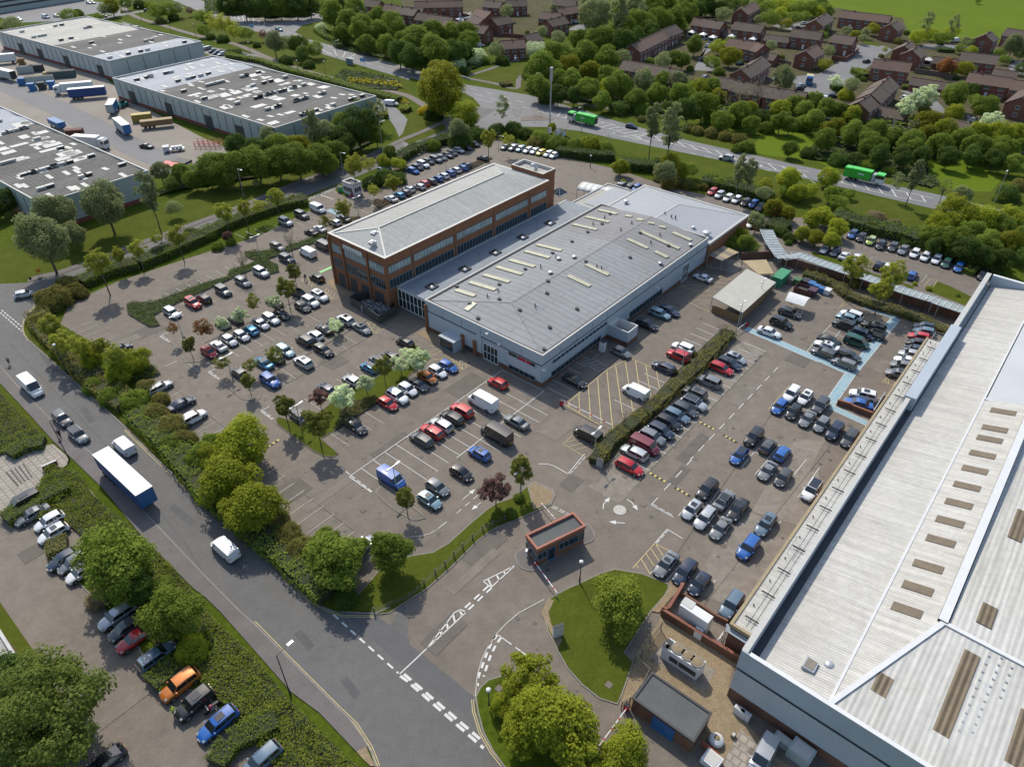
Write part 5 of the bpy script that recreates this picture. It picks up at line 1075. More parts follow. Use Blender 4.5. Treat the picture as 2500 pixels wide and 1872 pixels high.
mb.build('mesh_panel', root)
for p in P: mb = MB(); mb.box((p.x, p.y, .85), (.1, .1, 1.7), M_KERBD); mb.build('fence_post', root)
# small flat roofed corner of a building at the left edge
root = tag(empty('roof_corner_building', W1('04:60,300')), 'corner of a flat roofed building cut by the left edge below the grass', 'building'); mb = MB(); P = W('04:0,170 165,430 -700,900 -700,200', 5.); mb.prism(P, 0, 4.8, M_BRICK, M_ROOFP); mb.build('wall', root); parapet(root, zv(P, 0), 4.6, 5.1, .35, M_TRIM)
# ================= industrial units and houses
rng = random.Random(3)
M_PALEPATCH = mat('pale_sheet_patch', (.48, .48, .45), .7, noise=[(1., .15)])
M_UNITB = mat('unit_brick', (.18, .06, .04), .9, noise=[(.4, .1)])
def unit(label, p0, pu, pv, z, nb, kinds, lights, doors, seed, panels=14, patch=.0):
    """p0 corner, pu the end along the short side, pv the end along the long side (roof level); nb shallow gables; kinds roof colour per gable"""
    rg = random.Random(seed)
    A, U, V_ = W1(p0, z), W1(pu, z) if isinstance(pu, str) else pu, W1(pv, z) if isinstance(pv, str) else pv
    u = (U-A); v = (V_-A); lu, lv = u.length, v.length; u.normalize(); v = (v-u*v.dot(u)).normalized()
    root = tag(empty('industrial_unit', (A.x, A.y, 0)), label, 'warehouse')
    A = Vector((A.x, A.y, 0)); P = [A, A+v*lv, A+v*lv+u*lu, A+u*lu]
    mb = MB(); mb.prism(P, 1.2, z-.78, M_CLADG if seed != 2 else mat('pale_grey_cladding', (.40, .42, .43), .6, noise=[(.2, .06)])); mb.build('wall', root); mb = MB(); c = (P[0]+P[2])/2
    mb.prism([c+(p-c)*.9995 for p in P], 0, 1.2, M_UNITB); mb.build('brick_plinth', root)
    parapet(root, P, z-.8, z, .35, M_CLADG, cm=M_TRIM)
    rf = MB()
    for i in range(nb):
        k = kinds[i]; m = {'w': M_AGEDW, 'b': M_AGEDB, 'g': M_AGED}[k]; s0, s1 = i/nb, (i+1)/nb
        for (t0, z0, t1, z1) in ((s0, z-.6, (s0+s1)/2, z-.2), ((s0+s1)/2, z-.2, s1, z-.6)):
            q = [A+v*(lv*t0)+ZV*z0+u*.3, A+v*(lv*t1)+ZV*z1+u*.3, A+v*(lv*t1)+ZV*z1+u*(lu-.3), A+v*(lv*t0)+ZV*z0+u*(lu-.3)]
            n_ = (q[1]-q[0]).cross(q[2]-q[0]); rf.face(q if n_.z > 0 else q[::-1], m)
    ro = rf.build('roof', root)
    def rz(t): f = (t*nb) % 1; return z-.6+.4*(1-abs(f-.5)*2)
    # rooflights, kept as parts of the roof
    for i in range(lights):
        t = rg.uniform(.02, .98); s_ = rg.uniform(.04, .95); kd = kinds[min(nb-1, int(t*nb))]
        if patch and t > 1-patch and rg.random() < .75: sz = (rg.choice((1.2, 2.4, 3.6, 4.8)), rg.choice((2.4, 3.2, 4.)))
        else: sz = (1.1, 3.2)
        f = (t*nb) % 1; slope = (.4/(lv/nb/2))*(1 if f < .5 else -1)
        if min(f, 1-f, abs(f-.5))*lv/nb < sz[1]*.5+.2: continue
        c = A+v*(lv*t)+u*(lu*s_)+ZV*(rz(t)+.06); mb = MB()
        ax = (v+ZV*slope).normalized(); mb.box(c, (sz[1], sz[0], .06), M_PALEPATCH, x=ax); mb.build('rooflight', ro)
    for i in range(int(lights*.28)):
        t = (rg.randrange(nb)+.5)/nb+.03; s_ = rg.uniform(.06, .94); c = A+v*(lv*t)+u*(lu*s_)+ZV*(rz(t)+.45); mb = MB(); mb.box(c, (.9, 1.9, .6), M_METAL if rg.random() < .6 else M_DARK, x=v); mb.box(c+ZV*.33, (1.1, 2.1, .1), M_TRIM, x=v); mb.build('ridge_vent', ro)
    mb = MB()
    for (a, d, L, n_) in ((A, v, lv, -u), (A+v*lv, u, lu, v), (A+u*lu, v, lv, u), (A, u, lu, -v)):
        n = int(L/(L/panels if d is v else 8)) if d is v else max(3, int(L/7))
        for i in range(1, n): q = a+d*(L*i/n)+n_*.04; mb.box(q+ZV*(z-.5+1.)/2, (.16, .1, z-2.6), M_DARK, x=d)
    mb.build('panel_joint', root)
    for t in doors:
        q = A+v*(lv*t)-u*.06; mb = MB(); mb.box(q+ZV*2.3, (4.2, .12, 4.6), M_DARK, x=v); mb.build('loading_door', root)
    return root, A, u, v, lu, lv
unit('long grey industrial unit in the middle with bluish roof end and white patched dark roof', '00:1210,840', '10:90,598', '10:600,1428', 7.6, 7, 'bbggggg', 210, (.12, .37, .62, .8), 1, patch=.62, panels=22)
unit('far industrial unit with white, dark and pale grey roof strips at the top left', '00:-37,336', '00:930,175', '00:950,705', 7.6, 6, 'wwwggb', 70, (.2, .38, .62, .9), 2, panels=22)
p1, p2, p3 = W1('01:435,545', 7.6), W1('01:1600,185', 7.6), W1('00:110,1120', 7.6)
unit('nearest industrial unit cut by the left edge with ribbed dark roof and white patches', '01:435,545', '01:1600,185', p1+(p3-p2), 7.6, 7, 'gggggbb', 170, (), 3, patch=.75, panels=18)
root = tag(empty('distant_office', W1('00:300,60')), 'pale flat roofed building with long window bands at the far top left corner', 'building')
P = W('00:-1200,330 -10,150 920,0 700,-120 -900,0'); mb = MB(); mb.prism(P, 0, 7., M_CLADG, M_AGEDW); mb.build('wall', root); mb = MB()
for z in (3., 5.4): mb.bar(P[0]+ZV*z, P[1]+ZV*z, .4, M_DARK, .9); mb.bar(P[1]+ZV*z, P[2]+ZV*z, .4, M_DARK, .9)
mb.build('window_band', root)

def house(r1, r2, label, wd=8.2, rz=7.4, ez=4.9, tile=None, wins=True, group='brick houses of the estate', name='house', cat='house', front=1, chim=0, ghost=0):
    A, B = W1(r1, rz), W1(r2, rz); A.z = B.z = 0; d = B-A; L = d.length; d.normalize(); n = Vector((d.y, -d.x, 0))
    if n.y > 0: n = -n        # n faces the camera
    # keep the row near the estate grid
    root = tag(empty(name, A), label, cat, group); P = [A+n*wd/2, B+n*wd/2, B-n*wd/2, A-n*wd/2]
    tile = tile or M_TILE
    mb = MB(); vs = [(p.x, p.y, 0) for p in P]+[(p.x, p.y, ez) for p in P]+[(A.x, A.y, rz-.12), (B.x, B.y, rz-.12)]
    mb.add(vs, [(0, 1, 5, 4), (1, 2, 6, 9, 5), (2, 3, 7, 6), (3, 0, 4, 8, 7)], M_BRICKH)
    o = mb.build('wall', root)
    ov = .35; k = (rz-ez)/(wd/2); mb = MB(); A2, B2 = A-d*ov, B+d*ov
    for s_ in (1, -1):
        e1, e2 = A2+n*s_*(wd/2+ov), B2+n*s_*(wd/2+ov); zz = ez-k*ov
        q = [A2+ZV*rz, B2+ZV*rz, e2+ZV*zz, e1+ZV*zz]; q2 = [p-ZV*.16 for p in q]
        n_ = (q[1]-q[0]).cross(q[2]-q[0]); q = q if n_.z > 0 else q[::-1]; mb.face(q, tile); mb.face([p-ZV*.16 for p in q[::-1]], tile)
        for i in range(4): mb.face([q[i], q[i]-ZV*.16, q[(i+1) % 4]-ZV*.16, q[(i+1) % 4]], M_TRIM if i == 3 and tile is M_TILER else tile)
    ro = mb.build('roof', root)
    mb = MB(); mb.bar(A2+ZV*(rz+.03), B2+ZV*(rz+.03), .3, M_TILER, .12); mb.build('ridge_tile', ro)
    if chim:
        for f_ in ([.25, .7] if L > 12 else [.5])[:chim]: c = A+d*(L*f_)+ZV*(rz+.1); mb = MB(); mb.box(c, (.5, .5, 1.1), M_WHITEP if chim == 3 else M_BRICKH, x=d); mb.build('chimney', ro)
    if wins:
        k = max(1, round(L/4.2))
        for zc, hh in (((3.9, 1.05), (1.4, 1.2)) if ez > 4 else ((1.4, 1.1),)):
            for i in range(k):
                t = (i+.5)*L/k+(.4 if zc < 2 else 0)
                if zc < 2 and i % 2 == 1: 
                    mb = MB(); mb.box(A+d*t+n*(wd/2+.03)+ZV*1.05, (1., .08, 2.1), M_WFRAME if i % 3 else M_DARK, x=d); mb.build('door', root); continue
                p0 = A+n*wd/2; fwin(root, p0, d, n, t-.85, t+.85, zc-hh/2, zc+hh/2, 3, frame=M_WFRAME)
        # gable windows on the end facing the camera
        E_, dn = (A, -d) if d.y > 0 else (B, d)
        if ez > 4:
            for zc in (3.9, 1.5):
                fwin(root, E_-n*0, n, dn, -.6, .6, zc-.5, zc+.5, 2, frame=M_WFRAME)
    return root
HR = [
 ('in the cluster left of the wood', [('20:50,15', '20:570,5'), ('20:-40,72', '20:150,90'), ('20:95,138', '20:300,160'), ('20:225,158', '20:470,195'), ('20:400,215', '20:530,240'), ('20:690,262', '20:850,285'), ('20:890,200', '20:1060,170'), ('20:740,95', '20:880,130'), ('20:820,5', '20:1000,20'), ('20:1040,0', '20:1260,-5'), ('20:1430,125', '20:1640,145'), ('20:1480,215', '20:1660,175'), ('20:1590,95', '20:1860,50'), ('20:1560,-10', '20:1800,0'), ('20:980,440', '20:1230,425'), ('20:690,160', '20:800,210'), ('10:1740,-5', '10:1900,10'), ('10:1950,45', '10:2080,55'), ('10:2080,70', '10:2300,100'), ('20:1230,385', '20:1370,350')]),
 ('of the middle estate', [('30:190,480', '30:500,335'), ('30:500,325', '30:660,268'), ('30:860,195', '30:975,205'), ('30:985,210', '30:1185,240'), ('30:1310,236', '30:1620,276'), ('30:1370,92', '30:1505,25'), ('30:1250,415', '30:1530,455'), ('30:1550,462', '30:1620,482'), ('30:1370,748', '30:1490,688'), ('30:1490,680', '30:1595,612'), ('30:1130,830', '30:1290,855'), ('30:1300,870', '30:1650,930'), ('30:1660,935', '30:2080,1000'), ('30:110,650', '30:440,705'), ('30:450,710', '30:740,765'), ('30:1930,312', '40:40,350'), ('30:2070,545', '30:2185,487'), ('40:-40,215', '40:85,142')]),
 ('of the right estate', [('40:255,115', '40:780,172'), ('40:770,265', '40:842,228'), ('40:165,370', '40:398,402'), ('40:925,490', '40:985,447'), ('40:1005,540', '40:1075,500'), ('40:600,635', '40:1000,682'), ('40:660,912', '40:760,832'), ('40:555,1010', '40:655,922'), ('40:430,1100', '40:545,1032'), ('40:1555,558', '40:1945,603'), ('40:1635,782', '40:2105,845'), ('40:1795,375', '40:1862,340'), ('40:2040,305', '40:2330,350'), ('40:2190,1050', '40:2330,930'), ('40:2110,860', '40:2330,890')]),
]
for rl, (rowname, hs) in enumerate(HR):
    hs = sorted(hs, key=lambda h: S(h[0])[0][0])
    for i, (a, b) in enumerate(hs):
        if rl == 1: lab = f'brown roofed brick house, {ORD[i]} from left {rowname}'
        elif rl == 0: lab = f'brown roofed brick house, {ORD[i]} from left {rowname}'
        else: lab = f'brown roofed brick house, {ORD[i]} from left {rowname}'
        house(a, b, lab, tile=M_TILER if i % 3 == 1 else M_TILE, chim=(i*7) % 3)
gs = [('30:1200,312', '30:1285,322'), ('30:1640,372', '30:1900,400'), ('30:1600,560', '30:1760,588'), ('40:1010,835', '40:1490,905'), ('40:275,1100', '40:625,1150'), ('40:635,1142', '40:955,1205'), ('40:1250,610', '40:1520,640'), ('40:1900,742', '40:2150,775'), ('40:1440,1285', '40:1690,1350'), ('40:2050,1352', '40:2330,1420')]
for i, (a, b) in enumerate(sorted(gs, key=lambda h: S(h[0])[0][0])):
    house(a, b, f'low brown roofed garage block among the houses, {ORD[i]} from the left', wd=6.5, rz=4.4, ez=2.5, wins=i % 2 == 0, name='garage', cat='garage', group='low garages on the estate')
# conservatories, garden walls and fences
def conserv(t, lab, s_=3.2):
    p = W1(t, 2.); root = tag(empty('conservatory', (p.x, p.y, 0)), lab, 'conservatory'); mb = MB(); mb.box((p.x, p.y, 1.05), (s_, s_, 2.1), M_WFRAME, az=AZ); mb.box((p.x, p.y, 1.2), (s_+.06, s_*.8, 1.3), M_GLASS, az=AZ); mb.box((p.x, p.y, 1.2), (s_*.8, s_+.06, 1.3), M_GLASS, az=AZ); mb.build('glazed_wall', root)
    mb = MB(); b_ = [p+AV*i*s_*.52+BV*j*s_*.52 for i, j in ((-1, -1), (-1, 1), (1, 1), (1, -1))]
    for i in range(4): mb.face([Vector((b_[i].x, b_[i].y, 2.1)), Vector((b_[(i+1) % 4].x, b_[(i+1) % 4].y, 2.1)), Vector((p.x, p.y, 3.1))][::-1], M_WHITEP)
    mb.build('roof', root)
for t, l in (('30:840,350', 'white glass conservatory behind the pair of brick houses'), ('30:960,375', 'pink topped conservatory, the middle one behind the brick pair'), ('30:1065,405', 'pink topped conservatory beside the two parked silver cars'), ('30:1270,395', 'small white topped conservatory left of the white gazebo roof'), ('30:1500,425', 'bright white pyramid topped garden gazebo'), ('40:1180,650', 'glass conservatory with a white lantern roof beside the gabled house')): conserv(t, l)
M_FENCEW = mat('weathered_fence', (.13, .10, .08), .9, noise=[(.8, .2)])
wall_line('garden_wall', 'curved brick garden wall beside the small house by the street', 'wall', '40:130,650 270,670 360,620 420,560', 1.8, M_BRICKH)
wall_line('garden_fence', 'long weathered fence behind the garage block', 'fence', '40:1020,790 1300,830 1500,870', 1.8, M_FENCEW)
wall_line('garden_fence', 'dark fence between the houses and the dark red fence', 'fence', '30:1700,660 1900,720', 1.8, M_FENCEW)
wall_line('garden_wall', 'brick wall left of the terrace with the white windows', 'wall', '40:440,800 560,820', 1.8, M_BRICKH)
wall_line('garden_fence', 'brown garden fence below the low bungalow roofs by the meadow', 'fence', '20:990,590 1240,600', 1.8, M_BRICKH)
wall_line('garden_wall', 'brick garden wall under the tall gabled house by the meadow', 'wall', '20:1010,400 1230,420', 1.8, M_BRICKH)
wall_line('crash_barrier', 'grey road crash barrier along the far side of the main road', 'barrier', '10:2060,650 2212,690 20:0,690 240,750', .8, M_METAL, th=.2)
wall_line('crash_barrier', 'short grey crash barrier ending beside the meadow path', 'barrier', '20:480,810 650,870', .8, M_METAL, th=.2)
# bus stop and signs
root = tag(empty('bus_shelter', W1('10:1580,710')), 'dark glass bus shelter on the grass beside the main road', 'shelter'); c = W1('10:1585,700', 0); mb = MB(); mb.box(c+ZV*2.5, (4.5, 2., .15), M_FRAME, az=127); mb.build('roof', root)
mb = MB(); mb.box(c+ZV*1.3-Vector((.6, .8, 0)), (4.4, .08, 2.3), M_FRAME, az=127); mb.build('glass_back', root); mb = MB(); mb.box(c+ZV*1.3-Vector((.6, .8, 0)).cross(ZV)*2.1, (.08, 1.9, 2.3), M_FRAME, az=127); mb.build('glass_end', root)
def sign(t, lab, s_=(3., 1.4), h=2.6, m=None, az=127):
    c = W1(t, 0); root = tag(empty('road_sign', c), lab, 'sign'); mb = MB(); mb.box(c+ZV*h, (s_[0], .1, s_[1]), m or M_BLU, az=az); mb.build('sign_panel', root)
    for s in (-.35, .35):
        mb = MB(); q = c+Vector((math.sin(R(az)), math.cos(R(az)), 0))*s_[0]*s; mb.tube([q, q+ZV*h], [.05]*2, M_METAL, 6); mb.build('sign_post', root)
M_SIGNB = mat('sign_blue', (.12, .28, .5), .5)
sign('10:515,345', 'blue road sign facing the junction on the far left', m=M_SIGNB); sign('10:1710,720', 'blue road sign on the grass next to the bus shelter', m=M_SIGNB)
sign('02:1445,1280', 'small red sign in the verge by the main road', (.7, .7), 1.2, M_RED, 40); sign('01:440,1330', 'small orange sign on the corner verge', (.9, .9), 1.4, mat('orange_sign', (.5, .2, .02), .5), 60)
# phone mast
root = tag(empty('phone_mast', W1('20:1515,1340')), 'tall pale phone mast with a thick antenna head beside the main road', 'mast'); c = W1('20:1515,1340'); mb = MB(); mb.tube([c, c+ZV*13.6], [.28, .2], M_METAL, 10); mb.build('pole', root); mb = MB(); mb.tube([c+ZV*13.6, c+ZV*13.9, c+ZV*18.2], [.2, .5, .5], M_METAL, 12); mb.build('antenna_shroud', root)
# ---- street lamps
def lamp(base, h, kind, lab, az=130.):
    c = W1(base); root = tag(empty('street_lamp', c), lab, 'street lamp', 'lamp posts'); dk = kind in ('dark', 'globe'); m = M_BLK if dk else M_METAL
    mb = MB(); mb.tube([c, c+ZV*1.2, c+ZV*1.25, c+ZV*h], [.12, .11, .07, .055], m, 8); mb.build('pole', root)
    d = Vector((math.sin(R(az)), math.cos(R(az)), 0)); top = c+ZV*h
    if kind == 'double':
        mb = MB(); mb.bar(top-d*.7, top+d*.7, .07, M_METAL); mb.build('arm', root)
        for s in (-1, 1): mb = MB(); mb.box(top+d*s*.95+ZV*.03, (.75, .34, .14), M_WHITEP, x=d+ZV*.12*s); mb.build('lantern', root)
    elif kind in ('dark', 'single'):
        mb = MB(); mb.bar(top, top+d*1.5+ZV*.1, .07, m); mb.build('arm', root); mb = MB(); mb.box(top+d*1.8+ZV*.12, (.75, .34, .16), M_METAL if dk else M_WHITEP, x=d); mb.build('lantern', root)
    else:
        mb = MB(); mb.sphere(top+ZV*.15, (.3, .3, .22), M_WHITEP, 10, 6); mb.build('lantern', root)
LM = [('14:925,880', 8., 'dark', 'tall black street lamp leaning over the yellow lines on the near left footway', 40), ('02:750,1655', 8., 'dark', 'tall black street lamp by the dark cars at the left of the main road', 40), ('02:735,740', 6.5, 'globe', 'thin dark lamp post on the grass verge left of the lime trees', 0),
 ('23:1835,1330', 4.2, 'globe', 'lamp post with a white head on the edge of the entrance lawn', 0), ('02:1975,330', 5., 'double', 'twin headed lamp post between the red leaved saplings of the left car park', AZ), ('12:300,780', 5., 'double', 'twin headed lamp post on the small paved tree island', AZ), ('12:1045,1320', 5., 'double', 'twin headed lamp post between two maples on the planted island', AZ), ('13:2070,330', 5., 'double', 'twin headed lamp post beside the blue van', AZ), ('23:1195,400', 5.5, 'double', 'twin headed lamp post beside the copper tree', AZ),
 ('11:595,1130', 5.5, 'double', 'twin headed lamp post in the shrubs of the left car park', AZ), ('11:1665,695', 5.5, 'double', 'twin headed lamp post near the pale kiosk', AZ), ('22:1990,1650', 6., 'double', 'twin headed lamp post at the near end of the long hedge', AZ), ('32:712,760', 6., 'double', 'twin headed lamp post in the middle of the long hedge', AZ+90), ('32:1300,345', 8., 'double', 'tall lamp post at the far end of the long hedge', AZ), ('31:1555,1600', 5., 'double', 'twin headed lamp post standing by the flat roofed shelter', AZ),
 ('21:397,200', 5., 'single', 'lamp post between the two rows of cars beside the office', 130), ('11:425,480', 8., 'single', 'tall lamp post on the sloping lawn of the side road', 130), ('11:1505,290', 8., 'single', 'tall lamp post behind the pale kiosk', 130), ('21:1950,160', 3.5, 'globe', 'short bollard lamp by the bend behind the stair tower', 0), ('20:960,1640', 5., 'single', 'lamp post near the yellow green trees at the top car park', 130), ('20:375,1330', 9., 'single', 'tall lamp post at the side road mouth near the big oak', 40), ('20:1170,850', 8., 'single', 'lamp post on the meadow path', 220), ('20:1405,1060', 9., 'single', 'tall lamp post in front of the tree bank by the meadow', 220), ('20:1855,1420', 8., 'single', 'lamp post beside the green refuse lorry', 220), ('20:130,700', 8., 'single', 'lamp post across the main road from the oak', 220),
 ('10:1435,660', 8., 'single', 'lamp post on the grass left of the bus shelter', 40), ('10:1320,440', 8., 'single', 'lamp post on the far verge by the clipped hedge', 220), ('10:500,620', 6., 'globe', 'lamp post by the footpath near the clipped hedge', 0), ('10:1020,830', 6., 'globe', 'lamp post by the footpath behind the willow like trees', 0), ('10:2000,1060', 6., 'globe', 'lamp post by the path near the small white van', 0), ('10:1310,840', 6., 'globe', 'lamp post on the grass left of the flower bed', 0), ('00:1855,380', 6., 'globe', 'lamp post beside the parked cars behind the far unit', 0), ('00:2120,410', 6., 'globe', 'lamp post on the grass by the footpath bend', 0), ('00:1530,220', 6., 'globe', 'lamp post near the top left path crossing', 0), ('00:1370,175', 6., 'single', 'lamp post beside the top left side street', 0),
 ('10:1920,1640', 9., 'single', 'tall lamp post by the curved road end near the middle unit', 40), ('20:2140,1640', 6., 'single', 'lamp post at the corner of the top car park grass', 130), ('41:1890,530', 9., 'single', 'tall leaning lamp post on the right verge of the main road', 220), ('41:430,1110', 5., 'single', 'lamp post among the white cars of the right car park', 130), ('42:1100,60', 3., 'globe', 'short post by the brick wall near the white building', 0), ('24:860,1040', 4., 'globe', 'thin dark post on the small grass wedge', 0)]
for b_, h, k, l, az in LM: lamp(b_, h, k, l, az)
# ================= vehicles
COLS = {'w': ('white', (.68, .69, .70), 0.), 's': ('silver', (.42, .44, .46), .6), 'g': ('grey', (.15, .165, .18), .5), 'd': ('dark grey', (.055, .06, .068), .5), 'k': ('black', (.012, .013, .016), .2),
        'n': ('navy', (.012, .024, .055), .4), 'b': ('blue', (.015, .10, .36), .4), 'c': ('bright blue', (.02, .20, .40), .4), 't': ('pale blue', (.24, .36, .41), .5), 'r': ('red', (.42, .008, .015), .1),
        'm': ('maroon', (.14, .008, .022), .3), 'o': ('orange', (.48, .15, .02), .4), 'y': ('yellow', (.60, .46, .03), 0.), 'l': ('lime', (.28, .36, .04), .2), 'e': ('green', (.01, .07, .055), .3), 'p': ('bluish grey', (.10, .16, .22), .5), 'h': ('beige', (.36, .33, .27), .3)}
PAINT = {k: mat('car_paint_'+v[0].replace(' ', '_'), v[1], (.3 if sum(v[1]) > .5 else .45), (v[2]*.6 if sum(v[1]) > .5 else 0.), spec=.3, coat=.9) for k, v in COLS.items()}
M_CGL = mat('car_glass', (.012, .016, .018), .06, spec=.8, coat=.5); M_TYRE = mat('tyre_rubber', (.012, .012, .012), .9); M_RIM = mat('alloy_rim', (.38, .38, .39), .3, metal=.8)
M_PLAS = mat('black_plastic', (.02, .02, .02), .6); M_LAMPW = mat('headlight_glass', (.25, .27, .28), .12); M_LAMPR = mat('tail_light_red', (.35, .01, .01), .2); M_PLW = mat('plate_white', (.65, .65, .62), .5); M_PLY = mat('plate_yellow', (.6, .48, .05), .5)
# type: length, width, height, belt height, hood length ratio points: xf (windscreen foot), xt (windscreen top), rt (roof rear), rf (rear glass foot), tail height, roof half-width factor
TYP = {
 'h': dict(n='hatchback', L=4.05, w=1.76, h=1.47, b=.92, nose=.70, xf=1.02, xt=.40, rt=-1.45, rf=-1.86, tz=.92, rw=.72),
 'a': dict(n='saloon', L=4.72, w=1.84, h=1.43, b=.92, nose=.70, xf=1.10, xt=.38, rt=-.95, rf=-1.70, tz=.98, rw=.70),
 'e': dict(n='estate car', L=4.65, w=1.82, h=1.48, b=.93, nose=.72, xf=1.12, xt=.42, rt=-1.85, rf=-2.20, tz=.95, rw=.74),
 'u': dict(n='off roader', L=4.55, w=1.90, h=1.70, b=1.07, nose=.90, xf=1.12, xt=.50, rt=-1.78, rf=-2.12, tz=1.05, rw=.76),
 'm': dict(n='people carrier', L=4.75, w=1.92, h=1.90, b=1.15, nose=.85, xf=1.55, xt=.78, rt=-2.12, rf=-2.30, tz=1.1, rw=.82),
 'c': dict(n='coupe', L=4.40, w=1.82, h=1.32, b=.86, nose=.66, xf=.95, xt=.22, rt=-.75, rf=-1.72, tz=.92, rw=.66),
 'v': dict(n='van', L=4.95, w=1.95, h=1.95, b=1.15, nose=.95, xf=1.75, xt=1.15, rt=-2.35, rf=-2.44, tz=1.15, rw=.86),
 'V': dict(n='large van', L=6.0, w=2.05, h=2.55, b=1.35, nose=1.05, xf=2.2, xt=1.45, rt=-2.88, rf=-2.96, tz=1.35, rw=.88)}
def lerp(a, b, t): return a+(b-a)*t
def car_meshes(ty):
    T = TYP[ty]; L, w, h, b = T['L'], T['w']/2, T['h'], T['b']; hl = L/2; P_ = PAINT['w']; out = {}
    # lower body stations: x, half width, top z
    st = [(-hl, w*.80, T['tz']*.80), (-hl+.10, w*.93, T['tz']*.97), (-hl+.45, w*.99, T['tz'] if ty in 'ac' else b), (T['rf']+.2, w, b), (-.5, w, b-.01), (T['xf']-.1, w*.995, b), (T['xf']+.25, w*.985, b-.05), (hl-.55, w*.95, T['nose']+.06), (hl-.18, w*.86, T['nose']-.04), (hl, w*.68, T['nose']-.22)]
    mb = MB(); rings = []
    for x, ww, zt in st:
        zb = .22 if abs(x) < hl-.15 else .32
        rings.append([(x, -ww*.88, zb), (x, -ww, zb+.14), (x, -ww*1.0, lerp(zb, zt, .62)), (x, -ww*.96, zt-.09), (x, -ww*.84, zt), (x, -ww*.4, zt+.035), (x, ww*.4, zt+.035), (x, ww*.84, zt), (x, ww*.96, zt-.09), (x, ww, lerp(zb, zt, .62)), (x, ww, zb+.14), (x, ww*.88, zb)])
    n = 12; vs = [p for r_ in rings for p in r_]; fs = []
    for i in range(len(rings)-1):
        for j in range(n): a = i*n+j; fs.append((a, i*n+(j+1) % n, (i+1)*n+(j+1) % n, (i+1)*n+j))
    fs.append(tuple(range(n))[::-1]); fs.append(tuple((len(rings)-1)*n+j for j in range(n))); mb.add(vs, [f[::-1] for f in fs], P_)
    # cabin shell
    cb = [(T['rf'], b-.02, w*.80, .0), (T['rt'], h-.07, w*T['rw'], 1.), (lerp(T['rt'], T['xt'], .5), h, w*(T['rw']+.015), 1.), (T['xt'], h-.06, w*T['rw'], 1.), (T['xf'], b-.02, w*.80, 0.)]
    wb = w*.93
    base = [(T['rf'], wb*.93), (T['rt'], wb), (lerp(T['rt'], T['xt'], .5), wb*1.01), (T['xt'], wb), (T['xf'], wb*.92)]
    V_ = []
    for (x, z, rw, t), (bx, bw) in zip(cb, base):
        V_ += [(bx, -bw, b-.04), (x, -rw, z), (x, -rw*.45, z+.045*t), (x, rw*.45, z+.045*t), (x, rw, z), (bx, bw, b-.04)]
    F_ = []
    for i in range(4):
        for j in range(5): a = i*6+j; F_.append((a, a+6, a+7, a+1))
    mb.add(V_, F_, P_)
    mb.box((0, 0, .24), (L*.94, w*1.8, .12), M_PLAS); 
    # bumper / grille inserts and wheel arches
    for sx in (hl*.62+.02 if ty not in 'vV' else hl*.62, -hl*.60):
        for sy in (-1, 1): mb.tube([(sx, sy*(w-.12), .36), (sx, sy*(w+.004), .36)], [.40 if ty != 'V' else .42]*2, M_PLAS, 14)
    mb.box((hl-.06, 0, .42), (.13, w*1.2, .16), M_PLAS); mb.box((-hl+.07, 0, .36), (.14, w*1.4, .14), M_PLAS)
    out['body'] = mb.mesh('body', 38)
    # glass
    def off(q, d): 
        q = [Vector(p) for p in q]; n_ = (q[1]-q[0]).cross(q[2]-q[0]).normalized()
        c = sum(q, Vector())/len(q); 
        if n_.dot(c-Vector((0, 0, h*.45))) < 0: n_ = -n_; q = q[::-1]
        return [p+n_*d for p in q]
    bl = lambda i, s: Vector((base[i][0], s*base[i][1], b+.0)); tp = lambda i, s: Vector((cb[i][0], s*cb[i][2], cb[i][1]))
    def inset(q, f, g=None): c = sum(q, Vector())/len(q); return [c+(p-c)*f for p in q]
    m_ = MB(); q = [bl(4, -1), bl(4, 1), tp(3, 1), tp(3, -1)]; m_.face(off(inset(q, .93), .03), M_CGL); out['windscreen'] = m_.mesh('windscreen')
    m_ = MB(); q = [bl(0, 1), bl(0, -1), tp(1, -1), tp(1, 1)]; m_.face(off(inset(q, .86), .03), M_CGL); out['rear_window'] = m_.mesh('rear_window')
    for s, nm in ((-1, 'side_window'), (1, 'side_window_r')):
        m_ = MB(); e = .06
        if ty in 'vV':
            segs = [(3, 4)]
            q = [Vector((T['xt']-.35, s*wb, b+.04)), Vector((T['xf']-.16, s*wb*.95, b+.04)), Vector((T['xt']-.0, s*w*T['rw'], lerp(b, h, .62))), Vector((T['xt']-.35, s*w*(T['rw']+.01), lerp(b, h, .66)))]
            q[2].y = lerp(s*wb, s*w*T['rw'], .6); q[3].y = q[2].y
            m_.face(off(q, .03), M_CGL)
        else:
            def P2(x, t):
                # point on the side between belt (t=0) and roof (t=1) at longitudinal x
                xs0, xs1 = lerp(base[0][0], base[4][0], 0), base[4][0]
                return Vector((x, s*lerp(wb*.985, w*T['rw'], t), lerp(b, h-.06, t)))
            mid_ = lerp(T['rt'], T['xt'], .52); fr_ = lambda t: lerp(T['xf']-.22, T['xt']-.06, t); re_ = lambda t: lerp(T['rf']+.30, T['rt']+.16, t)
            for x0f, x1f in ((lambda t: mid_+.045, fr_), (re_, lambda t: mid_-.045)):
                q = [P2(x0f(.06), .06), P2(x1f(.06), .06), P2(x1f(.86), .86), P2(x0f(.86), .86)]; m_.face(off(q, .025), M_CGL)
        out[nm] = m_.mesh('side_window')
    m_ = MB(); m_.box((hl*.0, 0, 0), (.001, .001, .001), M_CGL)
    # wheel
    m_ = MB(); rr = .33 if ty not in 'uV' else .37; m_.tube([(0, -.11, 0), (0, .11, 0)], [rr, rr], M_TYRE, 16); out['tyre'] = m_.mesh('tyre')
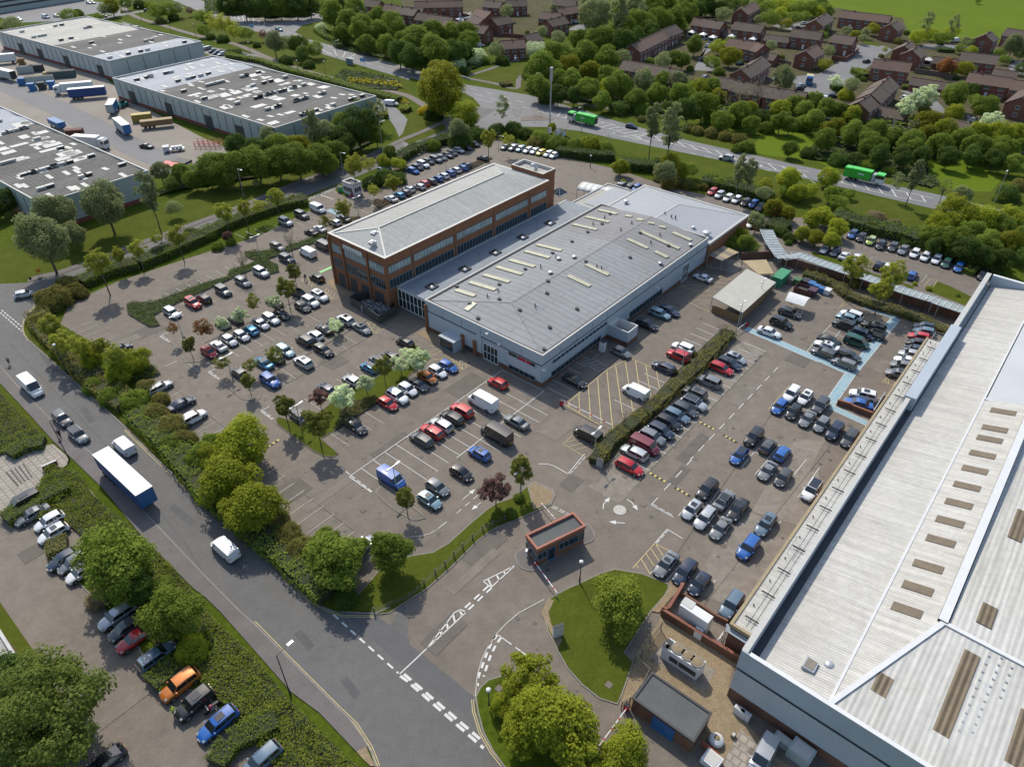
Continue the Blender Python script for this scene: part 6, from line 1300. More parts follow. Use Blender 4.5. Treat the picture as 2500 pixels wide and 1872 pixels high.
    m_ = MB(); m_.tube([(0, -.12, 0), (0, .12, 0)], [rr*.62]*2, M_RIM, 10); out['rim'] = m_.mesh('rim')
    hz = T['nose']-.10 if ty not in 'vV' else .8
    m_ = MB(); m_.box((0, 0, 0), (.26, .28, .12), M_LAMPW, x=Vector((1, 0, -.25))); out['headlight'] = m_.mesh('headlight')
    m_ = MB(); m_.box((0, 0, 0), (.10, .26 if ty not in 'vVm' else .14, .2 if ty not in 'vVm' else .5), M_LAMPR); out['tail_light'] = m_.mesh('tail_light')
    m_ = MB(); m_.box((0, 0, 0), (.16, .2, .14), P_); out['wing_mirror'] = m_.mesh('wing_mirror')
    m_ = MB(); m_.box((0, 0, 0), (.04, .5, .12), M_PLW); out['plate_f'] = m_.mesh('number_plate')
    m_ = MB(); m_.box((0, 0, 0), (.04, .5, .12), M_PLY); out['plate_r'] = m_.mesh('number_plate')
    m_ = MB(); x0, x1 = T['rt']+.15, T['xt']-.15; m_.tube([(x0, 0, 0), (x0+.1, 0, .07), (x1-.1, 0, .07), (x1, 0, 0)], [.022]*4, M_RIM, 5); out['roof_rail'] = m_.mesh('roof_rail')
    m_ = MB(); m_.box((lerp(T['rt'], T['xt'], .62), 0, h+.05), ((T['xt']-T['rt'])*.42, w*.95, .03), M_CGL); out['sunroof'] = m_.mesh('sunroof')
    m_ = MB(); m_.box((lerp(T['rt'], T['xt'], .5), 0, h+.045), ((T['xt']-T['rt'])*.92, w*T['rw']*1.7, .03), M_CGL); out['glass_roof'] = m_.mesh('glass_roof')
    return out
CM = {k: car_meshes(k) for k in TYP}
def mo(name, me, parent, loc=(0, 0, 0), paint=None):
    o = bpy.data.objects.new(name, me); C.objects.link(o); par(o, parent); o.location = loc
    if paint is not None and len(me.materials) and me.materials[0] and me.materials[0].name.startswith('car_paint'):
        o.material_slots[0].link = 'OBJECT'; o.material_slots[0].material = paint
    return o
# low detail far car: one mesh per type
def far_mesh(ty):
    T = TYP[ty]; mb = MB(); w = T['w']/2; out = CM[ty]
    bm_ = []
    me = out['body']; base = len(mb.v)
    for part, offs in (('body', (0, 0, 0)), ('windscreen', (0, 0, 0)), ('rear_window', (0, 0, 0)), ('side_window', (0, 0, 0)), ('side_window_r', (0, 0, 0))):
        m2 = out[part]; i0 = len(mb.v); mb.v += [tuple(v.co+Vector(offs)) for v in m2.vertices]
        for p in m2.polygons: mb.f.append(tuple(i0+i for i in p.vertices)); mb.m.append(mb.mi(m2.materials[p.material_index]))
    for sx in (T['L']*.31, -T['L']*.30):
        for sy in (-1, 1): mb.tube([(sx, sy*(w-.15), .33), (sx, sy*(w+.01), .33)], [.33]*2, M_TYRE, 10)
    me = mb.mesh('far_'+ty); me.polygons.foreach_set('use_smooth', [True]*len(me.polygons)); me.set_sharp_from_angle(angle=R(38)); return me
FM_ = {k: far_mesh(k) for k in TYP}
crnd = random.Random(11)
def make_car(pos, az, ty, col, label, group, lod, z=.05):
    T = TYP[ty]; nm = {'v': 'van', 'V': 'large_van'}.get(ty, 'parked_car'); cat = 'van' if ty in 'vV' else 'car'; pt = PAINT[col]
    rot = R(90-az)+crnd.uniform(-.02, .02)
    if lod == 0:
        o = bpy.data.objects.new(nm, FM_[ty]); C.objects.link(o); o.material_slots[0].link = 'OBJECT'; o.material_slots[0].material = pt
        o.location = (pos.x, pos.y, z); o.rotation_euler.z = rot; tag(o, label, cat, group); return o
    o = bpy.data.objects.new(nm, None); C.objects.link(o); o.location = (pos.x, pos.y, z); o.rotation_euler.z = rot; tag(o, label, cat, group)
    m = CM[ty]; w, hl = T['w']/2, T['L']/2
    mo('body', m['body'], o, paint=pt); mo('windscreen', m['windscreen'], o)
    if ty not in 'vV' or col == 'k': mo('rear_window', m['rear_window'], o)
    mo('side_window', m['side_window'], o); mo('side_window', m['side_window_r'], o)
    rr = .33 if ty not in 'uV' else .37
    for sx in (hl*.62, -hl*.60):
        for sy in (-1, 1):
            wh = mo('wheel', m['tyre'], o, (sx, sy*(w-.10), rr)); mo('rim', m['rim'], wh)
    hz = T['nose']-.06 if ty not in 'vV' else T['nose']-.1
    for sy in (-1, 1):
        mo('headlight', m['headlight'], o, (hl-.27, sy*w*.68, hz)); mo('tail_light', m['tail_light'], o, (-hl+.07, sy*w*.62 if ty not in 'vVm' else sy*w*.72, T['tz']*.80)); mo('wing_mirror', m['wing_mirror'], o, (T['xf']-.28, sy*(w+.06), T['b']+.05), paint=pt)
    mo('number_plate', m['plate_f'], o, (hl+.005, 0, .48)); mo('number_plate', m['plate_r'], o, (-hl-.005, 0, .62))
    if (ty in 'eu' and crnd.random() < .75):
        for sy in (-1, 1): mo('roof_rail', m['roof_rail'], o, (0, sy*w*T['rw']*.95, T['h']-.02))
    if ty not in 'vVc' and crnd.random() < .28: mo('sunroof' if crnd.random() < .6 else 'glass_roof', m['sunroof' if crnd.random() < .6 else 'glass_roof'], o)
    return o
USED = {}
CARP = []
def row(place, end, az, cars, lift=0., order=None):
    """cars listed from the named end; token = 'x,y:ct' with optional trailing - (nose reversed)"""
    toks = cars.split(); n = len(toks); pre = 'd'
    for i, t in enumerate(toks):
        parts = t.split(':')
        if len(parts) == 3: pre = parts[0]; parts = parts[1:]
        p = S(pre+':'+parts[0])[0]; code = parts[1]; rev = code.endswith('-'); c, ty = code[0], code[1]
        T = TYP[ty]; q = px(p, T['h']*.52); a_ = az+(180 if rev else 0)
        lod = 1 if q.length < 205 else 0
        nm = T['n']; lab = f"{COLS[c][0]} {nm}, {ORD[i]} from {end} {place}" if n > 1 else f"{COLS[c][0]} {nm} {place}"
        CARP.append((q, len(lab.split())))
        if len(lab.split()) > 16: print('LONG', len(lab.split()), lab)
        if lab in USED: print('DUP', lab)
        USED[lab] = 1
        make_car(q, a_, ty, c, lab, place if n > 1 else None, lod, z=.05+lift)
PB, PA = 130.2, 40.2
row('beside the hedge of the side road', 'the kiosk', PB, '11:1220,590:wv 1045,660:du 870,735:su')
row('by the office bed', 'the kiosk', PB, '11:1500,700:da- 1405,745:sh- 1240,810:wc- 1150,850:kc- 885,1135:nu')
row('in the strip below the brick office', 'the office', PB, '11:1275,985:dv- 1110,1065:wv- 1210,1340:kh-')
row('alone on the far side of the shrubs', '', PB, '11:785,1005:de')
row('along the shrub island', 'the office', PB, '11:605,1278:su 410,1385:ge 195,1478:du 01:2190,1560:ke- 2080,1610:ru 02:1855,62:se')
row('under the white blossom', 'the office', PB, '11:1000,1500:kh- 745,1600:ha- 12:325,130:dh- 190,180:sh-')
row('in the row below the blossom trees', 'the office', PB, '11:1240,1535:wu 1140,1595:wu 12:1055,0:dh 830,82:kh 715,127:se 610,187:sh 495,252:ch- 395,312:sh 265,362:sh 145,420:wc- 45,488:rh')
row('in the upper half of the middle row', 'the warehouse', PB, '12:1515,138:su- 1400,190:nh- 1290,240:kc- 1190,307:wh- 1080,358:ku- 868,472:te 765,555:kh- 632,605:ca- 365,712:dh-')
row('in the lower half of the middle row', 'the warehouse', PB, '12:1695,232:ga 1280,467:ke 1060,595:su- 702,792:bu')
row('above the planted island', 'the warehouse', PB, '12:2160,380:kh- 2005,532:dh- 1870,575:gh- 1775,652:ch- 1585,792:sh- 1310,885:nh- 1010,1175:gh-')
row('below the planted island', 'the warehouse', PB, '22:415,642:bh 300,697:wh 190,762:oh 95,842:dh 12:2190,888:wh 2080,962:wu 1975,1043:rh 1622,1288:ke')
row('in the front row of the lined grid', 'the warehouse', PB, '22:950,820:rh- 790,1010:wV- 560,1112:ru- 455,1192:ke- 340,1270:se- 235,1343:re- 125,1428:de-')
row('in the back row of the lined grid', 'the warehouse', PB, '22:1155,1238:ga- 940,1358:kV- 755,1580:bh- 23:560,137:kh 300,292:gh 215,430:th 13:2015,190:bv')
row('against the left hedge', 'the top', PA, '02:1290,455:ne 1345,595:dh 1720,868:se 1960,1048:na 2085,1192:wu 13:1705,920:sh')
row('along the side of the large warehouse', 'the shelter', PB, '31:955,1342:wc- 32:590,42:ne 490,72:te 350,188:ke 70,487:gh 22:1785,798:ka')
row('on the yard side of the long hedge', 'the shelter', PB, '32:740,440:wu- 690,522:ru- 535,652:ne- 230,912:wv- 22:1925,1372:kv-')
row('along the right side of the long hedge', 'the shelter', PB, '32:1310,552:sh 1238,612:ne 1155,664:re 1025,802:gu- 868,928:du- 862,1037:su 762,1108:de 675,1172:pe 590,1247:ke 505,1337:nu 407,1402:gu 330,1490:mv 215,1572:se- 33:165,70:re')
row('near the gazebo and blue lane', 'the gazebo', PB, '32:1895,62:de 1805,168:ku 1675,273:wa')
row('in the upper pen of the blue lane', 'the top', PB, '42:350,88:wu- 295,118:th- 272,192:ku- 592,208:ke- 470,290:ne 582,292:ke- 408,372:em 115,368:ka 82,420:wa- 50,500:de- 320,522:de 268,608:ge-')
row('in the tight row beside the lean-to roof', 'the top', PB-15, '42:1142,216:nh- 1138,267:ph- 1085,322:rh- 1060,393:kh- 1030,462:nh- 985,512:sh- 945,582:wc- 900,635:gh- 850,722:gh-')
row('by the crash rail', 'the top', PB-14, '42:478,948:wu- 424,1044:ba-')
row('in the block by the blue lane', 'the left', PA, 'd:1684,877:bh- 1710,849:wu- 1715,888:kh- 1740,857:wh- 1744,904:gc- 1773,874:du- 1775,915:gh- 1804,929:nu- 1836,945:de-')
row('in the middle six car block', 'the left', PA, 'd:1597,983:bh- 1629,942:ku- 1659,962:dh 1658,1016:gc- 1690,978:bh 1692,1030:dh-')
row('alone against the lean-to roof', '', PA, 'd:1754,1057:wu-')
row('in the six car block above the roundel side', 'the left', PA, 'd:1495,1099:sh- 1528,1055:ku- 1523,1117:se- 1564,1078:ga 1556,1140:gc- 1594,1099:ka-')
row('on the concrete bays', 'the top', PA, 'd:1654,1131:pe- 1617,1180:bu- 1439,1217:ga- 1480,1233:ne- 1511,1259:nh- 1581,1303:pu-')
row('in the row under the right hand trees', 'the left', PA, '41:145,828:gh- 365,872:bh- 458,907:kh- 562,942:lh- 672,988:kh- 800,1008:dh- 912,1038:ga- 1035,1078:wh- 1150,1113:wh- 1270,1143:wh- 1378,1183:eh- 1512,1228:bh- 1770,1313:kh-')
row('in the row by the back lawn', 'the left', PA, '41:65,1032:sh- 175,1062:nh- 275,1102:wc 412,1122:wc 648,1208:kh 752,1222:wh 1005,1312:bh')
row('in the row behind the smooth grey roof', 'the left', PA, '31:1062,412:rh- 1140,445:sh- 1230,480:wh- 1322,498:wh- 1417,528:kh- 1505,545:bh- 1582,582:kh-')
row('under the trees at the end of that roof', 'the top', PA, '31:1745,640:rh- 1480,762:wh-')
row('behind the barrel canopy', 'the left', PA, '31:72,352:gh- 162,372:kh- 238,372:bh-')
row('in the top row under the dark hedge', 'the left', PA, 'd:1092,317:gh- 1109,319:gh- 1125,321:th- 1141,324:wh- 1156,326:sh- 1169,329:yh- 1185,332:wh- 1198,335:wh-')
row('in the row along the far hedge', 'the near end', PB, '21:40,188:bh 85,150:nh 145,117:wu 205,87:dh 285,62:gu 345,45:gh 415,20:dh 20:460,1650:dh 530,1620:sh 615,1590:kh 700,1555:kh')
row('in the row beside the staff bed', 'the near end', PB, '11:2010,488:wa- 2095,450:ch- 2160,420:dh- 2200,385:wh- 21:105,357:sh- 150,322:rh- 228,300:dh- 300,272:bh- 362,242:wh- 430,212:bh- 492,180:wh- 565,155:bh- 605,128:kh- 790,52:kh-')
row('nosed to the left shrub bank', 'the top', 220, '03:250,450:km 345,588:ga 530,655:wh 572,785:wh 675,1075:nh 790,1105:gh 880,1205:wh')
row('in the lower left car park', 'the top', 220, 'd:252,1328:se 270,1356:dh 290,1378:rc 338,1415:pe- 388,1476:ou 420,1516:ku 470,1561:be 563,1641:pe 225,1645:kc')
# moving or single vehicles
row('driving at the top of the main road on the left', '', PB, '02:330,850:wV')
row('in the queue at the left kerb', 'the top', PB, '02:668,1205:du 843,1380:gu')
row('driving beside the long blue trailer', '', PB+180, '02:1335,1500:wv')
row('driving away at the bottom of the main road', '', PB+180, '13:215,950:wv')
row('turning at the left edge junction', '', 62, '01:262,1520:sh')
row('parked on the paved ramp at the bottom edge', '', 218, 'd:1650,1628:sm')
row('on the far side street by the triangular island', '', 80, '10:1148,152:wh')
row('on the main road next to the triangular island', '', 120, '10:800,318:tu')
row('on the main road right of the first refuse lorry', '', 120, '30:185,1362:nh')
row('on the main road behind the tall bare trees', '', 300, '31:1210,45:su')
row('on the top left side street', 'the right', 60, '00:1590,112:dh 1115,175:sh')
row('in the industrial yard', '', 110, '00:1582,1575:ka')
row('behind the middle industrial unit', '', 100, '10:2015,1112:wv')
row('parked just inside the kiosk hedge', '', PA, '11:1940,172:tu')
row('behind the far industrial unit', 'the left', 220, '00:1385,285:dh 1465,302:sh 1640,362:wh 1690,372:wh 1890,425:sh 1932,432:gh 1970,450:nh 2030,460:sh 2080,465:wh 2130,495:wh 2170,510:wh 2205,528:sh 10:25,518:sh 85,550:nh 130,567:ph 182,582:wh')
row('left of the middle unit parapet', 'the left', 220, '00:2110,618:mh 2165,622:gh')
row('in the far top left car park', 'the left', 120, '00:205,207:wh 490,178:wv 608,172:wh 722,120:wh 825,110:wh 960,30:wh 1000,28:wh')
for t, l, c_, a_ in (('20:610,158', 'between the houses at the top', 'oh', 90), ('20:612,212', 'below the orange car between the houses', 'nh', 20), ('20:530,225', 'left of the navy car between the houses', 'wv', 20), ('20:1795,235', 'by the pale drive among the top houses', 'wh', 90), ('20:765,490', 'at the edge of the blossom trees by the houses', 'wh', 60), ('30:1355,682', 'on the estate street under the trees', 'eh', 60), ('30:990,832', 'at the near end of the estate cul de sac', 'sh', 60), ('30:2045,250', 'near the gabled house by the field', 'wh', 60), ('30:1980,302', 'next to the pale street by the field', 'kh', 90), ('30:2000,950', 'in front of the long brick terrace', 'nh', 70), ('30:2022,922', 'between the navy car and the blue lorry', 'sh', 70), ('40:515,660', 'on the estate street beside the white framed terrace', 'dh', 60), ('40:375,757', 'below the dark grey car on the estate street', 'ph', 40), ('40:145,1032', 'near the clipped round bush', 'nh', 90), ('40:50,1065', 'mostly hidden by the trees below the street', 'wv', 110), ('40:1475,432', 'parked by the green field', 'wv', 60), ('40:1672,1292', 'beside the large blossom tree', 'sh', 50), ('40:930,1050', 'hidden behind the blossom trees', 'wh', 60), ('40:2060,650', 'in the shaded drive at the right edge', 'ph', 90)): row(l, '', a_, f'{t}:{c_}')
row('in front of the pink topped conservatories', 'the left', 40, '30:1010,492:sh 1060,500:sh')

# ---- lorries, trailers, containers
M_NAVYC = mat('navy_curtain', (.015, .05, .18), .5, noise=[(.8, .15)], stripes=('B', .5, .2)); M_WROOF = mat('white_lorry_roof', (.70, .70, .70), .5, noise=[(1.5, .08), (4., .06)])
def wheelset(root, c, d, n, xs, half=1.1, r_=.48):
    for x in xs:
        for s in (-1, 1):
            q = c+d*x+n*half*s; mb = MB(); mb.tube([q-n*.16*s+ZV*r_, q+n*.14*s+ZV*r_], [r_]*2, M_TYRE, 14); wh = mb.build('wheel', root)
            mb = MB(); mb.tube([q+n*.1*s+ZV*r_, q+n*.16*s+ZV*r_], [r_*.5]*2, M_RIM, 10); mb.build('rim', wh)
def trailer(name, lab, t, az, L=13.4, h=2.75, w=2.5, z0=1.15, side=None, top=None, end=None, wheels=True, cat='trailer', cab=None, zc=3.):
    p = W1(t, zc); d = Vector((math.sin(R(az)), math.cos(R(az)), 0)); n = Vector((d.y, -d.x, 0)); c = Vector((p.x, p.y, 0)); root = tag(empty(name, c), lab, cat)
    mb = MB(); mb.box(c+ZV*(z0+h/2), (L, w, h), side or M_NAVYC, x=d); mb.build('box_body', root)
    mb = MB(); mb.box(c+ZV*(z0+h+.04), (L+.05, w+.05, .08), top or M_WROOF, x=d); mb.build('roof', root)
    for s, nm in ((-1, 'rear_door'), (1, 'front_panel')): mb = MB(); mb.box(c+d*s*(L/2+.03)+ZV*(z0+h/2), (.06, w*.96, h*.96), end or M_BLU, x=d); mb.build(nm, root)
    mb = MB(); mb.box(c+ZV*(z0-.2), (L*.96, 1.2, .35), M_PLAS, x=d); mb.build('chassis', root)
    if wheels: wheelset(root, c, d, n, (-L/2+1.2, -L/2+2.5, -L/2+3.8) if L > 9 else (-L/2+1.5,))
    if cab:
        cc = c+d*(L/2+1.35); cr = MB(); cr.box(cc+ZV*1.9, (2.2, 2.45, 2.5), cab, x=d); cr.box(cc+ZV*3.2-d*.3, (1.5, 2.3, .5), cab, x=d); cr.build('cab', root)
        mb = MB(); mb.box(cc+d*1.11+ZV*2.25, (.05, 2.2, .95), M_CGL, x=d); mb.build('windscreen', root)
        mb = MB(); mb.box(cc+d*.3+ZV*2.3, (1., 2.5, .7), M_CGL, x=d); mb.build('side_window', root)
        wheelset(root, c, d, n, (L/2+1.5,))
    return root
trailer('lorry_trailer', 'long navy box trailer with a white roof moving along the main road', '03:1320,130', 130, L=13.2, zc=3.6)
trailer('lorry_trailer', 'dark blue curtain sided trailer parked in the industrial yard', '00:930,960', 70, zc=3.5, L=12.5)
trailer('articulated_lorry', 'white articulated lorry with a rounded roof in the industrial yard', '00:820,910', 250, side=M_WHITEP, end=M_WHITEP, cab=M_WHITEP, cat='lorry', zc=3.3, L=11)
trailer('lorry_trailer', 'white roofed trailer standing end on beside the teal telehandler', '00:1200,1120', 165, side=M_BLU, end=M_CLADG, L=8, zc=3.3)
trailer('lorry_trailer', 'white roofed trailer with a blue front nearest the yellow container', '00:1310,1330', 140, L=10.5, side=M_CLADG, end=M_BLU, zc=3.3)
trailer('box_lorry', 'white box lorry with a blue stripe beside the nearest unit', '00:930,1500', 100, L=8.5, side=M_WHITEP, end=M_WHITEP, cab=M_WHITEP, cat='lorry', zc=3.)
trailer('removal_lorry', 'white removal lorry cut by the left edge of the yard', '00:60,615', 245, L=7, side=M_WHITEP, end=M_WHITEP, cab=M_WHITEP, cat='lorry', zc=2.8)
trailer('lorry_trailer', 'pale curtain trailer with red chassis at the left edge of the yard', '00:50,780', 120, L=11, side=M_CLADG, end=M_PLAS, zc=3.)
trailer('shipping_container', 'yellow shipping container beside the middle industrial unit', '00:1525,1250', 70, L=6.1, h=2.5, z0=.1, side=mat('yellow_container', (.34, .25, .05), .7, stripes=(70, .3, .8)), top=mat('yellow_container_top', (.42, .33, .12), .7), end=MATS['yellow_container'], wheels=False, cat='container', zc=2.)
trailer('timber_lorry', 'low flatbed lorry stacked with brown timber packs in the yard', '00:1690,1315', 68, L=10, h=1.5, z0=1.2, side=M_WOOD, top=M_WOODP, end=M_WOOD, cat='lorry', zc=2.)
trailer('open_trailer', 'blue open trailer behind the nearest industrial unit', '00:610,1325', 130, L=8, h=1.6, side=M_BLU, top=M_BLU, cat='trailer', zc=2.)
trailer('skip_container', 'rusty brown open container behind the nearest industrial unit', '00:800,1415', 75, L=5, h=1.8, z0=.2, side=MATS['rust'], top=MATS['rust'], end=MATS['rust'], wheels=False, cat='skip', zc=1.5)
for t, l, m, a_, L in (('00:270,740', 'weathered grey container at the left of the yard stack', M_CLADG, 70, 6.), ('00:390,725', 'dark container beside the weathered grey one', M_DARK, 70, 5.), ('00:420,850', 'long grey container in front of the stacked pallets', M_CLADG, 70, 10.), ('00:660,790', 'dark green long container at the unit wall', mat('dark_container', (.06, .09, .09), .7), 70, 10.)):
    trailer('shipping_container', l, t, a_, L=L, h=2.5, z0=.1, side=m, top=M_AGED, end=m, wheels=False, cat='container', zc=1.8)
for t, l, m in (('00:240,885', 'blue waste skip on the yard lane edge', M_BLU), ('00:345,945', 'deep blue skip nearest the yard lane', M_BLU), ('00:430,860', 'pile of tan pallets on the long grey container', M_WOODP), ('00:510,820', 'stack of yellow pallets in the middle of the yard store', M_WOODP), ('00:580,810', 'stack of yellow pallets next to the dark green container', M_WOODP), ('00:560,920', 'stack of blue crates in front of the pallets', M_BLU), ('00:460,930', 'dark crates at the near end of the yard store', M_DARK), ('00:230,670', 'timber boards stacked above the grey container', M_WOOD)):
    c = W1(t, 1.2); mb = MB()
    for k in range(3): mb.box(c+Vector((crnd.uniform(-.4, .4), crnd.uniform(-.4, .4), -.8+k*.9)), (2.6, 2.2, .85), m, az=70+crnd.uniform(-8, 8))
    o = mb.build('skip' if 'skip' in l else 'pallet_stack'); tag(o, l, 'skip' if 'skip' in l else 'stack')
root = tag(empty('telehandler', W1('00:1330,1150')), 'teal telehandler standing between the trailers in the yard', 'telehandler'); c = W1('00:1330,1160', 0); d = Vector((.3, .95, 0)).normalized(); n = Vector((d.y, -d.x, 0))
M_TEAL = mat('teal_paint', (.03, .28, .24), .4); mb = MB(); mb.box(c+ZV*1.1, (3.6, 1.9, .9), M_TEAL, x=d); mb.box(c+ZV*1.9+n*.3, (1.5, 1., 1.2), M_CGL, x=d); mb.build('body', root); mb = MB(); mb.bar(c-d*2+ZV*2., c+d*2.8+ZV*1.2, .35, M_TEAL); mb.build('boom', root); wheelset(root, c, d, n, (-1.2, 1.2), 1., .6)
root = tag(empty('flatbed_pickup', W1('00:1870,1620')), 'white flatbed pickup carrying white sacks in the yard', 'pickup'); c = W1('00:1880,1610', .8); c.z = 0; d = Vector((math.sin(R(250)), math.cos(R(250)), 0)); n = Vector((d.y, -d.x, 0))
mb = MB(); mb.box(c+d*2.2+ZV*1.2, (1.8, 1.95, 1.6), M_WHITEP, x=d); mb.build('cab', root); mb = MB(); mb.box(c+d*3.1+ZV*1.5, (.1, 1.7, .7), M_CGL, x=d); mb.build('windscreen', root); mb = MB(); mb.box(c-d*.9+ZV*.8, (4.2, 2., .3), M_METAL, x=d); mb.build('flatbed', root)
for k in range(3): mb = MB(); mb.box(c-d*(2-k*1.1)+ZV*1.3, (.95, 1.3, .7), M_WHITEP, x=d); mb.build('sack', root)
wheelset(root, c, d, n, (-1.6, 1.9), .9, .36)
def refuse(t, az, lab, rev=False):
    p = W1(t, 1.8); c = Vector((p.x, p.y, 0)); d = Vector((math.sin(R(az)), math.cos(R(az)), 0)); n = Vector((d.y, -d.x, 0)); root = tag(empty('refuse_lorry', c), lab, 'lorry', 'green refuse lorries'); G = mat('bright_green_paint', (.035, .36, .03), .4); GT = mat('pale_green_top', (.08, .52, .09), .4)
    mb = MB(); mb.box(c-d*.6+ZV*2.3, (5.4, 2.5, 2.4), G, x=d); mb.box(c-d*.6+ZV*3.55, (5.4, 2.2, .12), GT, x=d); mb.build('hopper_body', root)
    mb = MB(); mb.box(c-d*4.3+ZV*2.2, (1.9, 2.5, 2.5), G, x=d); mb.box(c-d*4.2+ZV*3.5, (1.6, 2.3, .12), GT, x=d); mb.build('tailgate', root); mb = MB(); mb.box(c-d*5.28+ZV*1.9, (.08, 2.1, 1.9), M_DARK, x=d); mb.build('loading_mouth', root)
    mb = MB(); mb.box(c+d*2.8+ZV*2., (.9, 2.3, 2.1), M_CLADG, x=d); mb.build('equipment_frame', root)
    mb = MB(); mb.box(c+d*4.5+ZV*1.4, (2.1, 2.45, 1.5), M_WHITEP, x=d); mb.box(c+d*4.4+ZV*3.2, (2.1, 2.45, .35), GT, x=d); mb.build('cab', root); mb = MB(); mb.box(c+d*4.45+ZV*2.55, (2.12, 2.4, .95), M_CGL, x=d); mb.build('cab_glass', root)
    mb = MB(); mb.box(c+ZV*.9, (9., 1.2, .4), M_PLAS, x=d); mb.build('chassis', root)
    for s in (-1, 1): mb = MB(); mb.box(c-d*.6+n*1.27*s+ZV*2.5, (1.6, .03, .35), M_WHITEP, x=d); mb.build('door_emblem', root)
    wheelset(root, c, d, n, (-3.4, -2.1, 4.2), 1.1, .5)
refuse('20:1870,1285', 307, 'green refuse lorry heading left past the phone mast'); refuse('41:480,245', 127, 'green refuse lorry with a white cab heading right on the main road')
root = trailer('removal_truck', 'small lorry with yellow box and blue cab on the estate street', '30:2110,845', 200, L=4.2, h=2.1, z0=.9, side=mat('pale_yellow', (.45, .40, .20), .6), top=MATS['pale_yellow'], end=MATS['pale_yellow'], cab=M_BLU, cat='lorry', zc=2.)
mb = MB(); 
for k in range(6): a = W1('00:2110,1605', 0)+Vector((k*1.6, 0, 0)); mb.bar(a, a+ZV*2.2, .12, M_RED); mb.bar(a+Vector((0, 3, 0)), a+Vector((0, 3, 2.2)), .12, M_RED); mb.bar(a+ZV*1.1, a+Vector((0, 3, 1.1)), .12, M_RED)
a = W1('00:2110,1605', 0)
for z in (.6, 1.4, 2.1): mb.bar(a+ZV*z, a+Vector((8, 0, z)), .1, M_RED); mb.bar(a+Vector((0, 3, z)), a+Vector((8, 3, z)), .1, M_RED)
o = mb.build('red_rack'); tag(o, 'rusty red steel racking behind the white flatbed pickup', 'racking')
for t, l in (('01:1830,120', 'flat red metal frame on the ground near the trees of the yard'), ('01:1960,90', 'dark mat beside the flat red frame in the yard')):
    c = W1(t, .3); mb = MB(); mb.box(c, (5., 3.4, .5), M_RED if 'red metal' in l else M_DARK, az=110); o = mb.build('steel_frame'); tag(o, l, 'frame')
# ---- motorbikes, bicycle, people
def motorbike(t, az, lab, col, s_=1.):
    p = W1(t, .5); c = Vector((p.x, p.y, 0)); d = Vector((math.sin(R(az)), math.cos(R(az)), 0)); root = tag(empty('motorbike', c), lab, 'motorbike'); n = Vector((d.y, -d.x, 0))
    for x in (-.72*s_, .72*s_): mb = MB(); mb.tube([c+d*x-n*.07+ZV*.32, c+d*x+n*.07+ZV*.32], [.32]*2, M_TYRE, 14); mb.build('wheel', root)
    mb = MB(); mb.sphere(c+d*.15+ZV*.85, (.28, .28, .2), col, 10, 6); mb.bar(c-d*.6+ZV*.7, c+d*.5+ZV*.6, .22, col, .25); mb.build('fuel_tank', root)
    mb = MB(); mb.box(c-d*.4+ZV*.86, (.7, .3, .14), M_PLAS, x=d); mb.build('seat', root); mb = MB(); mb.tube([c+d*.55-n*.4+ZV*1.05, c+d*.5+ZV*1., c+d*.55+n*.4+ZV*1.05], [.025]*3, M_CHROME, 6); mb.build('handlebar', root)
    mb = MB(); mb.bar(c+d*.72+ZV*.32, c+d*.5+ZV*1., .07, M_CHROME); mb.box(c+ZV*.45, (.5, .35, .4), M_METAL, x=d); mb.build('engine', root)
motorbike('d:459,1527', 225, 'maroon motorbike with chrome parts between the black and blue cars', MATS['car_paint_maroon']); motorbike('14:345,1330', 220, 'black scooter below the blue estate car in the lower left', MATS['car_paint_black'], .85); motorbike('04:830,1560', 80, 'black motorbike in the shade under the big tree', MATS['car_paint_black'])
M_SKIN = mat('skin', (.42, .24, .17), .6); M_JKT = mat('dark_jacket', (.02, .025, .04), .8); M_HIV = mat('hi_vis_yellow', (.45, .55, .03), .7); M_TRS = mat('dark_trousers', (.02, .02, .025), .8); M_HAIR = mat('dark_hair', (.02, .015, .01), .8)
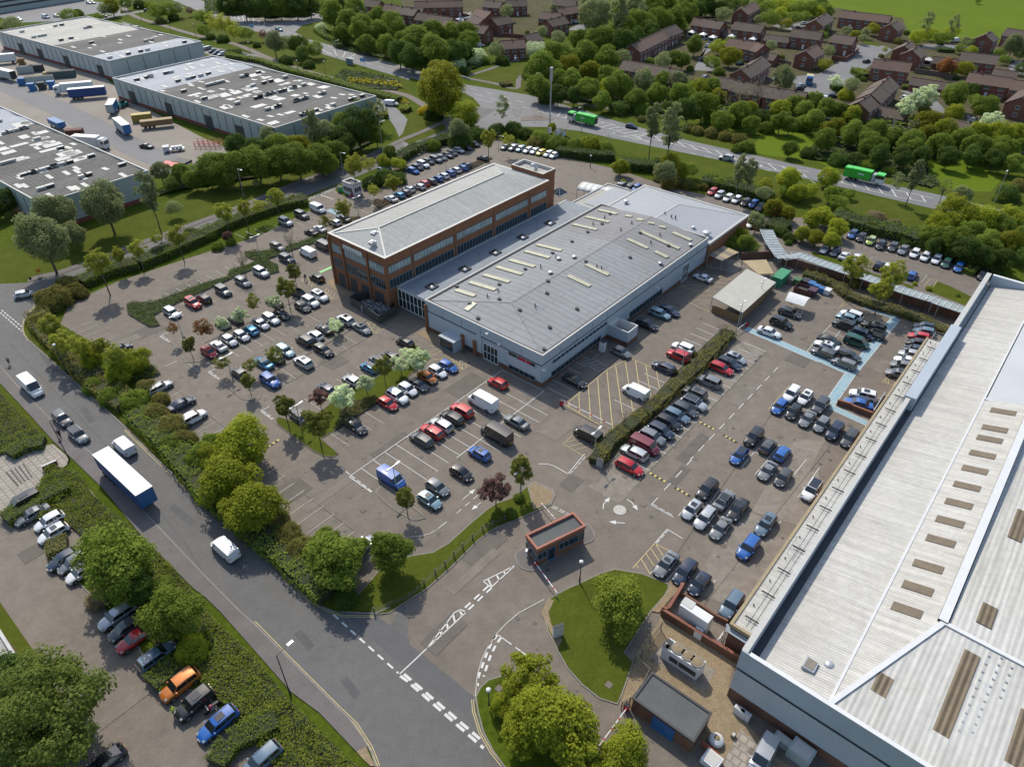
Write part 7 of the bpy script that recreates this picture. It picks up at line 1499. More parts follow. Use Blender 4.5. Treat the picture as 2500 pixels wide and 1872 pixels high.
def person(t, az, lab, top, z=.02, stride=.25, arms=(.2, -.2), lean=0., ride=False):
    """one continuous skinned body (skin modifier), clothes as children"""
    c = W1(t, 0); root = tag(empty('person', (c.x, c.y, z)), lab, 'person'); root.rotation_euler.z = R(90-az)
    J = dict(pel=(0, 0, .95), ch=(lean*.5, 0, 1.3), nk=(lean*.8, 0, 1.5), hd=(lean, 0, 1.62), top=(lean+.01, 0, 1.76),
             hl=(0, .1, .92), kl=(stride, .1, .5), al=(stride*.8-.05, .1, .08), tl=(stride*.8+.16, .1, .04), hr=(0, -.1, .92), kr=(-stride*.6+.08, -.1, .5), ar=(-stride*1.1, -.1, .1), tr=(-stride*1.1+.17, -.1, .04),
             sl=(lean*.7, .2, 1.43), el=(lean*.7+arms[0]*.5, .27, 1.16), wl=(lean*.7+arms[0]+.08, .26, .93), fl=(lean*.7+arms[0]+.12, .26, .84), sr=(lean*.7, -.2, 1.43), er=(lean*.7+arms[1]*.5, -.27, 1.16), wr=(lean*.7+arms[1]+.08, -.26, .93), fr=(lean*.7+arms[1]+.12, -.26, .84))
    if ride:
        J.update(hl=(0, .1, .95), kl=(.38, .12, .75), al=(.2, .12, .32), tl=(.36, .12, .3), kr=(.42, -.12, .9), ar=(.2, -.12, .52), tr=(.36, -.12, .5), el=(.42, .24, 1.22), wl=(.6, .22, 1.08), fl=(.66, .2, 1.05), er=(.42, -.24, 1.22), wr=(.6, -.22, 1.08), fr=(.66, -.2, 1.05))
    Rr = dict(pel=.15, ch=.16, nk=.06, hd=.1, top=.075, hl=.1, kl=.065, al=.045, tl=.04, hr=.1, kr=.065, ar=.045, tr=.04, sl=.075, el=.045, wl=.032, fl=.04, sr=.075, er=.045, wr=.032, fr=.04)
    E_ = 'pel-ch ch-nk nk-hd hd-top pel-hl hl-kl kl-al al-tl pel-hr hr-kr kr-ar ar-tr ch-sl sl-el el-wl wl-fl ch-sr sr-er er-wr wr-fr'.split()
    def tubes(keys, grow, m, name):
        mb = MB()
        for e in E_:
            a, b = e.split('-')
            if e in keys: mb.tube([J[a], J[b]], [Rr[a]*grow, Rr[b]*grow], m, 8); mb.sphere(J[a], Rr[a]*grow, m, 8, 5); mb.sphere(J[b], Rr[b]*grow, m, 8, 5)
        o = mb.build(name, root, local=True, smooth=60); return o
    ks = list(J); me = bpy.data.meshes.new('body'); me.from_pydata([J[k] for k in ks], [(ks.index(e.split('-')[0]), ks.index(e.split('-')[1])) for e in E_], []); me.materials.append(M_SKIN)
    o = bpy.data.objects.new('body', me); C.objects.link(o); o.parent = root; sk = o.modifiers.new('skin', 'SKIN'); sv = me.skin_vertices[0].data
    for i, k in enumerate(ks): sv[i].radius = (Rr[k], Rr[k]); sv[i].use_root = (k == 'pel')
    o.modifiers.new('sub', 'SUBSURF').levels = 1
    tubes('pel-ch ch-nk ch-sl sl-el el-wl ch-sr sr-er er-wr'.split(), 1.12, top, 'jacket'); tubes('pel-hl hl-kl kl-al pel-hr hr-kr kr-ar'.split(), 1.14, M_TRS, 'trousers'); tubes('al-tl ar-tr'.split(), 1.25, M_PLAS, 'shoes')
    mb = MB(); hx = J['hd']; mb.sphere((hx[0]-.015, 0, hx[2]+.07), (.115, .1, .115), M_HAIR, 10, 6, True); mb.build('hair', root, local=True)
    return root
person('02:660,1420', 150, 'person in dark clothes walking on the left footway by the lamp post', M_JKT, z=.13)
person('04:1890,1100', 60, 'person in a hi-vis top standing in front of the orange car', M_HIV, stride=.1)
person('11:1092,1380', 300, 'person in black walking near the yellow hatching by the office', M_JKT)
cy = person('02:115,640', 320, 'person in a dark top riding a bicycle on the main road', M_JKT, ride=True, lean=.3)
c = W1('02:112,650', 0); root = tag(empty('bicycle', c), 'dark bicycle ridden along the main road at the left', 'bicycle'); d = Vector((math.sin(R(320)), math.cos(R(320)), 0)); n = Vector((d.y, -d.x, 0)); c = c+ZV*.04+d*.15
for x in (-.52, .52):
    mb = MB(); q = c+d*x+ZV*.34; pts = [q+d*(.33*math.cos(a))+ZV*(.33*math.sin(a)) for a in [k*math.pi/8 for k in range(17)]]; mb.tube(pts, [.02]*17, M_TYRE, 5, cap=False); mb.build('wheel', root)
mb = MB(); 
for a, b in (((-.52, .34), (-.15, .85)), ((-.15, .85), (.4, .85)), ((.4, .85), (-.02, .3)), ((-.02, .3), (-.15, .85)), ((.52, .34), (.4, .95)), ((-.52, .34), (-.02, .3))): mb.bar(c+d*a[0]+ZV*a[1], c+d*b[0]+ZV*b[1], .04, M_RED)
mb.build('frame', root); mb = MB(); mb.box(c-d*.15+ZV*.92, (.25, .14, .06), M_PLAS, x=d); mb.build('saddle', root); mb = MB(); mb.bar(c+d*.42-n*.28+ZV*1.0, c+d*.42+n*.28+ZV*1.0, .04, M_PLAS); mb.build('handlebar', root)
# ================= vegetation
def leafmat(name, c1, c2, tr=.5, var=.2):
    return mat(name, c1, .75, noise=[(.9, .3), (4., .25)], col2=c2, trans=tr, objrand=var, spec=.12)
LF = {
 'bt': leafmat('deep_green_leaves', (0.111, 0.152, 0.034), (0.164, 0.203, 0.042)), 'gc': leafmat('ground_cover_leaves', (0.17, 0.222, 0.029), (0.265, 0.3, 0.043)), 'yo': leafmat('golden_green_leaves', (0.218, 0.237, 0.02), (0.276, 0.275, 0.028)),
 'md': leafmat('mid_green_leaves', (0.158, 0.227, 0.032), (0.233, 0.294, 0.046)), 'lm': leafmat('lime_leaves', (0.273, 0.329, 0.029), (0.359, 0.382, 0.037)), 'mp': leafmat('maple_leaves', (0.158, 0.194, 0.036), (0.239, 0.228, 0.048)),
 'ol': leafmat('olive_leaves', (0.195, 0.198, 0.05), (0.28, 0.25, 0.072)), 'pg': leafmat('pale_grey_leaves', (0.219, 0.258, 0.116), (0.288, 0.314, 0.138)), 'dk': leafmat('dark_green_leaves', (0.084, 0.14, 0.029), (0.123, 0.182, 0.036)),
 'cp': leafmat('copper_leaves', (0.2, 0.1, 0.085), (0.29, 0.18, 0.15)), 'bl': leafmat('white_blossom', (0.726, 0.792, 0.550), (0.506, 0.594, 0.297)), 'ai': leafmat('yellow_green_leaves', (0.299, 0.336, 0.044), (0.391, 0.396, 0.066)),
 'or': leafmat('russet_leaves', (0.335, 0.142, 0.047), (0.394, 0.189, 0.076)), 'fl': leafmat('yellow_flowers', (0.665, 0.508, 0.012), (0.484, 0.436, 0.024)), 'br': leafmat('bare_buds', (0.258, 0.226, 0.132), (0.198, 0.189, 0.113)), 'bp': leafmat('pinkish_blossom', (0.359, 0.284, 0.179), (0.254, 0.224, 0.120)), 'rd': leafmat('red_leaved_sapling', (0.277, 0.112, 0.051), (0.213, 0.153, 0.051))}
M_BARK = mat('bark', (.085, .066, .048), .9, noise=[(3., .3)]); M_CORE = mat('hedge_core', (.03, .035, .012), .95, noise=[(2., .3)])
def quadmesh(name, cen, nrm, size, m, rs):
    """many leaf quads: centres, normals, sizes as arrays"""
    n = len(cen); a = rs.normal(size=(n, 3)); t = np.cross(nrm, a); t /= np.linalg.norm(t, axis=1)[:, None]+1e-9; b = np.cross(nrm, t); b /= np.linalg.norm(b, axis=1)[:, None]+1e-9
    s = size[:, None]; asp = rs.uniform(.55, 1., n)[:, None]
    v = np.empty((n, 4, 3)); v[:, 0] = cen-t*s-b*s*asp*.3; v[:, 1] = cen+t*s*.1-b*s*asp; v[:, 2] = cen+t*s+b*s*asp*.3; v[:, 3] = cen-t*s*.1+b*s*asp
    me = bpy.data.meshes.new(name); me.vertices.add(4*n); me.vertices.foreach_set('co', v.reshape(-1).astype(np.float32)); me.loops.add(4*n); me.loops.foreach_set('vertex_index', np.arange(4*n, dtype=np.int32))
    me.polygons.add(n); me.polygons.foreach_set('loop_start', np.arange(0, 4*n, 4, dtype=np.int32)); me.polygons.foreach_set('loop_total', np.full(n, 4, dtype=np.int32)); me.materials.append(m); me.update(); return me
def crown(kind, seed):
    """unit crown: radius 1 in plan, base at z=0; returns (leaf mesh builder args, branch tubes)"""
    rs = np.random.RandomState(seed); K = dict(round=(64, .25, 150, 1.7, .036), oval=(54, .26, 145, 2.1, .044), airy=(120, .15, 60, 2.0, .036), tall=(80, .17, 62, 3.6, .05), bush=(60, .27, 170, 1.2, .034), bare=(30, .12, 9, 2.2, .04), sap=(70, .17, 60, 2.1, .052), big=(170, .16, 95, 1.5, .024))[kind]
    nc, cr, nl, hh, ls = K; C_ = []; tries = 0
    while len(C_) < nc and tries < 9000:
        tries += 1; p = rs.normal(size=3); p /= np.linalg.norm(p); rad = rs.uniform(.55, 1.)**.5 if kind not in ('airy', 'bare', 'tall', 'sap') else rs.uniform(.2, 1.)**.5
        p = p*rad*(1-cr*.75); z = p[2]
        if kind == 'bush' and z < -.35: continue
        if kind in ('round', 'big') and z < -.75: continue
        w_ = 1.
        if kind == 'oval': w_ = 1-.25*max(0, z)
        if kind == 'tall': w_ = (1-.45*max(0, z))*.9
        if kind == 'airy': w_ = 1-.2*max(0, -z)
        th = math.atan2(p[1], p[0]); w_ *=   .88+.2*math.sin(2*th+seed)+.15*math.sin(3*th+seed*2.1+z*2)+.08*math.sin(5*th+seed*.7); w_ = min(w_, 1.08)
        q = np.array([p[0]*w_, p[1]*w_, (z+1)/2*hh*(1-.10*(1+math.sin(2*th+seed*1.7))*(z > 0))]) if kind != 'bush' else np.array([p[0], p[1], max(.0, (z+.3)/1.3)*hh])
        if C_ and min(np.linalg.norm(q-c) for c in C_) < cr*(.76 if kind not in ('airy', 'tall', 'bare', 'sap') else .5): continue
        C_.append(q)
    C_ = np.array(C_); rr = cr*rs.uniform(.55, 1.5, len(C_)); cen, nrm = [], []
    mid_ = np.array([0, 0, hh*.45])
    for c, r_ in zip(C_, rr):
        k = int(nl*(r_/cr)**1.6); d = rs.normal(size=(k, 3)); d /= np.linalg.norm(d, axis=1)[:, None]
        out = (c-mid_); out /= np.linalg.norm(out)+1e-6; d = d+out*.35+np.array([0, 0, .25]); d /= np.linalg.norm(d, axis=1)[:, None]
        cen.append(c+d*r_*rs.uniform(.55, 1.08, k)[:, None]*np.array([1, 1, .8])); nrm.append(d+rs.normal(size=(k, 3))*.5+np.array([0, 0, .45]))
    cen = np.concatenate(cen); nrm = np.concatenate(nrm); nrm /= np.linalg.norm(nrm, axis=1)[:, None]
    cen[:, 2] = np.maximum(cen[:, 2], .02); size = ls*rs.uniform(.6, 1.3, len(cen)); return cen, nrm, size, C_, hh, rs
CRV = {}
SEEDS = {'round': 4, 'oval': 4, 'airy': 4, 'tall': 2, 'bush': 3, 'bare': 2, 'big': 1, 'sap': 5}
for kd, ns in SEEDS.items():
    for s_ in range(ns):
        cen, nrm, size, C_, hh, rs = crown(kd, 40+s_*7+len(kd))
        # trunk with limbs; local frame has crown base at z=0, the trunk goes down to z=-1 (scaled separately)
        mb = MB(); tr = .034 if kd not in ('round', 'big') else .05
        if kd != 'bush':
            mb.tube([(0, 0, -1), (.01, 0, -.4), (0, .01, 0), (0, 0, hh*.42)], [tr*1.25, tr, tr*.85, tr*.4], M_BARK, 7)
        else: mb.tube([(0, 0, -.02), (0, 0, .5)], [.08, .04], M_BARK, 6)
        lim = C_[rs.permutation(len(C_))[:(26 if kd in ('airy', 'bare', 'tall', 'sap') else 12)]]
        for c in lim:
            z0 = rs.uniform(-.1, .35)*hh*.6 if kd != 'bush' else .05; z0 = min(z0, c[2]*.8); m_ = (np.array([0, 0, z0])+c)/2+rs.normal(size=3)*.06; t_ = tr*(.42 if kd not in ('airy', 'bare') else .3)
            mb.tube([(0, 0, z0), tuple(m_), tuple(c)], [t_, t_*.6, t_*.2], M_BARK, 5, cap=False)
            if kd in ('bare', 'airy', 'tall'):
                for _ in range(3 if kd == 'bare' else 1): e_ = c+rs.normal(size=3)*.16; mb.tube([tuple(m_), tuple(e_)], [t_*.4, t_*.12], M_BARK, 4, cap=False)
        CRV.setdefault(kd, []).append((cen, nrm, size, mb.mesh('trunk'), rs))
CMESH = {}
def crownmesh(shape, v, leaf):
    k = (shape, v, leaf)
    if k not in CMESH: cen, nrm, size, tm, rs = CRV[shape][v]; CMESH[k] = quadmesh('crown', cen, nrm, size, LF[leaf], np.random.RandomState(v+5))
    return CMESH[k], CRV[shape][v][3]
# kind: shape, leaf, crown height / diameter, trunk share, adjective, tree noun
KN = {'md': ('round', 'md', .85, .16, 'mid green', 'tree'), 'lm': ('round', 'lm', .82, .10, 'lime green', 'tree'), 'dk': ('round', 'dk', .9, .15, 'dark green', 'tree'), 'mp': ('sap', 'mp', 1.15, .33, 'olive green round headed', 'tree'), 'ai': ('airy', 'ai', 1.05, .42, 'thin yellow green', 'tree'),
      'pg': ('round', 'pg', .95, .25, 'pale grey green', 'tree'), 'tg': ('tall', 'pg', 1.75, .3, 'tall thin', 'tree'), 'cp': ('sap', 'cp', .9, .25, 'copper leaved', 'tree'), 'bl': ('sap', 'bl', .85, .26, 'white blossoming', 'tree'), 'br': ('bare', 'br', 1.15, .35, 'nearly bare', 'tree'), 'rd': ('sap', 'rd', 1.1, .5, 'red leaved', 'tree'),
      'bm': ('bush', 'md', .62, 0, 'mid green', 'bush'), 'bo': ('bush', 'ol', .62, 0, 'olive brown', 'bush'), 'bd': ('bush', 'dk', .6, 0, 'dark green', 'bush'), 'by': ('bush', 'lm', .7, 0, 'yellow green', 'bush'), 'bw': ('bush', 'bp', .6, 0, 'pinkish white', 'bush'), 'bb': ('bush', 'bl', .6, 0, 'white flowering', 'bush'), 'la': ('airy', 'lm', .85, .12, 'feathery lime green', 'tree'), 'ma': ('airy', 'md', 1.0, .18, 'loose thin leaved', 'tree'), 'mt': ('oval', 'md', 1.3, .08, 'tall broad green', 'tree'), 'mf': ('oval', 'md', .95, .10, 'full leafy green', 'tree'), 'rl': ('round', 'gc', .8, .1, 'large round green', 'tree'), 'or': ('round', 'or', .8, .15, 'russet', 'tree'), 'bf': ('bush', 'fl', .5, 0, 'yellow flowering', 'bush'), 'bc': ('bush', 'cp', .62, 0, 'dark red', 'bush'), 'big': ('big', 'bt', .72, .15, 'very large mid green', 'tree'), 'ok': ('round', 'yo', .8, .12, 'golden olive green', 'tree')}
trnd = random.Random(5)
PEND = []; krnd = random.Random(21)
def tree(p, wpx, kind, label, group, zoff=0.):
    shape, leaf, hr, ts, adj, noun = KN[kind]
    D = wpx*depth(p, 2.)/F*.96; hc = D*hr; ht = hc/(1-ts) if ts else hc; zt = ht-hc
    q = px(p, zt+hc*.5); v = trnd.randrange(SEEDS[shape]); cm, tm = crownmesh(shape, v, leaf)
    hh = dict(round=1.75, oval=2.25, airy=2.1, tall=3.6, bush=1.25, bare=2.2, big=1.5, sap=2.1)[shape]
    root = bpy.data.objects.new('tree' if noun == 'tree' else 'bush', None); C.objects.link(root); root.location = (q.x, q.y, zoff); root.rotation_euler.z = trnd.uniform(0, 6.28); tag(root, label, noun, group)
    c = bpy.data.objects.new('crown' if noun == 'tree' else 'foliage', cm); C.objects.link(c); par(c, root); c.location = (0, 0, zt); sz = hc/hh; c.scale = (D/2, D/2*trnd.uniform(.88, 1.1), sz)
    if shape != 'bush':
        t = bpy.data.objects.new('trunk', tm); C.objects.link(t); par(t, root); t.location = (0, 0, zt); t.scale = (D/2, D/2, max(sz, .01))
        # the trunk mesh reaches z=-1: scale so that it meets the ground
        if zt > sz:
            mb = MB(); r_ = D/2*.042; mb.tube([(0, 0, 0), (0, 0, zt-sz+.1)], [r_*1.1, r_], M_BARK, 7); b_ = mb.build('stem', root, local=True)
    return root
def bulk(items):
    """the smallest far trees, past three hundred, stand together as one woodland mass"""
    VS, MI, ms = [], [], []
    for p, k, _, _ in items:
        shape, leaf, hr, ts, adj, noun = KN[k]; D = p[2]*depth(p[:2], 2.)/F*.96; hc = D*hr; ht = hc/(1-ts); zt = ht-hc; q = px(p[:2], zt+hc*.5); v = trnd.randrange(SEEDS[shape]); cm, tm = crownmesh(shape, v, leaf)
        hh = dict(round=1.75, oval=2.25, airy=2.1, tall=3.6, bush=1.25, bare=2.2, big=1.5, sap=2.1)[shape]; co_ = np.empty(len(cm.vertices)*3, np.float32); cm.vertices.foreach_get('co', co_); co_ = co_.reshape(-1, 4, 3)[::2]
        a = trnd.uniform(0, 6.28); x, y = co_[..., 0]*D/2*1.25, co_[..., 1]*D/2*1.25; c2 = np.stack([x*math.cos(a)-y*math.sin(a)+q.x, x*math.sin(a)+y*math.cos(a)+q.y, co_[..., 2]*hc/hh+zt], -1)
        m = LF[leaf]
        if m not in ms: ms.append(m)
        VS.append(c2); MI.append(np.full(len(c2), ms.index(m), np.int32))
    V_ = np.concatenate(VS); n = len(V_); me = bpy.data.meshes.new('woodland'); me.vertices.add(4*n); me.vertices.foreach_set('co', V_.reshape(-1)); me.loops.add(4*n); me.loops.foreach_set('vertex_index', np.arange(4*n, dtype=np.int32)); me.polygons.add(n); me.polygons.foreach_set('loop_start', np.arange(0, 4*n, 4, dtype=np.int32)); me.polygons.foreach_set('loop_total', np.full(n, 4, dtype=np.int32))
    for m in ms: me.materials.append(m)
    me.polygons.foreach_set('material_index', np.concatenate(MI)); me.update(); o = bpy.data.objects.new('woodland', me); C.objects.link(o); o['kind'] = 'stuff'
def trees(place, end, txt):
    L_ = []; pre = 'd'
    for t in txt.split():
        parts = t.split(':')
        if len(parts) == 3: pre = parts[0]; parts = parts[1:]
        k_ = parts[1]
        if k_ in ('md', 'ok', 'dk') and len(txt) > 700 and 'main road belt' not in place and krnd.random() < .24: k_ = krnd.choice(('ma', 'ma', 'pg'))
        L_.append((S(pre+':'+parts[0])[0], k_))
    key = (lambda a: a[0][0]) if end == 'left' else (lambda a: a[0][1])
    L_.sort(key=key); cnt = {}
    tot = {}
    for p, k in L_: tot[KN[k][4]+KN[k][5]] = tot.get(KN[k][4]+KN[k][5], 0)+1
    for p, k in L_:
        a = KN[k][4]+KN[k][5]; i = cnt.get(a, 0); cnt[a] = i+1
        lab = f"{KN[k][4]} {KN[k][5]} {place}" if tot[a] == 1 else f"{KN[k][4]} {KN[k][5]}, {ORD[i]} from the {end} {place}"
        if len(lab.split()) > 16: print('LONG', lab)
        if lab in USED: print('DUP', lab)
        USED[lab] = 1; PEND.append((p, k, lab, 'trees and bushes '+place))
trees('on the small paved island', 'left', '12:180,600,170:mp 490,625,160:mp 455,790,200:mp')
trees('among the upper left parking rows', 'left', '02:1855,225,130:rd 2165,205,180:rd 2030,395,210:mp 11:520,1590,180:mp 870,1440,250:mp 955,1265,200:mp 12:745,512,190:mp 15,250,140:rd 11:745,1590,200:bl 12:175,170,200:bl 370,85,230:bl 1410,195,190:bl 11:1295,732,140:mp 1490,580,220:ai 910,905,210:br 390,1120,230:br 720,1000,100:br')
trees('on the planted island', 'left', '12:850,1065,300:mp 1200,1245,340:mp 1230,970,250:cp 1485,960,350:bl 1740,820,260:bl 1925,640,240:mp 2110,610,250:bl 22:75,560,330:bl 12:2190,500,170:bl')
trees('near the gatehouse', 'left', '13:2005,960,500:mt 2165,390,290:mp 23:930,310,400:cp 1205,100,350:mp 23:1180,400,150:bm 960,600,180:bm 1090,570,170:bm')
trees('around the entrance lawn', 'left', 'd:1342,1300,155:rl 1145,1455,150:la 1200,1560,190:lm 1345,1625,130:lm 1120,1580,120:la 1262,1640,130:la 1080,1520,60:lm')
trees('in the belt along the main road', 'top', 'd:110,640,81:bo 155,625,54:bo 85,690,54:bo 105,700,60:ai 130,735,56:ai 170,745,56:ai 195,775,60:lm 215,745,48:ai 245,765,56:ai 258,800,68:lm 295,775,68:lm 200,830,54:bm 240,850,63:bm 290,860,72:bm 335,890,63:bo 370,915,70:bo 400,945,60:bo 345,860,45:bo 375,955,60:bm 430,980,80:bm 520,955,135:lm 455,985,70:lm 487,1030,140:lm 545,1090,145:lm 440,1060,50:bm 600,1120,60:bo 620,1150,75:bo 650,1180,75:bo 680,1200,70:bm 640,1200,50:bo 725,1205,140:mf 700,1165,70:md 770,1180,60:md 745,1290,60:bd 315,835,54:bo 150,780,45:bm 120,760,36:bm 392,905,35:bc 350,915,35:bc 460,950,60:bm')
trees('on the bank by the lower left cars', 'top', 'd:245,1215,175:md 215,1180,90:dk 300,1265,90:dk 210,1290,60:bw 370,1320,140:md 350,1270,70:md 410,1400,80:by 88,1530,300:big 10,1480,140:dk 30,1620,150:dk')
trees('on the lawn behind the side road', 'left', '01:1105,505,480:pg 1590,390,300:tg 1720,180,230:pg 1865,580,170:pg 60,500,300:dk -60,600,260:dk 590,620,420:pg 440,900,540:pg 790,860,270:pg 1900,620,60:br 20,320,200:md 11:560,320,90:pg')
trees('along the side road hedge', 'left', '01:1040,1150,330:ai 1270,1080,200:ai 1470,1020,220:ai 1680,900,160:ai 1900,880,250:ai 2060,850,130:dk 700,1400,280:bo 850,1500,200:bo 540,1560,280:bo 11:200,610,250:ai 410,570,210:ai 580,560,160:ai 760,455,210:ai 950,470,90:bo 60,880,150:bm 240,880,120:bc 20,850,80:bc 130,1000,150:bm 280,950,130:bm')
trees('near the pale kiosk', 'left', '11:1600,110,250:ai 1760,100,180:ai 1930,90,200:lm 2090,110,160:lm 1820,390,140:ai 2030,310,200:ai 1950,240,280:bd 1790,300,220:bd 2080,260,220:bd')
trees('in the belt behind the warehouse lawn', 'left', '11:100,150,400:md 330,120,400:md 560,100,420:md 780,70,400:md 1000,50,420:md 1230,30,380:md 1420,-30,300:md 10:330,1560,300:dk 560,1600,300:dk 800,1560,320:md 1020,1560,300:ol 1250,1600,300:md 1480,1500,350:dk 1650,1340,450:dk 1480,1330,300:md 1290,1430,330:pg 900,1370,260:ok 1150,1340,240:tg 680,1470,250:pg 1640,1150,210:pg 1750,1160,190:pg 1890,1160,150:tg 1850,1450,250:md 01:1950,200,260:md 2100,280,240:md 1850,320,160:dk 11:50,250,250:md 220,280,250:md 1330,120,250:md 2000,-20,200:md'.replace(':ol', ':ok'))
trees('beside the phone mast', 'left', '20:340,930,620:ok 300,760,320:ok 190,1180,200:bf 250,1220,220:bd 600,1220,360:lm 520,1380,250:pg 730,1180,100:br 910,1180,150:br 1010,1140,170:tg 1160,1190,150:br 1390,1240,190:br 1710,1330,170:br 1540,1360,110:by 850,1480,210:ai 1060,1500,150:ai 720,1440,250:bd 560,1500,300:bd 950,1400,250:bd 1120,1380,250:bd 1250,1430,200:bd 1420,1480,250:bm 1600,1530,250:bm 1780,1560,230:bm 1950,1540,250:by 2120,1580,200:bm 1350,1520,200:bo 240,1560,200:bm 110,1600,160:br')
trees('in the bank between road and meadow', 'left', '20:80,420,380:md 240,330,300:md 270,540,380:md 450,350,260:md 480,560,300:dk 600,330,260:md 640,440,260:md 590,560,220:dk 480,680,280:bb 720,600,260:bb 560,760,150:bd 790,640,160:bm 930,530,160:pg 1000,640,180:bd 20,600,300:dk 150,620,260:dk 10:2100,560,280:dk 1960,470,260:md 1880,330,300:md 2030,260,330:md 1700,300,330:md 1750,460,240:md 1560,220,300:md 1480,350,230:md 1380,130,330:md 1330,60,200:md 1620,90,260:md 1450,50,200:dk 1850,170,230:md 2130,420,230:md')
trees('between the meadow and the estate', 'left', '20:1045,115,140:pg 690,170,60:or 1355,520,280:bb 1430,340,140:pg 1600,400,170:pg 1560,80,100:pg 1430,700,400:md 1330,800,260:md 1400,930,300:md 1600,590,330:md 1720,700,300:ok 1760,860,280:md 1620,850,260:md 1900,560,330:md 2050,420,330:md 1850,420,280:md 2010,150,320:pg 1900,80,200:pg 2130,620,300:md 2120,800,260:md 1950,760,300:ok 1930,950,280:md 2140,950,240:lm 2080,1080,230:md 1600,1010,240:dk 1780,1020,230:dk 1480,1050,200:bd 1310,880,130:bb 1270,345,60:bm 1240,470,60:bm 1000,600,140:bm')
trees('in the wood left of the estate', 'left', '30:90,300,330:md 290,250,330:md 90,450,300:dk 480,210,310:md 650,190,290:md 770,140,280:md 700,270,190:md 230,70,260:pg 420,60,260:md 570,60,240:md 60,90,220:tg 300,100,130:tg 760,20,220:md 900,110,200:dk 1000,40,240:dk 1120,90,200:dk 1180,150,150:pg 900,20,160:md 1250,20,180:dk 1400,10,160:md 230,400,260:dk 400,350,240:dk 20,160,200:md 60,20,180:md')
trees('along the terrace by the bank', 'left', '30:60,620,190:pg 50,900,330:md 210,800,230:br 320,850,260:pg 520,880,260:md 620,860,200:br 460,1000,250:md 250,1050,260:md 740,1010,280:md 700,860,200:pg 930,960,280:lm 1060,930,260:md 960,1130,330:md 800,1180,280:dk 1120,1030,220:ok 1250,1000,230:br 1400,1010,240:br 1560,960,230:br 1760,960,180:br 1340,1200,280:md 1160,1300,250:md 1460,1170,220:lm 1570,1250,260:bd 1480,1330,200:md 1810,1170,270:lm 1800,1300,250:md 2060,1180,260:md 2160,1280,280:md 2000,1330,230:bm 1650,1370,200:bm 60,1150,250:bd 300,1170,200:bm 580,1150,200:bd 700,1120,180:bd 1040,1250,200:bm 1300,1300,200:bm')
trees('on the verge by the main road', 'left', '30:420,1290,250:tg 620,1330,300:tg 900,1400,160:bo 1060,1420,180:bo 1200,1450,180:bo 1350,1490,200:bo 800,1370,160:bo 300,1280,110:bo 560,1400,120:pg 1440,1570,200:bm 1330,1590,160:bm')
trees('among the estate houses', 'left', '30:875,470,230:md 740,640,200:md 630,620,200:md 530,640,180:pg 1130,500,190:lm 1270,470,190:md 1250,600,240:ok 1070,670,170:md 1130,760,150:bm 1385,805,130:ok 1690,490,130:pg 1840,830,260:pg 1690,180,190:md 1800,140,170:lm 1950,190,150:md 1850,260,130:ok 1560,210,90:pg 380,650,120:bm 820,730,100:bm 1810,610,80:bm 1360,660,90:bm 40:60,690,150:ok 110,545,130:pg 185,865,150:bl 360,910,180:pg 180,950,90:bd 300,1010,180:by 430,820,90:bd 480,850,90:bd 300,330,100:pg 400,360,120:by 590,310,150:ok 500,340,100:pg 470,410,90:pg 670,600,70:bo 715,530,70:ai 860,440,110:bo 30,380,110:md 110,150,60:bd')
trees('by the field edge', 'left', '40:1060,240,80:br 1185,220,140:tg 1470,240,130:tg 950,350,90:bd 1080,400,180:lm 1200,360,150:lm 1320,410,150:md 1440,340,140:lm 1390,390,120:md 1310,460,80:bd 1600,450,120:pg 1650,540,130:lm 1530,520,110:md 1960,570,110:md 2110,460,230:pg 2170,560,150:dk 2190,730,140:dk 2010,640,110:md 1760,440,80:bm 50,90,150:md 20,20,140:dk 60,310,100:md')
trees('among the right hand estate', 'left', '40:1385,705,220:or 1580,730,190:ok 1480,840,80:bd 1040,1060,270:bl 1190,1000,280:bl 940,1150,250:bl 1120,1110,180:pg 1480,1010,320:md 1660,960,150:dk 1470,1215,260:lm 1800,1140,290:md 1700,1080,150:md 1880,1300,320:bl 1150,1200,150:ok 1180,1300,300:ok 1250,620,60:bm 1450,800,90:bm 1180,1110,80:bd')
trees('in the great tree belt below the estate', 'left', '30:1950,1120,230:md 2150,1080,230:md 1900,1340,230:md 40:80,1150,270:md 370,1230,260:lm 220,1190,220:md 150,1380,280:ok 60,1500,280:md 380,1420,330:md 620,1400,300:md 560,1540,300:md 760,1330,190:br 820,1480,290:md 980,1390,240:br 1010,1530,330:md 1180,1430,260:ok 1360,1380,290:lm 1300,1540,280:md 1560,1480,300:md 1750,1430,300:lm 1700,1570,300:md 1940,1440,330:lm 2130,1420,270:lm 2000,1590,300:md 1850,1600,250:md 2170,1560,200:md 41:1100,20,250:dk 1400,30,250:dk 1650,20,250:dk 1900,60,250:dk 2100,100,250:md 900,30,260:dk 650,10,260:dk 400,60,260:bd 200,60,220:bd 550,120,200:bm 750,180,150:bm 31:1900,-60,200:md 2100,-20,200:bd 100,-150,10:bm 41:2050,420,300:bd 2170,330,200:bo 1950,470,150:bm')
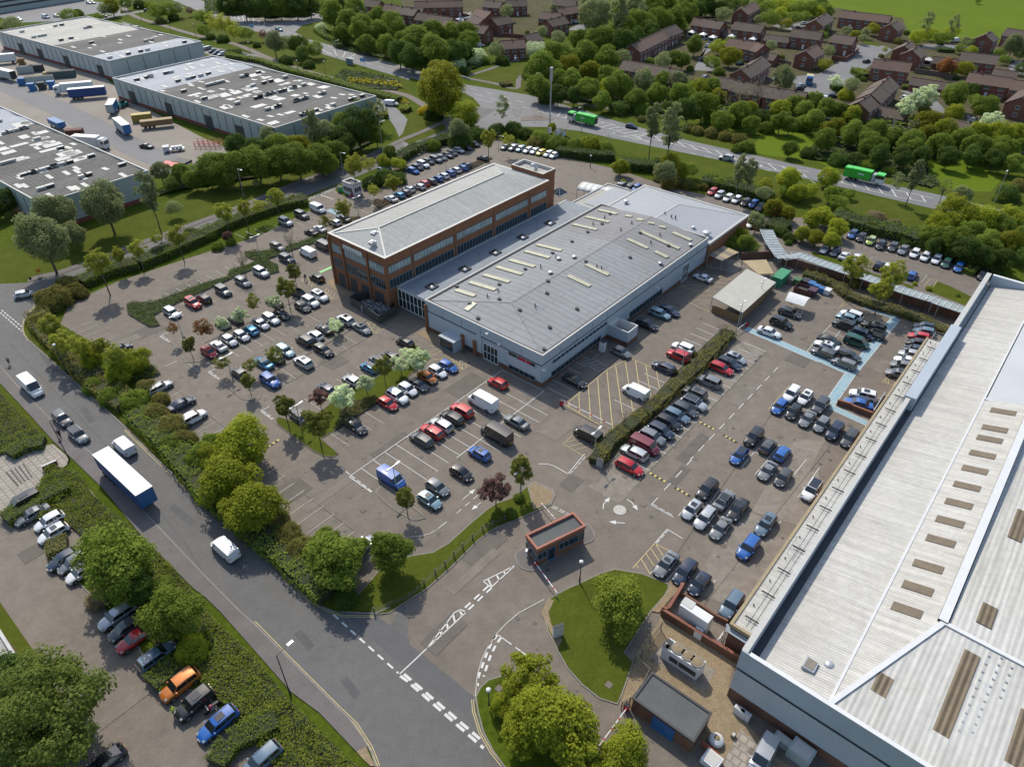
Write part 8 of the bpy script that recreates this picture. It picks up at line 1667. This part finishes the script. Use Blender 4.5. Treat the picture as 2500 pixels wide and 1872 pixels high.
trees('between the grey roof and the main road', 'left', '31:70,140,230:lm 100,300,70:by 600,100,270:ok 540,190,250:pg 700,200,240:ok 810,170,190:md 480,260,140:bo 620,290,250:bo 800,330,180:bo 950,350,140:bo 1140,310,200:bm 1370,150,230:tg 1480,190,210:tg 1250,330,140:bm 1890,260,320:lm 1830,400,150:md 1640,330,170:ok 1620,420,170:pg 1980,420,230:lm 1730,580,260:ok 1880,640,220:ok 1540,720,200:pg 1560,790,120:bw 2110,400,180:lm 41:110,250,260:lm 130,430,220:md 210,520,180:md 330,430,130:md 400,600,130:br 260,620,180:bm 420,700,170:bo')
trees('between the glazed walkway and the cars', 'left', '31:1340,880,230:lm 1430,960,240:md 1290,960,180:md 1500,1010,170:md 1800,830,180:bd 1870,790,110:bd 1900,900,160:bd 2160,700,280:lm 2040,860,230:lm 2180,900,240:ok 1880,960,90:bd 41:60,680,250:lm 200,790,280:lm 130,930,250:lm 400,1210,330:ai 810,1290,330:ai 700,1460,260:ai 600,1450,150:ai 390,1400,150:bo 1035,1405,60:by 1185,1455,75:by 1500,1530,60:bm')
trees('behind the right car park', 'left', '41:620,700,260:bw 560,790,200:bo 820,770,200:bw 760,850,180:bw 940,850,160:bo 1000,880,160:bo 860,290,140:tg 1060,210,230:tg 1370,340,210:br 1500,650,480:lm 1300,780,350:lm 1200,880,260:md 1750,700,420:lm 1650,850,330:md 1950,760,330:md 2080,700,330:lm 1400,930,330:md 1250,990,230:dk 1580,1010,330:dk 1830,960,350:md 1770,1100,300:dk 2050,950,350:ok 2000,1130,300:dk 2180,850,200:md 2190,1100,200:dk 1160,820,150:md 1560,440,200:pg 450,800,100:bo 950,960,150:bd 1080,970,130:bd')
trees('around the top left junction', 'left', '00:130,260,190:pg 740,160,180:md 840,130,120:bm 1055,180,110:md 1200,60,220:ok 1120,90,130:pg 1500,40,160:bd 1620,60,140:by 1690,110,190:md 1810,100,180:md 1910,80,130:pg 1870,180,130:bd 2040,110,90:cp 1730,220,120:bo 2180,170,160:md 2200,320,140:md 1350,30,130:dk 30,290,110:bo 10:110,220,190:ai 210,240,190:ai 315,320,160:ai 430,350,160:md 620,365,110:cp 740,440,220:pg 870,460,180:pg 1020,470,230:md 1190,520,190:md 1060,560,180:dk 60,390,120:bd 190,410,150:bd 10,180,110:md 870,640,180:bd 1120,690,150:bd 560,480,100:bd 1250,290,140:bb 1300,330,80:bm')
trees('in the dark wood above the junction', 'left', '10:230,40,280:dk 420,30,280:dk 620,50,260:dk 800,30,280:md 980,40,260:dk 1130,50,220:dk 330,90,200:bd 520,110,200:bd 720,120,200:bd 900,110,200:bd 1060,120,170:bd 1230,30,150:md')
trees('in the wood above the field', 'left', '30:1650,70,180:md 1760,50,180:lm 1880,60,180:lm 2000,80,180:md 2120,70,180:md 2200,120,150:lm 1560,30,160:md 2060,170,130:md 1500,60,120:pg 40:110,120,110:md 1720,10,60:md')
tp = sorted([i for i in PEND if KN[i[1]][5] == 'tree'], key=lambda i: -i[0][2]); bulk(tp[290:]); keep = set(id(i) for i in tp[:290])
for it in PEND:
    if KN[it[1]][5] == 'bush' or id(it) in keep: tree(it[0][:2], it[0][2], it[1], it[2], it[3])
def trees_late(place, txt):
    n0 = len(PEND); trees(place, 'top', txt)
    for it in PEND[n0:]: tree(it[0][:2], it[0][2], it[1], it[2], it[3])
# ---- hedges and ground cover (real leaf surfaces over a core)
def fence_noise(x, y): return math.sin(x*.9)*math.cos(y*.7)+.5*math.sin(x*2.3+1)*math.cos(y*1.9)
def hedge(label, txt, w_, h, leaf, dens=10, ls=.17, name='hedge', rough=.25, cat='hedge', flat=False, z=0.1):
    P = W(txt); fine = dens >= 8; dens *= 2.3 if fine else 1.5; ls *= .64 if fine else .8; rs = np.random.RandomState(len(txt)+int(w_*10)); cen, nrm = [], []; mb = MB()
    for a, b in zip(P, P[1:]):
        d = b-a; L_ = d.length; d.normalize(); n = Vector((-d.y, d.x, 0)); mb.bar(a+ZV*(h*.42+z), b+ZV*(h*.42+z), w_*.86, M_CORE, h*.84)
        per = w_+2*h; k = int(L_*per*dens); t = rs.uniform(-.02, 1.02, k)*L_; s = rs.uniform(0, per, k)
        for ti, si in zip(t, s):
            if si < h: off, zz, nn = -w_/2, si, -n
            elif si < h+w_: off, zz, nn = si-h-w_/2, h, ZV
            else: off, zz, nn = w_/2, per-si, n
            c = a+d*float(ti)+n*off; q = fence_noise(c.x, c.y)*rough; c = c+nn*(q*.5+float(rs.normal())*.08)+ZV*(zz*(1+.15*q))
            cen.append((c.x, c.y, max(.05, c.z+z))); nrm.append((nn.x, nn.y, nn.z+.3))
    cen = np.array(cen); nrm = np.array(nrm)+rs.normal(size=(len(cen), 3))*.5; nrm /= np.linalg.norm(nrm, axis=1)[:, None]
    me = quadmesh(name, cen, nrm, ls*rs.uniform(.6, 1.4, len(cen)), LF[leaf], rs); o = bpy.data.objects.new(name, me); C.objects.link(o)
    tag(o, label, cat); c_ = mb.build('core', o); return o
def cover(name, txt, h, leaf, dens=16, ls=.17, leaf2=None, kind='stuff', P=None, lump=1.6, label=None):
    P = P or W(txt); fine = dens >= 8
    if fine: dens *= 2.2; ls *= .66
    rs = np.random.RandomState(len(P)*3+int(h*10)); xs = [p.x for p in P]; ys = [p.y for p in P]; A_ = abs(area(P)); bb = (max(xs)-min(xs))*(max(ys)-min(ys)); k = int(bb*dens)
    x = rs.uniform(min(xs), max(xs), k); y = rs.uniform(min(ys), max(ys), k); ins = np.zeros(k, bool); n = len(P)
    for i in range(n):
        a, b = P[i], P[(i+1) % n]; c_ = ((a.y > y) != (b.y > y)) & (x < (b.x-a.x)*(y-a.y)/((b.y-a.y) if abs(b.y-a.y) > 1e-9 else 1e-9)+a.x); ins ^= c_
    x, y = x[ins], y[ins]; hz = h*(.62+.22*np.sin(x/lump*2.1+np.cos(y/lump*1.3)*1.7)*np.cos(y/lump*1.7+1)+.16*np.sin(x*3.1/lump+y*2.3/lump)); z = hz+rs.normal(size=len(x))*.07
    nrm = np.stack([rs.normal(size=len(x))*.6, rs.normal(size=len(x))*.6, np.ones(len(x))], 1); nrm /= np.linalg.norm(nrm, axis=1)[:, None]
    me = quadmesh(name, np.stack([x, y, np.maximum(z, .05)], 1), nrm, ls*rs.uniform(.6, 1.4, len(x)), LF[leaf], rs); o = bpy.data.objects.new(name, me); C.objects.link(o); o['kind'] = kind
    if label: o['label'] = label
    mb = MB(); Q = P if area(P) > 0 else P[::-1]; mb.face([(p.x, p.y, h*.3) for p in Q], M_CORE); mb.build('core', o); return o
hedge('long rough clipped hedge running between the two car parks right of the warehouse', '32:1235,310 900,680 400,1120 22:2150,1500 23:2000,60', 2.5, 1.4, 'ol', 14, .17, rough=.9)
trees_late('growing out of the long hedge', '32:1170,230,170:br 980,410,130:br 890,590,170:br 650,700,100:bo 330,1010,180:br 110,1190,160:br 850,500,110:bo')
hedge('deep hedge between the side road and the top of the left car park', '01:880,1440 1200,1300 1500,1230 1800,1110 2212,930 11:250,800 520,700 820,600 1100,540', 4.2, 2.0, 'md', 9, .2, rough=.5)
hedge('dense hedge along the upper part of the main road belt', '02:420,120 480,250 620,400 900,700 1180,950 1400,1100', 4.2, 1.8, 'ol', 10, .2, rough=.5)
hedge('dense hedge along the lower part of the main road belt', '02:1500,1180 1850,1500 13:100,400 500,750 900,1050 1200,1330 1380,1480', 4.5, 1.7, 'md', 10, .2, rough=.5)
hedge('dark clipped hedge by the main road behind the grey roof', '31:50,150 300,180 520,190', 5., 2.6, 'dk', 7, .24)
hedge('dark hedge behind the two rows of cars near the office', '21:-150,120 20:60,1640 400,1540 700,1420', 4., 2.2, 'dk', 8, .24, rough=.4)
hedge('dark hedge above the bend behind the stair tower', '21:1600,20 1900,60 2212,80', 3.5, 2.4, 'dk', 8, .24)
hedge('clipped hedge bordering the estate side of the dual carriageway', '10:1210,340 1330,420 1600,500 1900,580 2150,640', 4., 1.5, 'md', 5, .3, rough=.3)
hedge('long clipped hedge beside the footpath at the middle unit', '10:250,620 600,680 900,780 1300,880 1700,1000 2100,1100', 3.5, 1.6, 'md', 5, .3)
hedge('clipped hedge block near the cars at the middle unit', '10:230,600 400,590', 6, 1.6, 'md', 5, .3)
hedge('clipped hedge stub beside the small white van', '10:2140,1200 2212,1210', 4, 1.5, 'lm', 5, .3); hedge('short clipped hedge near the dark tree at the unit', '10:1870,1270 1980,1260', 4, 1.5, 'lm', 5, .3)
hedge('low dark hedge by the pale street of the estate', '40:110,950 250,960', 3.5, 1.2, 'dk', 6, .3); hedge('curved green hedge in front of the terrace', '40:380,790 440,830 510,860', 4, 2.2, 'md', 6, .3); hedge('low hedge at the estate drive', '40:1270,560 1450,570', 3, 1.4, 'dk', 6, .3); hedge('thin green hedge below the garages', '40:880,965 1010,965', 2, 1.4, 'md', 6, .3)
hedge('low clipped hedge at the meadow path', '20:980,930 1100,920', 4, 1.2, 'ol', 6, .3); hedge('dark planting along the road edge of the estate', '30:20,1190 250,1220', 5, 1.6, 'dk', 5, .3)
hedge('hedge beside the paved plaza above the lower left cars', 'd:15,1130 90,1085 150,1055', 3.0, 1.4, 'md', 16, .15); hedge('clipped hedge strip between the lower left parking rows', 'd:330,1485 385,1440', 3., 1.2, 'md', 16, .15); hedge('curving clipped hedge at the bottom left by the teal car', 'd:470,1656 500,1610 550,1585 600,1560', 2.6, 1.2, 'md', 16, .15); hedge('round ended hedge at the lower left', 'd:105,1195 150,1180', 3, 1.2, 'ol', 16, .15); hedge('clipped hedge left of the plaza wall', '02:120,1640 280,1540 500,1500', 2.6, 1.3, 'md', 14, .15)
hedge('hedge on the far side of the back lawn brick wall', '31:2050,1320 41:130,1420 300,1560 42:600,20 900,90 1200,210 1430,330', 2.6, 1.1, 'ol', 10, .18, rough=.5)
hedge('dark hedge behind the right car park row', '41:150,720 500,830 900,920 1200,1030 1500,1150 2000,1280', 5.5, 2.4, 'dk', 6, .26, rough=.5); hedge('dark hedge behind the row at the grey roof', '31:950,330 1300,400 1650,500', 5., 2., 'dk', 6, .26, rough=.5)
hedge('small square green hedge block at the end of the right car row', '41:1580,1260 1700,1300', 4.5, 1.2, 'md', 10, .22); hedge('dark hedge patch near the curved walkway roof', '31:1650,800 1850,860', 5, 1.8, 'dk', 8, .22)
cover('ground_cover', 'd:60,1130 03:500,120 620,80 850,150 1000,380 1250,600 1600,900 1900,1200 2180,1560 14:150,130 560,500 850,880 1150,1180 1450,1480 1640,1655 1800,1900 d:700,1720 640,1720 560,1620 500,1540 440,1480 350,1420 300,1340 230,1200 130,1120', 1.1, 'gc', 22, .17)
cover('ground_cover', 'd:-100,790 0,850 100,950 70,975 0,985 -100,1000', 1.1, 'gc', 18, .17)
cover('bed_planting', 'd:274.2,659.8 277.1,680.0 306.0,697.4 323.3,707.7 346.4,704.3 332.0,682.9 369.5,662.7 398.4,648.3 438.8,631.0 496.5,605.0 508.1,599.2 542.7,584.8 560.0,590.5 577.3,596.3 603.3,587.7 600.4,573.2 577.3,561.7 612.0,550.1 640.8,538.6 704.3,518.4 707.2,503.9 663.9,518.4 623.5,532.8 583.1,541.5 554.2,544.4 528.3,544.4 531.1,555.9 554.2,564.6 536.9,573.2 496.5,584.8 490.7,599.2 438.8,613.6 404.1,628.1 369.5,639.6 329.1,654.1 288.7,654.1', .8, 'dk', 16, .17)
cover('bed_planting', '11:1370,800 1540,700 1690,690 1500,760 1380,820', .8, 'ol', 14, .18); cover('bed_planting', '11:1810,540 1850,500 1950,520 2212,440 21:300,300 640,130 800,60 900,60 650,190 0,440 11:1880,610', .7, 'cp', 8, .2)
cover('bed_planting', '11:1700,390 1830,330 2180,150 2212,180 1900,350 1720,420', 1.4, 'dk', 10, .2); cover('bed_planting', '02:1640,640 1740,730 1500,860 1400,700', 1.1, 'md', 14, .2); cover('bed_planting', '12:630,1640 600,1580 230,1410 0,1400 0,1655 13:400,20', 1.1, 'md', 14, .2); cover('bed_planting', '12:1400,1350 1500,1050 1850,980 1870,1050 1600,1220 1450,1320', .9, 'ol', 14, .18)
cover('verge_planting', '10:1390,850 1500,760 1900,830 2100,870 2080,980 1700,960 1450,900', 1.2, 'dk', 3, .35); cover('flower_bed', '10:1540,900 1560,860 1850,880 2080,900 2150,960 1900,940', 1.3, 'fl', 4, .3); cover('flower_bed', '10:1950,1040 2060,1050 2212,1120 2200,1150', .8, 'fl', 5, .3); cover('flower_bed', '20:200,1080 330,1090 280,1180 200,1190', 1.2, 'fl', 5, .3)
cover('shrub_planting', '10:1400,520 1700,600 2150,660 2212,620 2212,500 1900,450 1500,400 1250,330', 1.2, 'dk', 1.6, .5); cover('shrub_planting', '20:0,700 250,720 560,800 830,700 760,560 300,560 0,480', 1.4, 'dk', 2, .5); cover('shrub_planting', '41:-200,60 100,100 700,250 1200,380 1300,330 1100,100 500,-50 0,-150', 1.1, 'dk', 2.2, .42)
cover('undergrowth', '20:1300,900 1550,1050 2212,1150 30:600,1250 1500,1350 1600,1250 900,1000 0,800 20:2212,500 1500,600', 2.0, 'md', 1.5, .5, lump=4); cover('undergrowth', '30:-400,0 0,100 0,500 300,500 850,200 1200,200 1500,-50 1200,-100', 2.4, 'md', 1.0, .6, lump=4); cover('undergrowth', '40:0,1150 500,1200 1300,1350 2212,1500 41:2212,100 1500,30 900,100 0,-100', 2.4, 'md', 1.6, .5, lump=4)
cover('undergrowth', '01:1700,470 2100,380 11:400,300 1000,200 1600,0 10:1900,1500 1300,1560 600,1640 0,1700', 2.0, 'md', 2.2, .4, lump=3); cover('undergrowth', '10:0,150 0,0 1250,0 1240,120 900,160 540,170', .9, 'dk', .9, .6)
# grass blades are too small to see here; rougher tufts on the near verges
cover('verge_grass', '02:340,385 1380,1310 03:1720,0 2212,450 13:350,740 740,1100 1000,1370 1250,1560 1500,1600 1300,1450 1000,1250 600,950 0,400 02:1700,1450 1200,1050 700,650 420,380', .32, 'lm', 12, .09)
